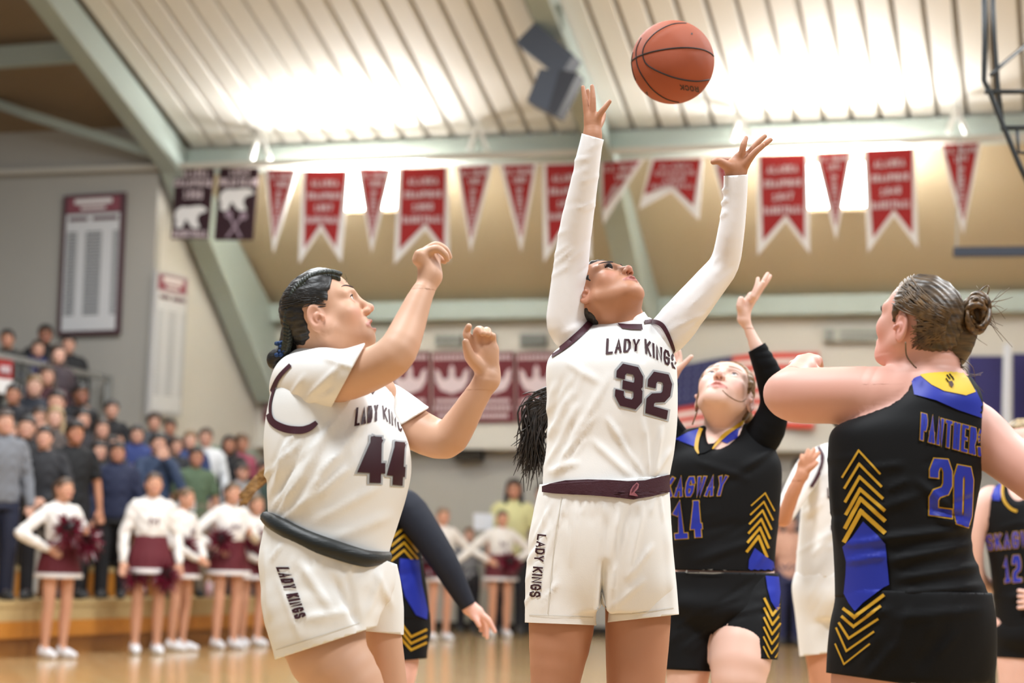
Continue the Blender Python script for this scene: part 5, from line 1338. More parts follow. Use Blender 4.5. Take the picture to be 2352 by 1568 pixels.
    decal('shoulder_panel', bv, [[(1654, 1012), (1670, 1018), (1694, 1005), (1696, 991), (1703, 978), (1680, 992)]], M_blue, r, .002, 8, None, .2)
    bj = bvh_of(top)
    outlined(bj, r, [('SKAGWAY', [(1506, 1097), (1672, 1092), (1660, 1138), (1503, 1142)])], .16, 1.5)
    outlined(bj, r, [('1', [(1544, 1153), (1576, 1152), (1582, 1236), (1550, 1238)]), ('4', [(1584, 1150), (1608, 1149), (1615, 1233), (1588, 1235)])], .15, 1.6, 'number')
    ch = []
    for k in range(6):
        ch.append(([(1726 - k * 2, 1160 + k * 21), (1757 - k * 3, 1132 + k * 20), (1778 - k * 3.5, 1172 + k * 21)], 3 + k * .7))
    chevrons(bj, r, ch)
    decal('side_panel', bj, [[(1733, 1258), (1756, 1276), (1776, 1290), (1780, 1312), (1718, 1312), (1720, 1285)]], M_blue, r, .0022, 9, None, .15)
    pel = F.sec([(1542, 1782, 1300, 0, .14), (1535, 1790, 1350, 0, .145), (1530, 1792, 1400, -.02, .14), (1580, 1770, 1450, -.03, .1)])
    lL = pel + F.ch([(1610, 1310, .0, 66), (1600, 1380, 0, 72), (1588, 1460, -.02, 66), (1578, 1560, -.04, 56)], .02)
    lR = F.ch([(1705, 1310, .0, 80), (1712, 1380, -.03, 82), (1712, 1450, -.07, 80), (1702, 1560, -.12, 76)], .02)
    wl = F.plane((1530, 1312), (1800, 1316), (1660, 1450))
    sh = cloth('shorts', [(lL, [F.plane((1515, 1536), (1635, 1542), (1590, 1400)), wl]), (lR, [F.plane((1620, 1502), (1800, 1516), (1710, 1400), -.08), wl])], .008, M_blk, r, rfolds(10, 1560, 1330, 1780, 1500, 30, 90, 8, .004, 9), 1)
    bs = bvh_of(sh)
    decal('side_panel', bs, [[(1758, 1322), (1788, 1324), (1792, 1360), (1788, 1395), (1784, 1402), (1770, 1380), (1762, 1350)]], M_blue, r, .0022, 9, None, .15)
    chevrons(bs, r, [([(1756 - k * .5, 1375 + k * 22), (1774 - k * .6, 1412 + k * 22), (1793 - k, 1388 + k * 22)], 5.5 - k * .5) for k in range(6)])
    decal('waist_lining', bvh_of(sh, top), [[(1558, 1307), (1600, 1309), (1650, 1306), (1690, 1313), (1640, 1318), (1580, 1316)]], mat('grey_lining', srgb(120, 116, 108), .8), r, .004, 9, None, .15)
    hm = hair_mat('blond_hair', (96, 68, 42), (154, 118, 80), (50, 120, 120))
    hair_cap(hd, hm, r, .010, [(.07, .078), (.066, .058), (.058, .036), (.046, .01), (.032, -.01), (.017, -.008), (.014, .016), (-.006, .028), (-.026, .02), (-.034, -.02), (-.046, -.06), (-.06, -.095), (-.2, -.12), (-.2, .3), (.07, .3)])
    m = MB()
    for q in ([(1607, 890, .0), (1601, 915, .0), (1598, 945, .01)], [(1609, 900, 0), (1602, 940, .01), (1590, 975, .01)], [(1606, 885, 0), (1603, 920, 0), (1601, 935, 0)]):
        m.tube([F.p(*v) for v in spline(q, 5)], .0022, 5)
    m.tube([F.p(*v) for v in spline([(1700, 925, .06), (1712, 950, .08), (1722, 985, .1)], 5)], .02, 6)
    tag(m.build('loose_strands', hm, r, True), kind='stuff')
    decal('cheek_strand', bvh_of(body), band([(1659, 896), (1672, 908), (1690, 919), (1705, 922), (1714, 915)], 1.6), hm, r, .001, 6, None, .2)
    for x in (1575, 1690):
        a = F.p(x, 1930, .05); shoe('shoe', (a[0], a[1], 0), math.radians(-95), mat('black_sneaker', srgb(40, 40, 44), .5), r)
p14()
def p20():
    F = Fig(4.1)
    base = F.p(2090, 1350); r = wroot('person', (base[0], base[1], 0))
    tag(r, 'player seen from behind in black 20 jersey, elbow raised, brown hair in a messy bun', 'person', 'players in black')
    hd = Head(F.p(2116, 744), (-.62, .70, .35), (.22, -.27, .94), .96, mouth=.002, eye=.005)
    sk = skin_mat('skin_pink', (216, 166, 150), flush=(222, 140, 130))
    tors = [(2085, 2195, 848, .02, .06), (2062, 2228, 872, .01, .09), (2030, 2252, 915, .0, .11), (1965, 2262, 955, .0, .12), (1918, 2263, 990, .0, .13), (1908, 2258, 1035, .0, .135), (1910, 2243, 1110, .0, .14), (1915, 2228, 1190, .0, .14), (1920, 2222, 1250, .0, .14), (1924, 2248, 1330, .0, .15), (1925, 2275, 1390, .0, .16)]
    aL = [(2120, 930, -.0, 50), (2050, 922, .0, 76), (1985, 910, .02, 69), (1900, 908, .05, 65), (1830, 908, .09, 63), (1800, 902, .12, 47), (1815, 880, .2, 38), (1842, 852, .3, 27)]
    aR = [(2200, 960, .0, 50), (2240, 985, -.01, 62), (2300, 1040, -.04, 58), (2370, 1095, -.08, 54), (2420, 1150, -.1, 48), (2440, 1240, -.16, 38), (2440, 1330, -.25, 26)]
    P = F.sec(tors, -9) + F.ch(aL, .012) + F.ch(aR, .012)
    P += F.ch([(2128, 790, .01, 60), (2132, 840, .0, 66), (2140, 900, .0, 80)], .05)
    P += F.ch([(2020, 1360, 0, 66), (2005, 1480, .0, 80), (1985, 1600, .02, 78), (1985, 1760, .05, 60), (1990, 1860, .0, 54), (1990, 2130, -.1, 32)], .03)
    P += F.ch([(2160, 1360, 0, 66), (2190, 1480, .0, 80), (2200, 1600, .02, 78), (2200, 1760, .05, 60), (2200, 1860, .0, 54), (2200, 2130, -.1, 32)], .03)
    P += F.ch([(2430, 1330, -.25, 24), (2425, 1370, -.28, 26, .6)], .02)
    for k, (x, y) in enumerate(((2400, 1380), (2412, 1408), (2425, 1415), (2438, 1408))): P += F.ch([(2416 + k * 6, 1372, -.28, 11), ((x + 2418 + k * 6) / 2, (y + 1376) / 2 + 4, -.285, 9), (x, y, -.27, 7)], .006)
    P += F.ch([(2408, 1350, -.27, 11), (2396, 1366, -.29, 9), (2390, 1384, -.29, 7)], .01)
    # fist above the elbow
    P += F.ch([(1845, 850, .3, 28), (1850, 838, .32, 26), (1862, 834, .33, 22)], .02)
    for k, (x, y) in enumerate(((1822, 838), (1838, 826), (1858, 822), (1876, 826))):
        P += F.ch([(1850 + k * 3, 848, .33, 14), (x, y, .34, 12), (x + 6, y + 14, .37, 10)], .008)
    P += F.ch([(1868, 852, .31, 12), (1890, 853, .30, 9), (1914, 850, .30, 6.5)], .01)
    P += hd.prims()
    fine = [(*hd.box(), .0024), (*F.box(1795, 808, 1925, 890, .2, .42), .0032)]
    body = body_obj(P, .009, fine, sk, r, [hd])
    eyes(hd, r, (90, 100, 110), (0, 1, .1)); brows_lashes(hd, body, r, (120, 90, 70), lash=.0018, spikes=8)
    V, Q = sphere_np(F.p(1914, 850, .293), np.array([.0068, .004, .0052]), np.eye(3), 10, 8)
    obj('painted_nail', mesh_np('painted_nail', V, Q), mat('navy_nail', srgb(34, 34, 92), .2), r, True)
    fo = [(2010, 1240, 2210, 1215, 10, .008), (2040, 1290, 2230, 1250, 11, .009), (2060, 1330, 2250, 1300, 10, .007), (2050, 1365, 2260, 1345, 9, .006), (2150, 1190, 2230, 1210, 8, .008), (2130, 1165, 2225, 1190, 7, -.006), (1940, 1250, 2030, 1240, 7, .004), (1945, 1290, 2040, 1275, 7, .004), (2100, 1100, 2200, 1180, 9, .004), (1912, 1080, 1925, 1250, 8, .004)]
    carve = F.ch([(2062, 912, -.02, 48), (2036, 928, .0, 84), (1965, 906, .02, 82), (1900, 898, .03, 76), (1840, 900, .05, 76)], .010, op='d')
    carve2 = F.ch([(2262, 950, -.02, 40), (2300, 1010, -.03, 72), (2360, 1090, -.05, 80)], .012, op='d')
    top = cloth('jersey', [(F.sec(tors, 5) + carve + carve2, [F.plane((1910, 1370), (2290, 1385), (2090, 1100))])], .0065, M_blk, r, fo + rfolds(10, 1930, 1030, 2230, 1230, 10, 90, 8, .003, 31), 1)
    pel = F.sec([(1922, 2272, 1350, .0, .165), (1918, 2282, 1410, .0, .175), (1910, 2285, 1480, .0, .17), (1905, 2280, 1560, .0, .16)])
    lL = pel + F.ch([(2000, 1450, 0, 90), (1996, 1520, .0, 92), (1990, 1640, .01, 88)], .02)
    lR = F.ch([(2190, 1450, 0, 90), (2194, 1520, .0, 90), (2195, 1640, .01, 88)], .02)
    wl = F.plane((1910, 1352), (2290, 1362), (2090, 1450))
    sh = cloth('shorts', [(lL, [F.plane((1895, 1544), (2090, 1572), (2000, 1400)), wl]), (lR, [F.plane((2080, 1572), (2300, 1590), (2190, 1400)), wl])], .008, M_blk, r, [(1930, 1420, 2050, 1400, 8, .004), (2050, 1420, 2260, 1400, 10, .004)] + rfolds(10, 1940, 1400, 2260, 1540, 60, 110, 9, .004, 33), 1)
    bj = bvh_of(top)
    decal('shoulder_yoke', bj, [[(2050, 850), (2098, 840), (2118, 862), (2140, 882), (2165, 896), (2212, 906), (2240, 894), (2266, 950), (2255, 960), (2200, 941), (2150, 919), (2100, 906), (2094, 872)]], M_blue, r, .002, 10, None, .2)
    decal('collar_panel', bj, [[(2090, 838), (2190, 834), (2222, 868), (2240, 900), (2218, 908), (2168, 898), (2140, 884), (2118, 866)]], mat('gold_cloth', srgb(222, 184, 50), .6), r, .003, 10, None, .2)
    for a in ([(2174, 862), (2182, 872)], [(2180, 860), (2188, 870)], [(2186, 866), (2190, 874)], [(2172, 870), (2178, 878)]): decal('paw_mark', bj, band(a, 3), M_blks, r, .0045, 5)
    decal('emblem', bj, [[(2178, 877), (2186, 876), (2190, 884), (2186, 891), (2180, 886)]], mat('emblem_brown', srgb(72, 44, 40), .6), r, .0045, 5)
    outlined(bj, r, [('PANTHERS', [(2116, 948), (2262, 988), (2258, 1050), (2113, 1010)])], .12, 1.5)
    outlined(bj, r, [('2', [(2136, 1052), (2186, 1056), (2186, 1190), (2134, 1182)]), ('0', [(2192, 1066), (2236, 1074), (2230, 1212), (2190, 1200)])], .15, 2.4, 'number')
    g = lambda x, y: (1780 + x / 2.76, 1000 + y / 2.76)
    ap = [95, 180, 262, 340, 400, 480]; le = [(430, 262), (445, 330), (450, 415), (455, 495), (450, 580), (445, 665)]; ri = [(665, 240), (672, 320), (680, 395), (690, 470), (692, 535), (690, 610)]
    chevrons(bj, r, [([g(*le[k]), g(532 + k * 3, ap[k]), g(*ri[k])], 4.5 + k * 1.1) for k in range(6)])
    ba = bvh_of(top, sh)
    decal('side_panel', ba, [[g(*q) for q in ((562, 545), (640, 620), (700, 685), (712, 800), (725, 945), (690, 962), (640, 1000), (560, 1060), (510, 1115), (470, 1060), (440, 1000), (452, 880), (455, 800), (432, 705), (485, 655))]], M_blue, r, .003, 10, None, .2)
    bs = bvh_of(sh)
    Vs = [((440, 1100), (505, 1150), (685, 1015)), ((430, 1150), (500, 1210), (665, 1085)), ((410, 1190), (470, 1285), (650, 1165)), ((392, 1222), (455, 1365), (625, 1245)), ((385, 1322), (440, 1448), (600, 1322))]
    chevrons(bs, r, [([g(*q) for q in v], 7.5 - k) for k, v in enumerate(Vs)])
    # hair: swept back from the face to a bun
    hm = hair_mat('light_brown_hair', (44, 33, 22), (98, 76, 50), (22, 22, 120))
    bun = np.array(F.p(2243, 716, -.02)); back = F.p(2200, 735, -.05)
    hair_cap(hd, hm, r, .011, [(.052, .088), (.046, .062), (.04, .04), (.036, .012), (.028, -.012), (.018, -.012), (.012, .018), (-.012, .028), (-.036, .018), (-.046, -.02), (-.05, -.06), (-.05, -.11), (-.2, -.14), (-.2, .3), (.052, .3)], F.ch([(2192, 765, -.01, 52), (2184, 805, .0, 42), (2166, 840, .01, 26)], .03), .0032, .0022)
    rn = random.Random(9); m = MB()
    for i in range(26):
        a0 = rn.uniform(0, 6.28); rad = rn.uniform(20, 34); tilt = rn.uniform(.55, 1.0); cx = 2243 + rn.uniform(-8, 8); cy = 718 + rn.uniform(-12, 14); dd = rn.uniform(-.035, .03)
        q = [(cx + rad * math.cos(a0 + t) * tilt, cy + rad * math.sin(a0 + t) * 1.15, -.02 + dd + .02 * math.sin(t * 1.3)) for t in np.linspace(0, rn.uniform(3, 5.4), 14)]
        m.tube([F.p(*v) for v in q], [.0065 * math.sin(math.pi * (k + .7) / 15) + .0015 for k in range(14)], 6)
    V, Q = sculpt(F.ch([(2235, 700, -.02, 22), (2245, 722, -.02, 26), (2240, 745, -.02, 18)], .02), .004)
    m.add(V, [tuple(q) for q in Q])
    tag(m.build('hair_bun', hair_mat('bun_hair', (44, 30, 18), (120, 88, 50), (90, 90, 90)), r, True), kind='stuff')
    m = MB()
    for i in range(90):     # strands combed back over the head
        z0 = rn.uniform(-.06, .1); y0 = .05 - abs(z0 - .08) * .35; x0 = -math.sqrt(max(.0001, 1 - ((z0 - .022) / .098) ** 2)) * .083
        if z0 < .036: y0 = -.035 - rn.uniform(0, .02)
        pts = []
        for t in np.linspace(0, 1, 8):
            y = y0 * (1 - t) + (-.10) * t; z = z0 * (1 - t * .7) + .02 * t * .7 + .01 * math.sin(t * 3 + i)
            x = -.086 * math.sqrt(max(0, 1 - ((y + .012) / .102) ** 2 - ((z - .022) / .101) ** 2)) if ((y + .012) / .102) ** 2 + ((z - .022) / .101) ** 2 < 1 else 0
            pts.append(hd.w((x * 1.015, y, z)))
        m.tube(pts, [.0007 + .0014 * math.sin(math.pi * k / 7) for k in range(8)], 4)
    for i in range(40):     # loose hair at the neck and around the bun
        if i < 22: x, y, ex, ey = rn.uniform(2180, 2215), rn.uniform(820, 850), rn.uniform(2190, 2260), rn.uniform(850, 905)
        else: x, y, ex, ey = rn.uniform(2225, 2275), rn.uniform(680, 745), rn.uniform(2225, 2330), rn.uniform(655, 800)
        q = spline([(x, y, -.03), ((x + ex) / 2 + rn.uniform(-14, 14), (y + ey) / 2 + rn.uniform(-14, 14), -.04), (ex, ey, -.03)], 4)
        m.tube([F.p(*v) for v in q], [.0011 * (1 - .6 * k / (len(q) - 1)) for k in range(len(q))], 4)
    for q in ([(2262, 690, -.02), (2272, 664, -.02), (2266, 656, -.02), (2250, 670, -.02), (2245, 690, -.02)], [(2080, 785, -.1), (2082, 815, -.1), (2095, 835, -.1), (2105, 845, -.09)]):
        m.tube([F.p(*v) for v in spline(q, 5)], .0016, 4)
    tag(m.build('hair_strands', hair_mat('strand_hair', (58, 43, 27), (124, 96, 60), (60, 60, 60)), r, True), kind='stuff')
    for x in (1990, 2200):
        a = F.p(x, 2130, -.1); shoe('shoe', (a[0], a[1], 0), math.radians(100), mat('black_sneaker', (0, 0, 0)), r)
p20()
# ================================================================== players further back
def pnavy():
    F = Fig(7.0)
    base = F.p(860, 1350); r = wroot('person', (base[0], base[1], 0))
    tag(r, 'player in black with long navy sleeve and light brown ponytail behind the 44 jersey', 'person', 'players in black')
    hd = Head(F.p(706, 1078), (-.55, -.5, .1), (0, 0, 1), .98, detail=False)
    sk = skin_mat('skin_rose', (232, 184, 168))
    tors = [(700, 800, 1140, .0, .06), (680, 900, 1160, .0, .1), (690, 945, 1190, .0, .12), (740, 962, 1240, .0, .13), (760, 975, 1320, .0, .14), (760, 985, 1400, .0, .15), (760, 985, 1430, 0, .15)]
    aR = [(880, 1165, -.02, 40), (930, 1165, -.06, 40), (975, 1220, -.1, 35), (1020, 1290, -.12, 30), (1050, 1345, -.12, 24), (1076, 1394, -.12, 17)]
    aL = [(740, 1170, 0, 38), (700, 1230, -.1, 32), (720, 1320, -.2, 24), (760, 1370, -.3, 16)]
    P = F.sec(tors, -4) + F.ch(aR, .02, -3) + F.ch(aL, .02, -3) + F.ch([(715, 1100, .02, 34), (735, 1150, .02, 40)], .03)
    P += F.ch([(1078, 1394, -.12, 17, .7), (1094, 1408, -.125, 18, .6)], .015)
    P += F.ch([(1090, 1412, -.13, 8), (1096, 1426, -.14, 6.5), (1101, 1437, -.14, 5)], .006) + F.ch([(1102, 1408, -.125, 8), (1122, 1424, -.125, 6.5), (1137, 1450, -.12, 4.6)], .005) + F.ch([(1100, 1412, -.12, 8), (1116, 1432, -.12, 6), (1119, 1464, -.115, 4.6)], .005) + F.ch([(1098, 1414, -.105, 7), (1110, 1436, -.1, 5.6), (1112, 1458, -.1, 4.4)], .004) + F.ch([(1094, 1414, -.09, 7), (1104, 1434, -.085, 5), (1104, 1448, -.085, 4)], .004)
    P += F.ch([(752, 1362, -.28, 14, .8), (768, 1382, -.32, 16, .6)], .012)
    for k in range(4): P += F.ch([(762 + k * 5, 1386 - k * 2, -.32, 7), (768 + k * 7, 1402 - k * 2, -.34, 5.8), (772 + k * 8, 1414 - k * 3, -.34, 4.6)], .004)
    P += F.ch([(776, 1374, -.32, 8), (788, 1378, -.35, 6), (794, 1386, -.36, 5)], .006)
    P += F.ch([(905, 1420, .0, 62), (915, 1500, -.03, 50), (905, 1580, -.05, 42), (880, 1650, 0, 36), (870, 1850, .1, 24)], .02) + F.ch([(830, 1420, .0, 60), (800, 1560, 0, 46), (790, 1660, 0, 36), (780, 1850, .1, 24)], .02)
    P += hd.prims()
    body = body_obj(P, .013, [(*hd.box(), .006), (*F.box(1065, 1380, 1150, 1475, -.2, 0), .0035), (*F.box(735, 1345, 815, 1430, -.45, -.2), .005)], sk, r, [hd])
    for q in (1, -1):
        V, Fc = sphere_np(hd.w((q * .033, .077, 0)), np.array([.013, .009, .006]), hd.R, 8, 6); obj('eye', mesh_np('eye', V, Fc), mat('eye_dark', srgb(40, 30, 28), .3), r, True)
    top = cloth('jersey', [(F.sec(tors, 2), [F.plane((700, 1400), (1000, 1425), (850, 1250))])], .009, M_blk, r, rfolds(8, 880, 1180, 980, 1400, 20, 60, 6, .004, 3))
    s1 = cloth('navy_sleeve', [(F.ch(aR, .02, 2), [F.plane((1060, 1402), (1096, 1380), (1020, 1290), -.12)])], .008, mat('navy_sleeve', srgb(16, 20, 34), .75), r, [])
    s2 = cloth('navy_sleeve', [(F.ch(aL, .02, 2), [F.plane((735, 1370), (775, 1350), (715, 1310), -.3)])], .01, mat('navy_sleeve', (0, 0, 0)), r, [])
    sh = cloth('shorts', [(F.sec([(755, 988, 1400, 0, .15), (755, 990, 1450, 0, .15), (790, 980, 1480, 0, .12)]) + F.ch([(905, 1420, 0, 70), (922, 1480, -.02, 60), (925, 1560, -.04, 54)], .02), [F.plane((880, 1520), (1000, 1510), (900, 1400))]), (F.ch([(830, 1420, 0, 68), (805, 1560, 0, 56)], .02), [F.plane((740, 1520), (880, 1525), (820, 1400))])], .01, M_blk, r, [])
    bj = bvh_of(top, sh)
    decal('side_panel', bj, [[(918, 1282), (962, 1286), (968, 1340), (982, 1400), (980, 1422), (955, 1412), (930, 1370), (916, 1320)]], M_blue, r, .003, 9, None, .2)
    chevrons(bj, r, [([(900, 1235 + k * 17), (928, 1212 + k * 17), (958, 1250 + k * 16)], 5) for k in range(4)] + [([(920, 1430 + k * 17), (944, 1462 + k * 15), (978, 1446 + k * 15)], 5) for k in range(3)])
    hm = hair_mat('sandy_hair', (104, 74, 40), (176, 136, 84), (60, 60, 160)); hair_cap(hd, hm, r, .008)
    m = MB(); rn = random.Random(4)
    for i in range(60):
        q = spline([(672, 1062 + rn.uniform(-8, 8), .06), (628, 1078 + rn.uniform(-14, 14), .05 + rn.uniform(-.03, .03)), (590, 1108 + rn.uniform(-18, 18), .05), (553 + rn.uniform(-6, 12), 1150 + rn.uniform(-16, 14), .05)], 4)
        m.tube([F.p(*v) for v in q], [.006 * (1 - .7 * k / (len(q) - 1)) for k in range(len(q))], 5)
    tag(m.build('ponytail', hm, r, True), kind='stuff')
    for x in (870, 780): a = F.p(x, 1860, .08); shoe('shoe', (a[0], a[1], 0), math.radians(-120), mat('black_sneaker', (0, 0, 0)), r)
pnavy()
def p12():
    F = Fig(8.0)
    base = F.p(2350, 1350); r = wroot('person', (base[0], base[1], 0))
    tag(r, 'player in black 12 jersey beyond the raised elbow of the 20 jersey', 'person', 'players in black')
    hd = Head(F.p(2348, 1022), (-.15, -.95, .1), (0, 0, 1), .98, detail=False)
    sk = skin_mat('skin_rose2', (230, 190, 176))
    tors = [(2305, 2395, 1108, .0, .06), (2272, 2425, 1125, .0, .09), (2254, 2444, 1150, .0, .11), (2256, 2442, 1200, .0, .125), (2274, 2430, 1280, .0, .125), (2282, 2426, 1340, .0, .125), (2290, 2432, 1420, .0, .14), (2290, 2436, 1450, 0, .14)]
    aR = [(2275, 1140, 0, 26), (2250, 1165, 0, 27), (2236, 1230, .0, 25), (2238, 1300, .03, 22), (2252, 1335, .08, 20), (2290, 1350, .2, 15), (2310, 1360, .22, 14)]
    aL = [(2425, 1140, 0, 26), (2450, 1165, 0, 27), (2468, 1250, .0, 25), (2472, 1310, -.03, 22), (2430, 1350, -.12, 18), (2390, 1372, -.15, 15)]
    P = F.sec(tors, -4) + F.ch(aR, .015) + F.ch(aL, .015) + F.ch([(2348, 1055, .02, 30), (2349, 1120, .02, 36)], .03) + hd.prims()
    for k in range(4): P += F.ch([(2384, 1364 + k * 9, -.15, 8), (2362, 1360 + k * 11, -.16, 5.6), (2340, 1356 + k * 13, -.15, 4.6)], .004)
    P += F.ch([(2390, 1362, -.16, 8), (2374, 1348, -.17, 6), (2366, 1338, -.17, 5)], .006)
    P += F.ch([(2330, 1440, 0, 46), (2335, 1530, 0, 44), (2335, 1620, 0, 34), (2335, 1660, 0, 32), (2335, 1800, .05, 20)], .02) + F.ch([(2400, 1440, 0, 46), (2405, 1530, 0, 44), (2405, 1640, 0, 33), (2405, 1800, .05, 20)], .02)
    body = body_obj(P, .014, [(*hd.box(), .006), (*F.box(2325, 1325, 2405, 1410, -.25, -.05), .005)], sk, r, [hd])
    for q in (1, -1):
        V, Fc = sphere_np(hd.w((q * .033, .077, 0)), np.array([.013, .009, .006]), hd.R, 8, 6); obj('eye', mesh_np('eye', V, Fc), mat('eye_dark', (0, 0, 0)), r, True)
    carve = F.ch([(2345, 1085, -.05, 34), (2340, 1130, -.13, 26), (2336, 1166, -.17, 8)], .006, op='d') + F.ch([(2262, 1150, 0, 30), (2238, 1200, 0, 34)], .006, op='d')
    top = cloth('jersey', [(F.sec(tors, 2) + carve, [F.plane((2280, 1440), (2440, 1444), (2350, 1300))])], .009, M_blk, r, rfolds(8, 2280, 1180, 2400, 1420, 20, 70, 6, .004, 5))
    sh = cloth('shorts', [(F.sec([(2292, 2436, 1425, 0, .145), (2286, 2440, 1470, 0, .145), (2310, 2420, 1500, 0, .1)]) + F.ch([(2335, 1450, 0, 50), (2338, 1560, 0, 48)], .02), [F.plane((2270, 1508), (2380, 1514), (2330, 1400))]), (F.ch([(2398, 1450, 0, 50), (2405, 1560, 0, 48)], .02), [F.plane((2340, 1510), (2480, 1514), (2400, 1400))])], .011, M_blk, r, [])
    bj = bvh_of(top)
    decal('shoulder_panel', bj, [[(2264, 1146), (2282, 1122), (2304, 1106), (2302, 1130), (2296, 1150)]], M_blue, r, .003, 8, None, .2)
    decal('collar_trim', bj, band([(2305, 1106), (2302, 1130), (2308, 1152), (2322, 1168), (2336, 1174)], 6), M_gold, r, .004, 8, None, .2)
    outlined(bj, r, [('SKAGWAY', [(2264, 1228), (2400, 1214), (2398, 1252), (2268, 1264)])], .15, 1.2)
    outlined(bj, r, [('1', [(2304, 1281), (2318, 1277), (2322, 1336), (2308, 1339)]), ('2', [(2324, 1275), (2344, 1274), (2347, 1336), (2327, 1338)])], .15, 1.2, 'number')
    hair_cap(hd, hair_of((196, 170, 130)), r, .012)
    for x in (2335, 2405): a = F.p(x, 1800, .05); shoe('shoe', (a[0], a[1], 0), math.radians(-90), mat('black_sneaker', (0, 0, 0)), r)
def pwhite():
    F = Fig(6.9)
    base = F.p(1910, 1350); r = wroot('person', (base[0], base[1], 0))
    tag(r, 'player in white with one bent arm raised, between the 14 and 20 jerseys', 'person', 'players in white')
    hd = Head(F.p(1965, 945), (.6, -.7, .2), (0, 0, 1), .98, detail=False)
    sk = skin_mat('skin_warm', (208, 152, 122))
    tors = [(1915, 2000, 1015, .02, .06), (1872, 2020, 1030, .0, .1), (1848, 2010, 1060, .0, .12), (1846, 1988, 1120, .0, .13), (1838, 1990, 1220, .0, .13), (1830, 1992, 1310, .0, .14), (1830, 1995, 1350, 0, .14)]
    aR = [(1885, 1060, -.02, 28), (1862, 1075, -.06, 32), (1828, 1130, -.12, 27), (1803, 1178, -.17, 22), (1800, 1192, -.2, 18), (1822, 1130, -.26, 17), (1843, 1088, -.28, 14)]
    aL = [(1950, 1060, -.02, 28), (1985, 1090, .0, 30), (2000, 1180, .0, 26), (1995, 1250, -.1, 20), (1980, 1300, -.2, 15)]
    P = F.sec(tors, -4) + F.ch(aR[:4], .012, -4) + F.ch(aR[3:], .012) + F.ch(aL, .012, -3) + F.ch([(1962, 975, .02, 32), (1958, 1030, .02, 36)], .03) + hd.prims()
    P += F.ch([(1843, 1090, -.28, 14, .8), (1848, 1068, -.28, 17, .6)], .012)
    for k, (x, y) in enumerate(((1838, 1046), (1852, 1034), (1866, 1032), (1876, 1040))): P += F.ch([(1842 + k * 5, 1066, -.285, 8), ((1842 + k * 5 + x) / 2 + 2, (1066 + y) / 2, -.29, 6.4), (x + 4, y, -.285, 4.8)], .004)
    P += F.ch([(1981, 1296, -.2, 14, .8), (1974, 1318, -.22, 15, .6)], .012)
    for k in range(4): P += F.ch([(1966 + k * 5, 1324, -.22, 7), (1963 + k * 6, 1342, -.23, 5.8), (1963 + k * 6, 1356 - abs(k - 1.5) * 3, -.23, 4.6)], .004)
    P += F.ch([(1966, 1308, -.23, 8), (1956, 1322, -.25, 6), (1952, 1334, -.25, 5)], .006)
    P += F.ch([(1856, 1078, -.29, 8), (1868, 1070, -.3, 6), (1876, 1062, -.3, 5)], .006)
    P += F.ch([(1882, 1340, 0, 42), (1890, 1450, 0, 48), (1898, 1540, .0, 42), (1905, 1640, .02, 38), (1905, 1850, .1, 22)], .02) + F.ch([(1948, 1340, 0, 40), (1956, 1500, 0, 44), (1960, 1640, .02, 38), (1960, 1850, .1, 22)], .02)
    body = body_obj(P, .013, [(*hd.box(), .006), (*F.box(1825, 1020, 1890, 1100, -.4, -.2), .0035), (*F.box(1940, 1285, 2000, 1370, -.35, -.1), .005)], sk, r, [hd])
    for q in (1, -1):
        V, Fc = sphere_np(hd.w((q * .033, .077, 0)), np.array([.013, .009, .006]), hd.R, 8, 6); obj('eye', mesh_np('eye', V, Fc), mat('eye_dark', (0, 0, 0)), r, True)
    top = cloth('jersey', [(F.sec(tors, 2), [F.plane((1810, 1318), (2010, 1335), (1900, 1200))])], .009, M_jersey, r, rfolds(12, 1840, 1080, 1930, 1300, 40, 70, 6, .004, 5))
    s1 = cloth('undershirt_sleeve', [(F.ch(aR[:4], .02, 2), [])], .009, M_under, r, [])
    s2 = cloth('undershirt_sleeve', [(F.ch(aL[:3], .02, 2), [])], .009, M_under, r, [])
    sh = cloth('shorts', [(F.sec([(1828, 1998, 1315, 0, .145), (1826, 2002, 1370, 0, .15), (1840, 1990, 1420, 0, .12)]) + F.ch([(1872, 1350, 0, 52), (1886, 1440, 0, 56), (1890, 1540, 0, 50)], .02), [F.plane((1830, 1508), (1945, 1494), (1880, 1400))]), (F.ch([(1955, 1350, 0, 52), (1962, 1540, 0, 52)], .02), [F.plane((1900, 1500), (2020, 1500), (1960, 1400))])], .01, M_jersey, r, rfolds(10, 1840, 1340, 1930, 1480, 70, 80, 6, .004, 6))
    bv = bvh_of(top, s1, s2)
    decal('armhole_trim', bv, band([(1880, 1026), (1889, 1045), (1886, 1070), (1876, 1095), (1862, 1118)], 8), M_trim, r, .004, 8, None, .3)
    bj = bvh_of(top)
    decal('lettering', bj, word('LADY', [(1900, 1120), (1948, 1116), (1948, 1140), (1901, 1144)], .15), M_num, r, .002, 8)
    decal('number', bj, word('1', [(1908, 1156), (1930, 1155), (1930, 1216), (1908, 1218)], .2), M_num, r, .002, 8)
    hair_cap(hd, hair_of((60, 44, 36)), r, .01)
    for x in (1905, 1960): a = F.p(x, 1850, .08); shoe('shoe', (a[0], a[1], 0), math.radians(-90), mat('white_sneaker', (0, 0, 0)), r)
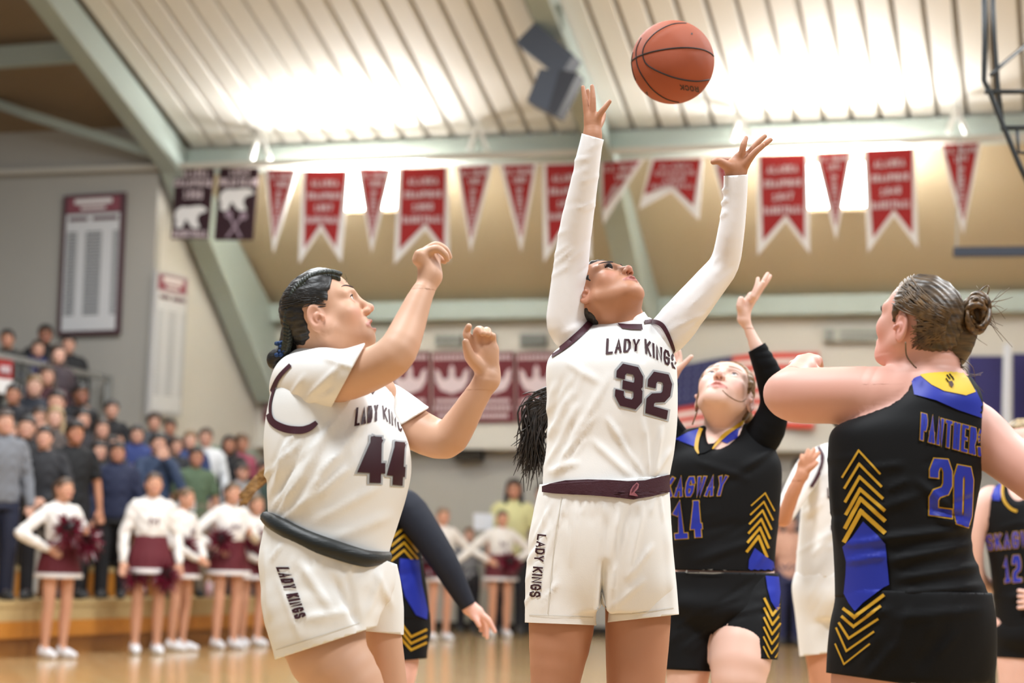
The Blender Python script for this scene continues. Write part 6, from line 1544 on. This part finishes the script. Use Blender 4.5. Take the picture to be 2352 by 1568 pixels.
# ================================================================== everyone else
SKINS = {}
def skin_of(c):
    if c not in SKINS: SKINS[c] = skin_mat('skin_%d_%d_%d' % c, c)
    return SKINS[c]
HAIRM = {}
def hair_of(c):
    if c not in HAIRM: HAIRM[c] = hair_mat('hair_%d_%d_%d' % c, tuple(int(v * .6) for v in c), c, (60, 60, 60))
    return HAIRM[c]
def cl(c, rough=.75): return mat('cloth_%d_%d_%d' % c, srgb(*c), rough, noise=(7, .08), bump=(30, .25))
POSE = {'down': ((.25, -.02, 1.10), (.26, .07, .86)), 'clap': ((.27, .06, 1.12), (.07, .30, 1.17)), 'cross': ((.27, .06, 1.12), (-.06, .23, 1.13)), 'hips': ((.42, -.05, 1.15), (.20, .07, 1.02)),
        'front': ((.27, .03, 1.10), (.07, .22, .96)), 'mouth': ((.22, .18, 1.13), (.05, .19, 1.40)), 'pocket': ((.28, -.05, 1.12), (.21, .07, .92)), 'up': ((.30, .10, 1.45), (.26, .16, 1.70))}
def human(name, loc, face, H, label, cat, group, top=(40, 40, 44), ttype='long', bot=(30, 30, 36), btype='pants', hair=(40, 30, 26), style='short', skin=(206, 160, 134), pl='down', pr=None, shoes=(60, 60, 62), look=None, build=1.0, look_up=.05, h=.016):
    """a standing person; face = world direction the body faces"""
    r = empty(name, loc, math.atan2(-face[0], face[1])); tag(r, label, cat, group)
    k = H / 1.7; b = build
    S = lambda *p: np.array(p, float) * k
    def ch(pts, kk=.03, inf=0.0, flat=1.0): return [chain([seg(S(*a[:3]), S(*c[:3]), (a[3] + inf) * k, (c[3] + inf) * k, .001, flat) for a, c in zip(pts[:-1], pts[1:])], kk)]
    def lf(rows, inf=0.0): return [loft([(S(0, y, z), (w * b + inf) * k, (d * b + inf) * k) for z, w, d, y in spline(rows, 3)], .03)]
    tors = [(.86, .165, .115, -.01), (.95, .165, .12, -.01), (1.06, .145, .105, .0), (1.2, .16, .115, .0), (1.32, .172, .11, -.01), (1.40, .15, .09, -.02), (1.445, .09, .06, -.025), (1.47, .05, .045, -.025)]
    lk = look or (0, 1, look_up)
    hd = Head(S(0, .015, 1.585), lk, (0, -lk[2], 1), k * .98, detail=False)
    P = lf(tors) + ch([(0, -.02, 1.40, .052), (0, .0, 1.52, .05)], .03)
    arms = {}
    for q, nm in ((1, pr or pl), (-1, pl)):
        e, w = POSE[nm]; e = (q * e[0], e[1], e[2]); w = (q * w[0], w[1], w[2])
        arms[q] = [(q * .155 * b, -.01, 1.375, .05), (q * (.17 * b + .01), -.015, 1.35, .052), (*e, .04), ((e[0] + w[0]) / 2, (e[1] + w[1]) / 2, (e[2] + w[2]) / 2, .037), (*w, .026)]
        P += ch(arms[q], .02)
        d = np.array(w) - np.array(e); d /= np.linalg.norm(d); s_ = np.cross(d, (0, 1, 0)) if abs(d[1]) < .8 else np.array([0, 0, 1.0]); s_ /= np.linalg.norm(s_) + 1e-9
        W0 = np.array(w); pt = lambda a, c: tuple(W0 + d * a + s_ * c)
        P += ch([(*pt(0, 0), .026), (*pt(.07, 0), .034)], .02, 0, .6)
        for f in (-1.5, -.5, .5, 1.5): P += ch([(*pt(.08, f * .017), .011), (*pt(.13, f * .019), .0095), (*pt(.16 - abs(f) * .01, f * .019), .008)], .004)
        P += ch([(*pt(.03, -q * .03), .013), (*pt(.09, -q * .055), .009)], .008)
        arms[(q, 'w')] = W0
        P += ch([(q * .085, 0, .92, .085 * b), (q * .095, .0, .75, .078 * b), (q * .1, .01, .48, .053), (q * .1, -.01, .36, .055), (q * .1, -.02, .1, .034), (q * .1, .02, .07, .035), (q * .1, .1, .04, .03)], .02)
    P += hd.prims()
    fine = [(*hd.box(.15), .0085)] + [(S(*(arms[(q, 'w')] - .2)), S(*(arms[(q, 'w')] + .2)), .0085) for q in (1, -1)]
    sk = skin_of(skin)
    V, Q = sculpt(P, h, fine); V, Q = compact(V, Q); me = mesh_np('body', V, Q)
    lip, fl = hd.masks(V)
    for nm, a in (('lip', lip), ('flush', fl)): at_ = me.attributes.new(nm, 'FLOAT', 'POINT'); at_.data.foreach_set('value', a.astype(np.float32))
    obj('body', me, sk, r, True)
    for q in (1, -1):
        V, Fc = sphere_np(hd.w((q * .033, .077, 0)), np.array([.013, .009, .006]) * k, hd.R, 8, 6)
        obj('eye', mesh_np('eye', V, Fc), mat('eye_dark', srgb(40, 30, 28), .3), r, True)
    # clothes
    T = lf([t for t in tors if t[0] > (1.0 if ttype == 'crop' else .85)] if ttype != 'crop' else [(1.08, .145, .105, 0)] + tors[3:], .014 if ttype != 'hoodie' else .026)
    for q in (1, -1):
        a = arms[q]
        n = {'long': 5, 'hoodie': 5, 'crop': 5, 'short': 3, 'tank': 2}[ttype]
        a2 = [list(x) for x in a[:n]]
        if ttype == 'short': m_ = np.array(a2[1][:3]) * .35 + np.array(a[2][:3]) * .65; a2[2] = [*m_, .05]
        T += ch([tuple(x) for x in a2], .02, .012 if ttype != 'hoodie' else .02)
    V, Q = sculpt(T, h * .8); V = relax(V, Q, 1)
    n = np.sin(V[:, 2] * 55 + 4 * np.sin(V[:, 0] * 22) + 3 * np.sin(V[:, 1] * 19)) * .0035; V = V + vnormals(V, Q) * n[:, None]
    tp = obj({'hoodie': 'hoodie', 'short': 't_shirt', 'crop': 'cheer_top'}.get(ttype, 'top'), mesh_np('top', V, Q), cl(top), r, True)
    if ttype == 'hoodie':
        V, Q = sculpt([chain([seg(S(.10 * math.cos(a), -.05 + .08 * math.sin(a), 1.45), S(.10 * math.cos(a + .5), -.05 + .08 * math.sin(a + .5), 1.45), .03 * k, .03 * k) for a in np.arange(2.2, 7.2, .5)], .02)], h * .8)
        obj('hood', mesh_np('hood', V, Q), cl(top), tp, True)
    if btype == 'skirt':
        T = [loft([(S(0, y, z), w * k, d * k) for z, w, d, y in ((1.10, .148, .11, 0), (1.0, .175, .135, 0), (.9, .205, .165, 0), (.78, .225, .185, 0))], .01)]
        V, Q = sculpt(T, h * .7); th = np.arctan2(V[:, 1], V[:, 0]); V[:, :2] *= (1 + .025 * np.sin(th * 16) * np.clip((1.05 * k - V[:, 2]) / .3, 0, 1))[:, None]
        sk_ = obj('skirt', mesh_np('skirt', V, Q), cl(bot), r, True)
        V, Q = sculpt([loft([(S(0, 0, .79), .236 * k, .196 * k), (S(0, 0, .745), .238 * k, .198 * k)], .01)], h * .5)
        obj('skirt_hem', mesh_np('skirt_hem', V, Q), cl((228, 222, 220)), sk_, True)
    else:
        T = lf([(.80, .165, .12, 0)] + tors[:3], .012)
        for q in (1, -1):
            L = [(q * .09, 0, .9, .092 * b), (q * .1, 0, .72, .09 * b), (q * .105, .01, .48, .07)]
            if btype == 'pants': L += [(q * .105, -.01, .3, .066), (q * .105, -.02, .07, .06)]
            T += ch(L, .02, .006)
        V, Q = sculpt(T, h); V = relax(V, Q, 1); obj(btype, mesh_np(btype, V, Q), cl(bot), r, True)
    for q in (1, -1):
        Pf = [seg(S(q * .1, -.04, .05), S(q * .105, .06, .045), .046 * k, .045 * k, .02), seg(S(q * .105, .06, .04), S(q * .115, .15, .032), .044 * k, .032 * k, .03), seg(S(q * .1, -.035, .06), S(q * .1, -.03, .1), .042 * k, .04 * k, .03)]
        V, Q = sculpt(Pf, .013); V[:, 2] = np.maximum(V[:, 2], .002); obj('shoe', mesh_np('shoe', V, Q), cl(shoes, .5), r, True)
    hm = hair_of(hair)
    hl = [(.09, .044), (.076, .04), (.062, .026), (.05, .004), (.026, -.022), (.014, -.016), (.012, .016), (-.006, .028), (-.03, .016), (-.038, -.03), (-.05, -.07), (-.07, -.1), (-.2, -.12), (-.2, .3), (.11, .3), (.11, .046)]
    ex = []
    if style == 'long':
        for q in (1, -1): ex += [chain([seg(hd.w(a), hd.w(c), ra * k, rb * k) for (a, ra), (c, rb) in zip(L[:-1], L[1:])], .02) for L in ([((q * .06, .0, .05), .03), ((q * .078, -.01, -.04), .028), ((q * .085, .0, -.13), .03), ((q * .08, .03, -.22), .018)],)]
        ex += [chain([seg(hd.w((0, -.06, 0)), hd.w((0, -.08, -.2)), .07 * k, .06 * k)], .02)]
    if style == 'pony': ex += [chain([seg(hd.w((0, -.09, .06)), hd.w((0, -.14, .03)), .028 * k, .032 * k), seg(hd.w((0, -.14, .03)), hd.w((0, -.15, -.14)), .032 * k, .012 * k)], .02)]
    if style == 'bun': ex += [ell(hd.w((0, -.09, .075)), np.ones(3) * .04 * k)]
    hair_cap(hd, hm, r, {'short': .017, 'curly': .028, 'long': .016, 'pony': .007, 'bun': .007, 'cap': .008}[style], hl, ex, .0085, .005 if style == 'curly' else .002, soft=.010, rl=.008)
    if style == 'cap':
        V, Q = sculpt(hd.skull(.014), .009); L = hd.loc(V); keep = L[:, 2] > .045 - .1 * L[:, 1] * .2; Q = Q[keep[Q].all(1)]; V, Q = compact(V, Q)
        c = obj('cap', mesh_np('cap', V, Q), cl((120, 124, 126)), r, True)
        V, Q = sculpt([seg(hd.w((0, .07, .055)), hd.w((0, .12, .045)), .062 * k, .05 * k, .01, .14, None, hd.R[:, 2])], .008); obj('brim', mesh_np('brim', V, Q), cl((110, 114, 116)), c, True)
    return r
CROWDF = .62 * D2 - .78 * D1
G = 'spectators standing in the bleachers'
def fan(px, py, row, label, dt=0.0, **kw):
    t = ROW_T[row] + min(.2, max(-.1, dt)); p = at_t(px, py, t); s_, _, z = stz(p)
    H = (z - ROW_Z[row]) / 1.585 * 1.7
    rn = random.Random(px * 7 + py); a = rn.uniform(-.35, .35)
    f = CROWDF * math.cos(a) + np.array([-CROWDF[1], CROWDF[0], 0]) * math.sin(a)
    human('person', tuple(W(s_, t, ROW_Z[row])), f, H, label, 'person', G, **kw)
BK, NV = (24, 24, 28), (34, 38, 70)
S1, S2, S3, S4 = (198, 154, 132), (172, 124, 98), (132, 90, 68), (210, 170, 150)
H1, H2, H3, H4 = (34, 26, 24), (70, 50, 38), (150, 118, 80), (110, 80, 56)
fan(18, 777, 5, 'spectator in dark jacket in the top row beside the red rail banner', top=(44, 44, 42), hair=H1, skin=S2, pl='front')
fan(104, 767, 5, 'spectator in black with a blue collar in the top row below the big record board', top=BK, hair=H1, skin=S3, pl='down', dt=-.22)
fan(86, 800, 5, 'spectator in navy sweater and dark hood behind the guard rail', top=(38, 40, 88), ttype='hoodie', hair=H2, skin=S1, dt=.1)
fan(131, 812, 4, 'pale spectator with long brown hair behind the guard rail', top=(60, 50, 56), hair=H2, style='long', skin=S4, dt=.2)
fan(157, 790, 5, 'dark haired spectator in black jacket at the end of the top row', top=BK, hair=H1, skin=S1, dt=.15)
fan(110, 862, 3, 'brown haired spectator in dark maroon top under the guard rail', top=(64, 30, 36), hair=H2, style='long', skin=S1)
fan(32, 904, 2, 'dark haired spectator in black jacket over a white shirt', top=(30, 30, 36), hair=H1, skin=S2)
fan(80, 885, 2, 'fair haired spectator in a dark navy jacket', top=(34, 38, 48), hair=H3, skin=S4, dt=-.1)
fan(183, 904, 2, 'dark skinned spectator with short black hair and black top', top=BK, hair=(22, 20, 20), skin=S3)
fan(131, 922, 1, 'spectator with dark fringe half hidden behind the blonde girl', top=(48, 40, 44), hair=H1, skin=S1, dt=-.16)
fan(255, 939, 2, 'dark haired spectator in black jacket below the tan post', top=BK, hair=H1, skin=S1, pl='clap')
fan(128, 956, 1, 'spectator with long blonde hair between dark jackets', top=(84, 74, 70), hair=(190, 160, 116), style='long', skin=S4, dt=.12)
fan(89, 958, 1, 'spectator raising a hand to the mouth behind the front row', top=(40, 42, 50), hair=H2, skin=S1, pl='down', pr='mouth', dt=-.14)
fan(63, 980, 0, 'tall spectator in black puffer jacket and pale trousers in the front row', top=(34, 34, 36), ttype='hoodie', bot=(176, 172, 166), hair=H1, skin=S1, dt=-.16)
fan(103, 1003, 0, 'spectator in open black jacket over white shirt in the front row', top=(38, 38, 42), hair=H1, skin=S1, pl='front', dt=.2)
fan(172, 993, 0, 'spectator in black short sleeved shirt and necklace in the front row', top=(20, 20, 22), ttype='short', bot=BK, hair=(40, 30, 24), style='curly', skin=(176, 122, 92), dt=.05)
fan(186, 962, 1, 'spectator with dark hair peering over the curly haired one', top=(52, 50, 54), hair=H1, skin=S1)
fan(233, 984, 1, 'girl with long dark hair behind the boy in dark green', top=(46, 38, 40), hair=H2, style='long', skin=S1, dt=.16)
fan(225, 1035, 0, 'boy in dark green hoodie with hands clasped in the front row', top=(36, 42, 38), ttype='hoodie', hair=H1, skin=S1, pl='front', dt=-.18)
fan(271, 1038, 0, 'boy in plain navy sweatshirt in the front row', top=(30, 36, 62), ttype='hoodie', bot=BK, hair=H1, skin=S2, dt=.18)
fan(314, 997, 1, 'spectator in blue hooded sweatshirt with pale print', top=(48, 62, 116), ttype='hoodie', hair=H1, skin=S1, pl='down', pr='clap')
fan(354, 968, 2, 'curly haired spectator in grey below the narrow record board', top=(70, 72, 78), hair=H2, style='curly', skin=S1)
fan(391, 981, 2, 'dark haired spectator next to the curly haired one below the narrow board', top=(52, 46, 50), hair=H1, skin=S2)
fan(362, 1018, 0, 'spectator in dark blue shirt clapping at the chest', top=(46, 60, 86), hair=H1, skin=S1, pl='mouth', dt=-.2)
fan(402, 1022, 1, 'brown haired spectator with bare forearms folded', top=(44, 46, 52), ttype='short', hair=H2, skin=S1, pl='cross', dt=.15)
fan(437, 1009, 1, 'young spectator in blue between the folded arms and the green shirt', top=(52, 66, 110), hair=H3, skin=S4)
fan(450, 1048, 0, 'boy in olive green short sleeved shirt', top=(84, 102, 78), ttype='short', bot=(120, 106, 90), hair=H1, skin=S2, dt=.05)
fan(473, 1003, 1, 'tall spectator in bright white long sleeved shirt', top=(222, 224, 226), hair=(88, 66, 50), skin=S1, bot=(150, 150, 152))
fan(526, 1019, 1, 'spectator with long black hair in a black top', top=BK, hair=H1, style='long', skin=S2)
fan(553, 1016, 1, 'brown haired spectator with pink scarf beside the long black hair', top=(150, 74, 96), hair=H4, skin=S2, dt=-.15)
fan(556, 1082, 0, 'boy in a grey cap and grey shirt', top=(140, 140, 142), hair=H2, style='cap', skin=S1)
fan(606, 1078, 0, 'dark haired spectator half hidden by the player with the black belt', top=(50, 66, 60), hair=H1, skin=S2)
fan(8, 968, 0, 'spectator in grey hooded sweatshirt and dark trousers at the end of the front row', top=(112, 114, 120), ttype='hoodie', bot=(30, 34, 54), hair=H2, skin=S1, dt=.15)
fan(26, 988, 1, 'spectator with brown hair behind the grey hooded sweatshirt', top=(60, 54, 52), hair=H4, skin=S1, dt=.1)
fan(256, 1020, 1, 'spectator clapping behind the navy sweatshirt', top=(58, 52, 56), hair=H1, skin=S1, pl='clap', dt=-.16)
# cheerleaders
CW, CM = (232, 226, 220), (92, 24, 34)
GC = 'cheerleaders along the court'
def pompom(p, label, rad=.15, seed=0):
    rn = np.random.RandomState(seed); V = []; F_ = []
    for i in range(260):
        d = rn.randn(3); d /= np.linalg.norm(d); u = np.cross(d, rn.randn(3)); u /= np.linalg.norm(u); L = rad * rn.uniform(.75, 1.15); sag = np.array([0, 0, -.3 * rad * rn.rand()])
        b = len(V); w = .009
        V += [d * .01 - u * w, d * .01 + u * w, d * L * .6 + u * w + sag * .4, d * L * .6 - u * w + sag * .4, d * L + sag]
        F_ += [(b, b + 1, b + 2, b + 3), (b + 3, b + 2, b + 4)]
    r = obj('pom_pom', mesh_np('pom_pom', np.array(V), F_), mat('maroon_foil', srgb(112, 28, 48), .25, spec=.7, noise=(40, .6)), None, False, p)
    tag(r, label, 'pom pom', 'cheerleader pom poms')
    V, Fc = sphere_np(np.zeros(3), np.ones(3) * rad * .45, np.eye(3), 10, 8); obj('core', mesh_np('core', V, Fc), mat('black_foil', srgb(24, 12, 16), .3), r)
    return r
def cheer(px, fy, ty, label, d, poms=(), pl='down', pr=None, hair=(96, 70, 50), style='pony', skin=(204, 154, 126), look=None, letter=True):
    f = at_z(px, fy, 0); H = (fy - ty) * mpp(f) * 1.0
    r = human('person', tuple(f), d, H, label, 'person', GC, top=CW, ttype='crop', bot=CM, btype='skirt', hair=hair, style=style, skin=skin, shoes=(226, 226, 230), pl=pl, pr=pr, look=look, build=.92)
    k = H / 1.7
    m = MB()
    for lp in word('M', [(-.045, 1.27), (.045, 1.27), (.045, 1.19), (-.045, 1.19)], .2): m.prism([(x * k, .13 * k * .92 + .004, z * k) for x, z in lp], (0, .004, 0))
    o = m.build('chest_letter', cl((120, 92, 96)), r)
    for x, y, dy, lab, sd in poms: pompom(tuple(at(x, y, f[1] + dy)), lab, .18, sd)
cheer(124, 1511, 1094, 'cheerleader with one hand on hip in front of the black shirted spectator', (.75, -.65, 0), [(158, 1215, -.3, 'pom pom held before the chest of the cheerleader with hand on hip', 1), (196, 1240, -.1, 'pom pom at the far side of the cheerleader with hand on hip', 2)], 'clap', 'hips')
cheer(334, 1502, 1082, 'cheerleader standing upright with both arms straight down', (.35, -.93, 0), [(313, 1318, -.1, 'pom pom in the lowered hand beside the white hem of the upright cheerleader', 3), (382, 1320, -.1, 'pom pom in the other lowered hand of the upright cheerleader', 4)], 'down')
cheer(408, 1494, 1118, 'cheerleader mostly hidden behind the upright one', (.9, -.4, 0), [(422, 1256, -.1, 'pom pom held out behind the upright cheerleader', 5)], 'front', hair=(130, 100, 70))
cheer(517, 1490, 1105, 'cheerleader with elbow out and hand on hip near the white shirted spectator', (.6, -.8, 0), [(508, 1238, -.2, 'pom pom on the hip of the cheerleader with elbow out', 6)], 'clap', 'hips', hair=(110, 84, 56))
cheer(574, 1484, 1135, 'cheerleader half hidden by the player with the black belt', (.6, -.8, 0), [(580, 1235, -.2, 'pom pom of the half hidden cheerleader', 7)], 'front', hair=(140, 106, 70))
cheer(1008, 1470, 1164, 'cheerleader by the far wall behind the dark sleeved arm', (.4, -.9, 0), [(978, 1290, -.2, 'pom pom held by the cheerleader behind the dark sleeved arm', 8)], 'hips', hair=(150, 120, 96), style='bun')
cheer(1146, 1462, 1170, 'cheerleader by the far wall beside the white sign, hands on hips', (.2, -.95, 0), [(1172, 1290, -.2, 'pom pom at the hip of the cheerleader beside the white sign', 9)], 'hips', hair=(60, 46, 40), style='bun')
# people and gear by the far wall
def stand(px, fy, ty, label, d=(0, -1, 0), **kw):
    f = at_z(px, fy, 0); human('person', tuple(f), d, (fy - ty) * mpp(f), label, 'person', 'people by the far wall', **kw)
stand(1172, 1458, 1098, 'woman with long dark hair in pale yellow top by the far wall', top=(206, 202, 150), ttype='short', hair=(36, 28, 28), style='long', skin=S2)
stand(1240, 1456, 1110, 'person in pale purple top by the far wall', top=(170, 150, 172), hair=H2, skin=S1)
stand(1072, 1455, 1210, 'small child in grey by the far wall', top=(120, 120, 124), hair=H4, skin=S4)
stand(1812, 1482, 1180, 'person with dark hair and peach top seen between the players', top=(206, 160, 140), ttype='short', hair=(26, 24, 26), skin=S1, bot=(40, 44, 80))
stand(1780, 1480, 1195, 'person in maroon seen beside the black 14 shorts', top=(92, 34, 46), hair=H2, skin=S1, bot=(40, 40, 48))
stand(1838, 1480, 1046, 'tall person in grey behind the white player', top=(120, 116, 120), hair=H1, skin=S2)
r = wroot('sign_stand', at_z(1108, 1458, 0)); tag(r, 'white rectangular sign on a thin stand by the far wall', 'sign')
yb = at_z(1108, 1458, 0)[1]
MB().prism([at(x, y, yb) for x, y in ((1088, 1178), (1134, 1180), (1133, 1218), (1088, 1216))], (0, .03, 0)).build('panel', mat('sign_white', srgb(216, 220, 228), .5), r)
MB().bar(at(1110, 1217, yb + .015), at(1110, 1454, yb + .015), .03, .03, up=(0, 1, 0)).build('pole', M_steel, r)
MB().bar(at(1094, 1456, yb + .015), at(1126, 1456, yb + .015), .3, .03, up=(0, 0, 1)).build('foot', M_black, r)
# water cooler behind the cheerleaders, water bottles on the bleacher edge
c = W(19.2, ROW_T[0] + .22, ROW_Z[0]); c = at_t(414, 1190, ROW_T[0] + .25); s_, t_, z_ = stz(c); b = W(s_, t_, ROW_Z[0]); hgt = stz(at_t(414, 1150, t_))[2] - ROW_Z[0]
r = tag(wroot('water_cooler', b), 'tall green drink cooler with white lid on the bleachers', 'cooler')
MB().tube([b, b + np.array([0, 0, hgt * .9])], .13, 16, .15).build('tub', mat('cooler_green', srgb(26, 84, 58), .4), r, False)
MB().tube([b + np.array([0, 0, hgt * .9]), b + np.array([0, 0, hgt])], .155, 16).build('lid', mat('cooler_white', srgb(210, 214, 216), .4), r)
for x, lab in ((478, 'pinkish water bottle on the bleacher edge'), (490, 'clear water bottle on the bleacher edge')):
    p = at_t(x, 1372, ROW_T[0] + .25); s_, t_, z_ = stz(p); b = W(s_, t_, ROW_Z[0])
    r = tag(wroot('water_bottle', b), lab, 'bottle'); MB().tube([b, b + np.array([0, 0, .16])], .034, 10).build('bottle_body', mat('bottle_' + lab[:4], srgb(214, 170, 176) if 'pink' in lab else srgb(206, 210, 210), .25), r, True)
    MB().tube([b + np.array([0, 0, .16]), b + np.array([0, 0, .2])], .016, 8).build('bottle_cap', mat('bottle_cap', srgb(230, 230, 232), .4), r, True)

p12()
pwhite()
for o in SC.objects:
    if '_world' in o: del o['_world']
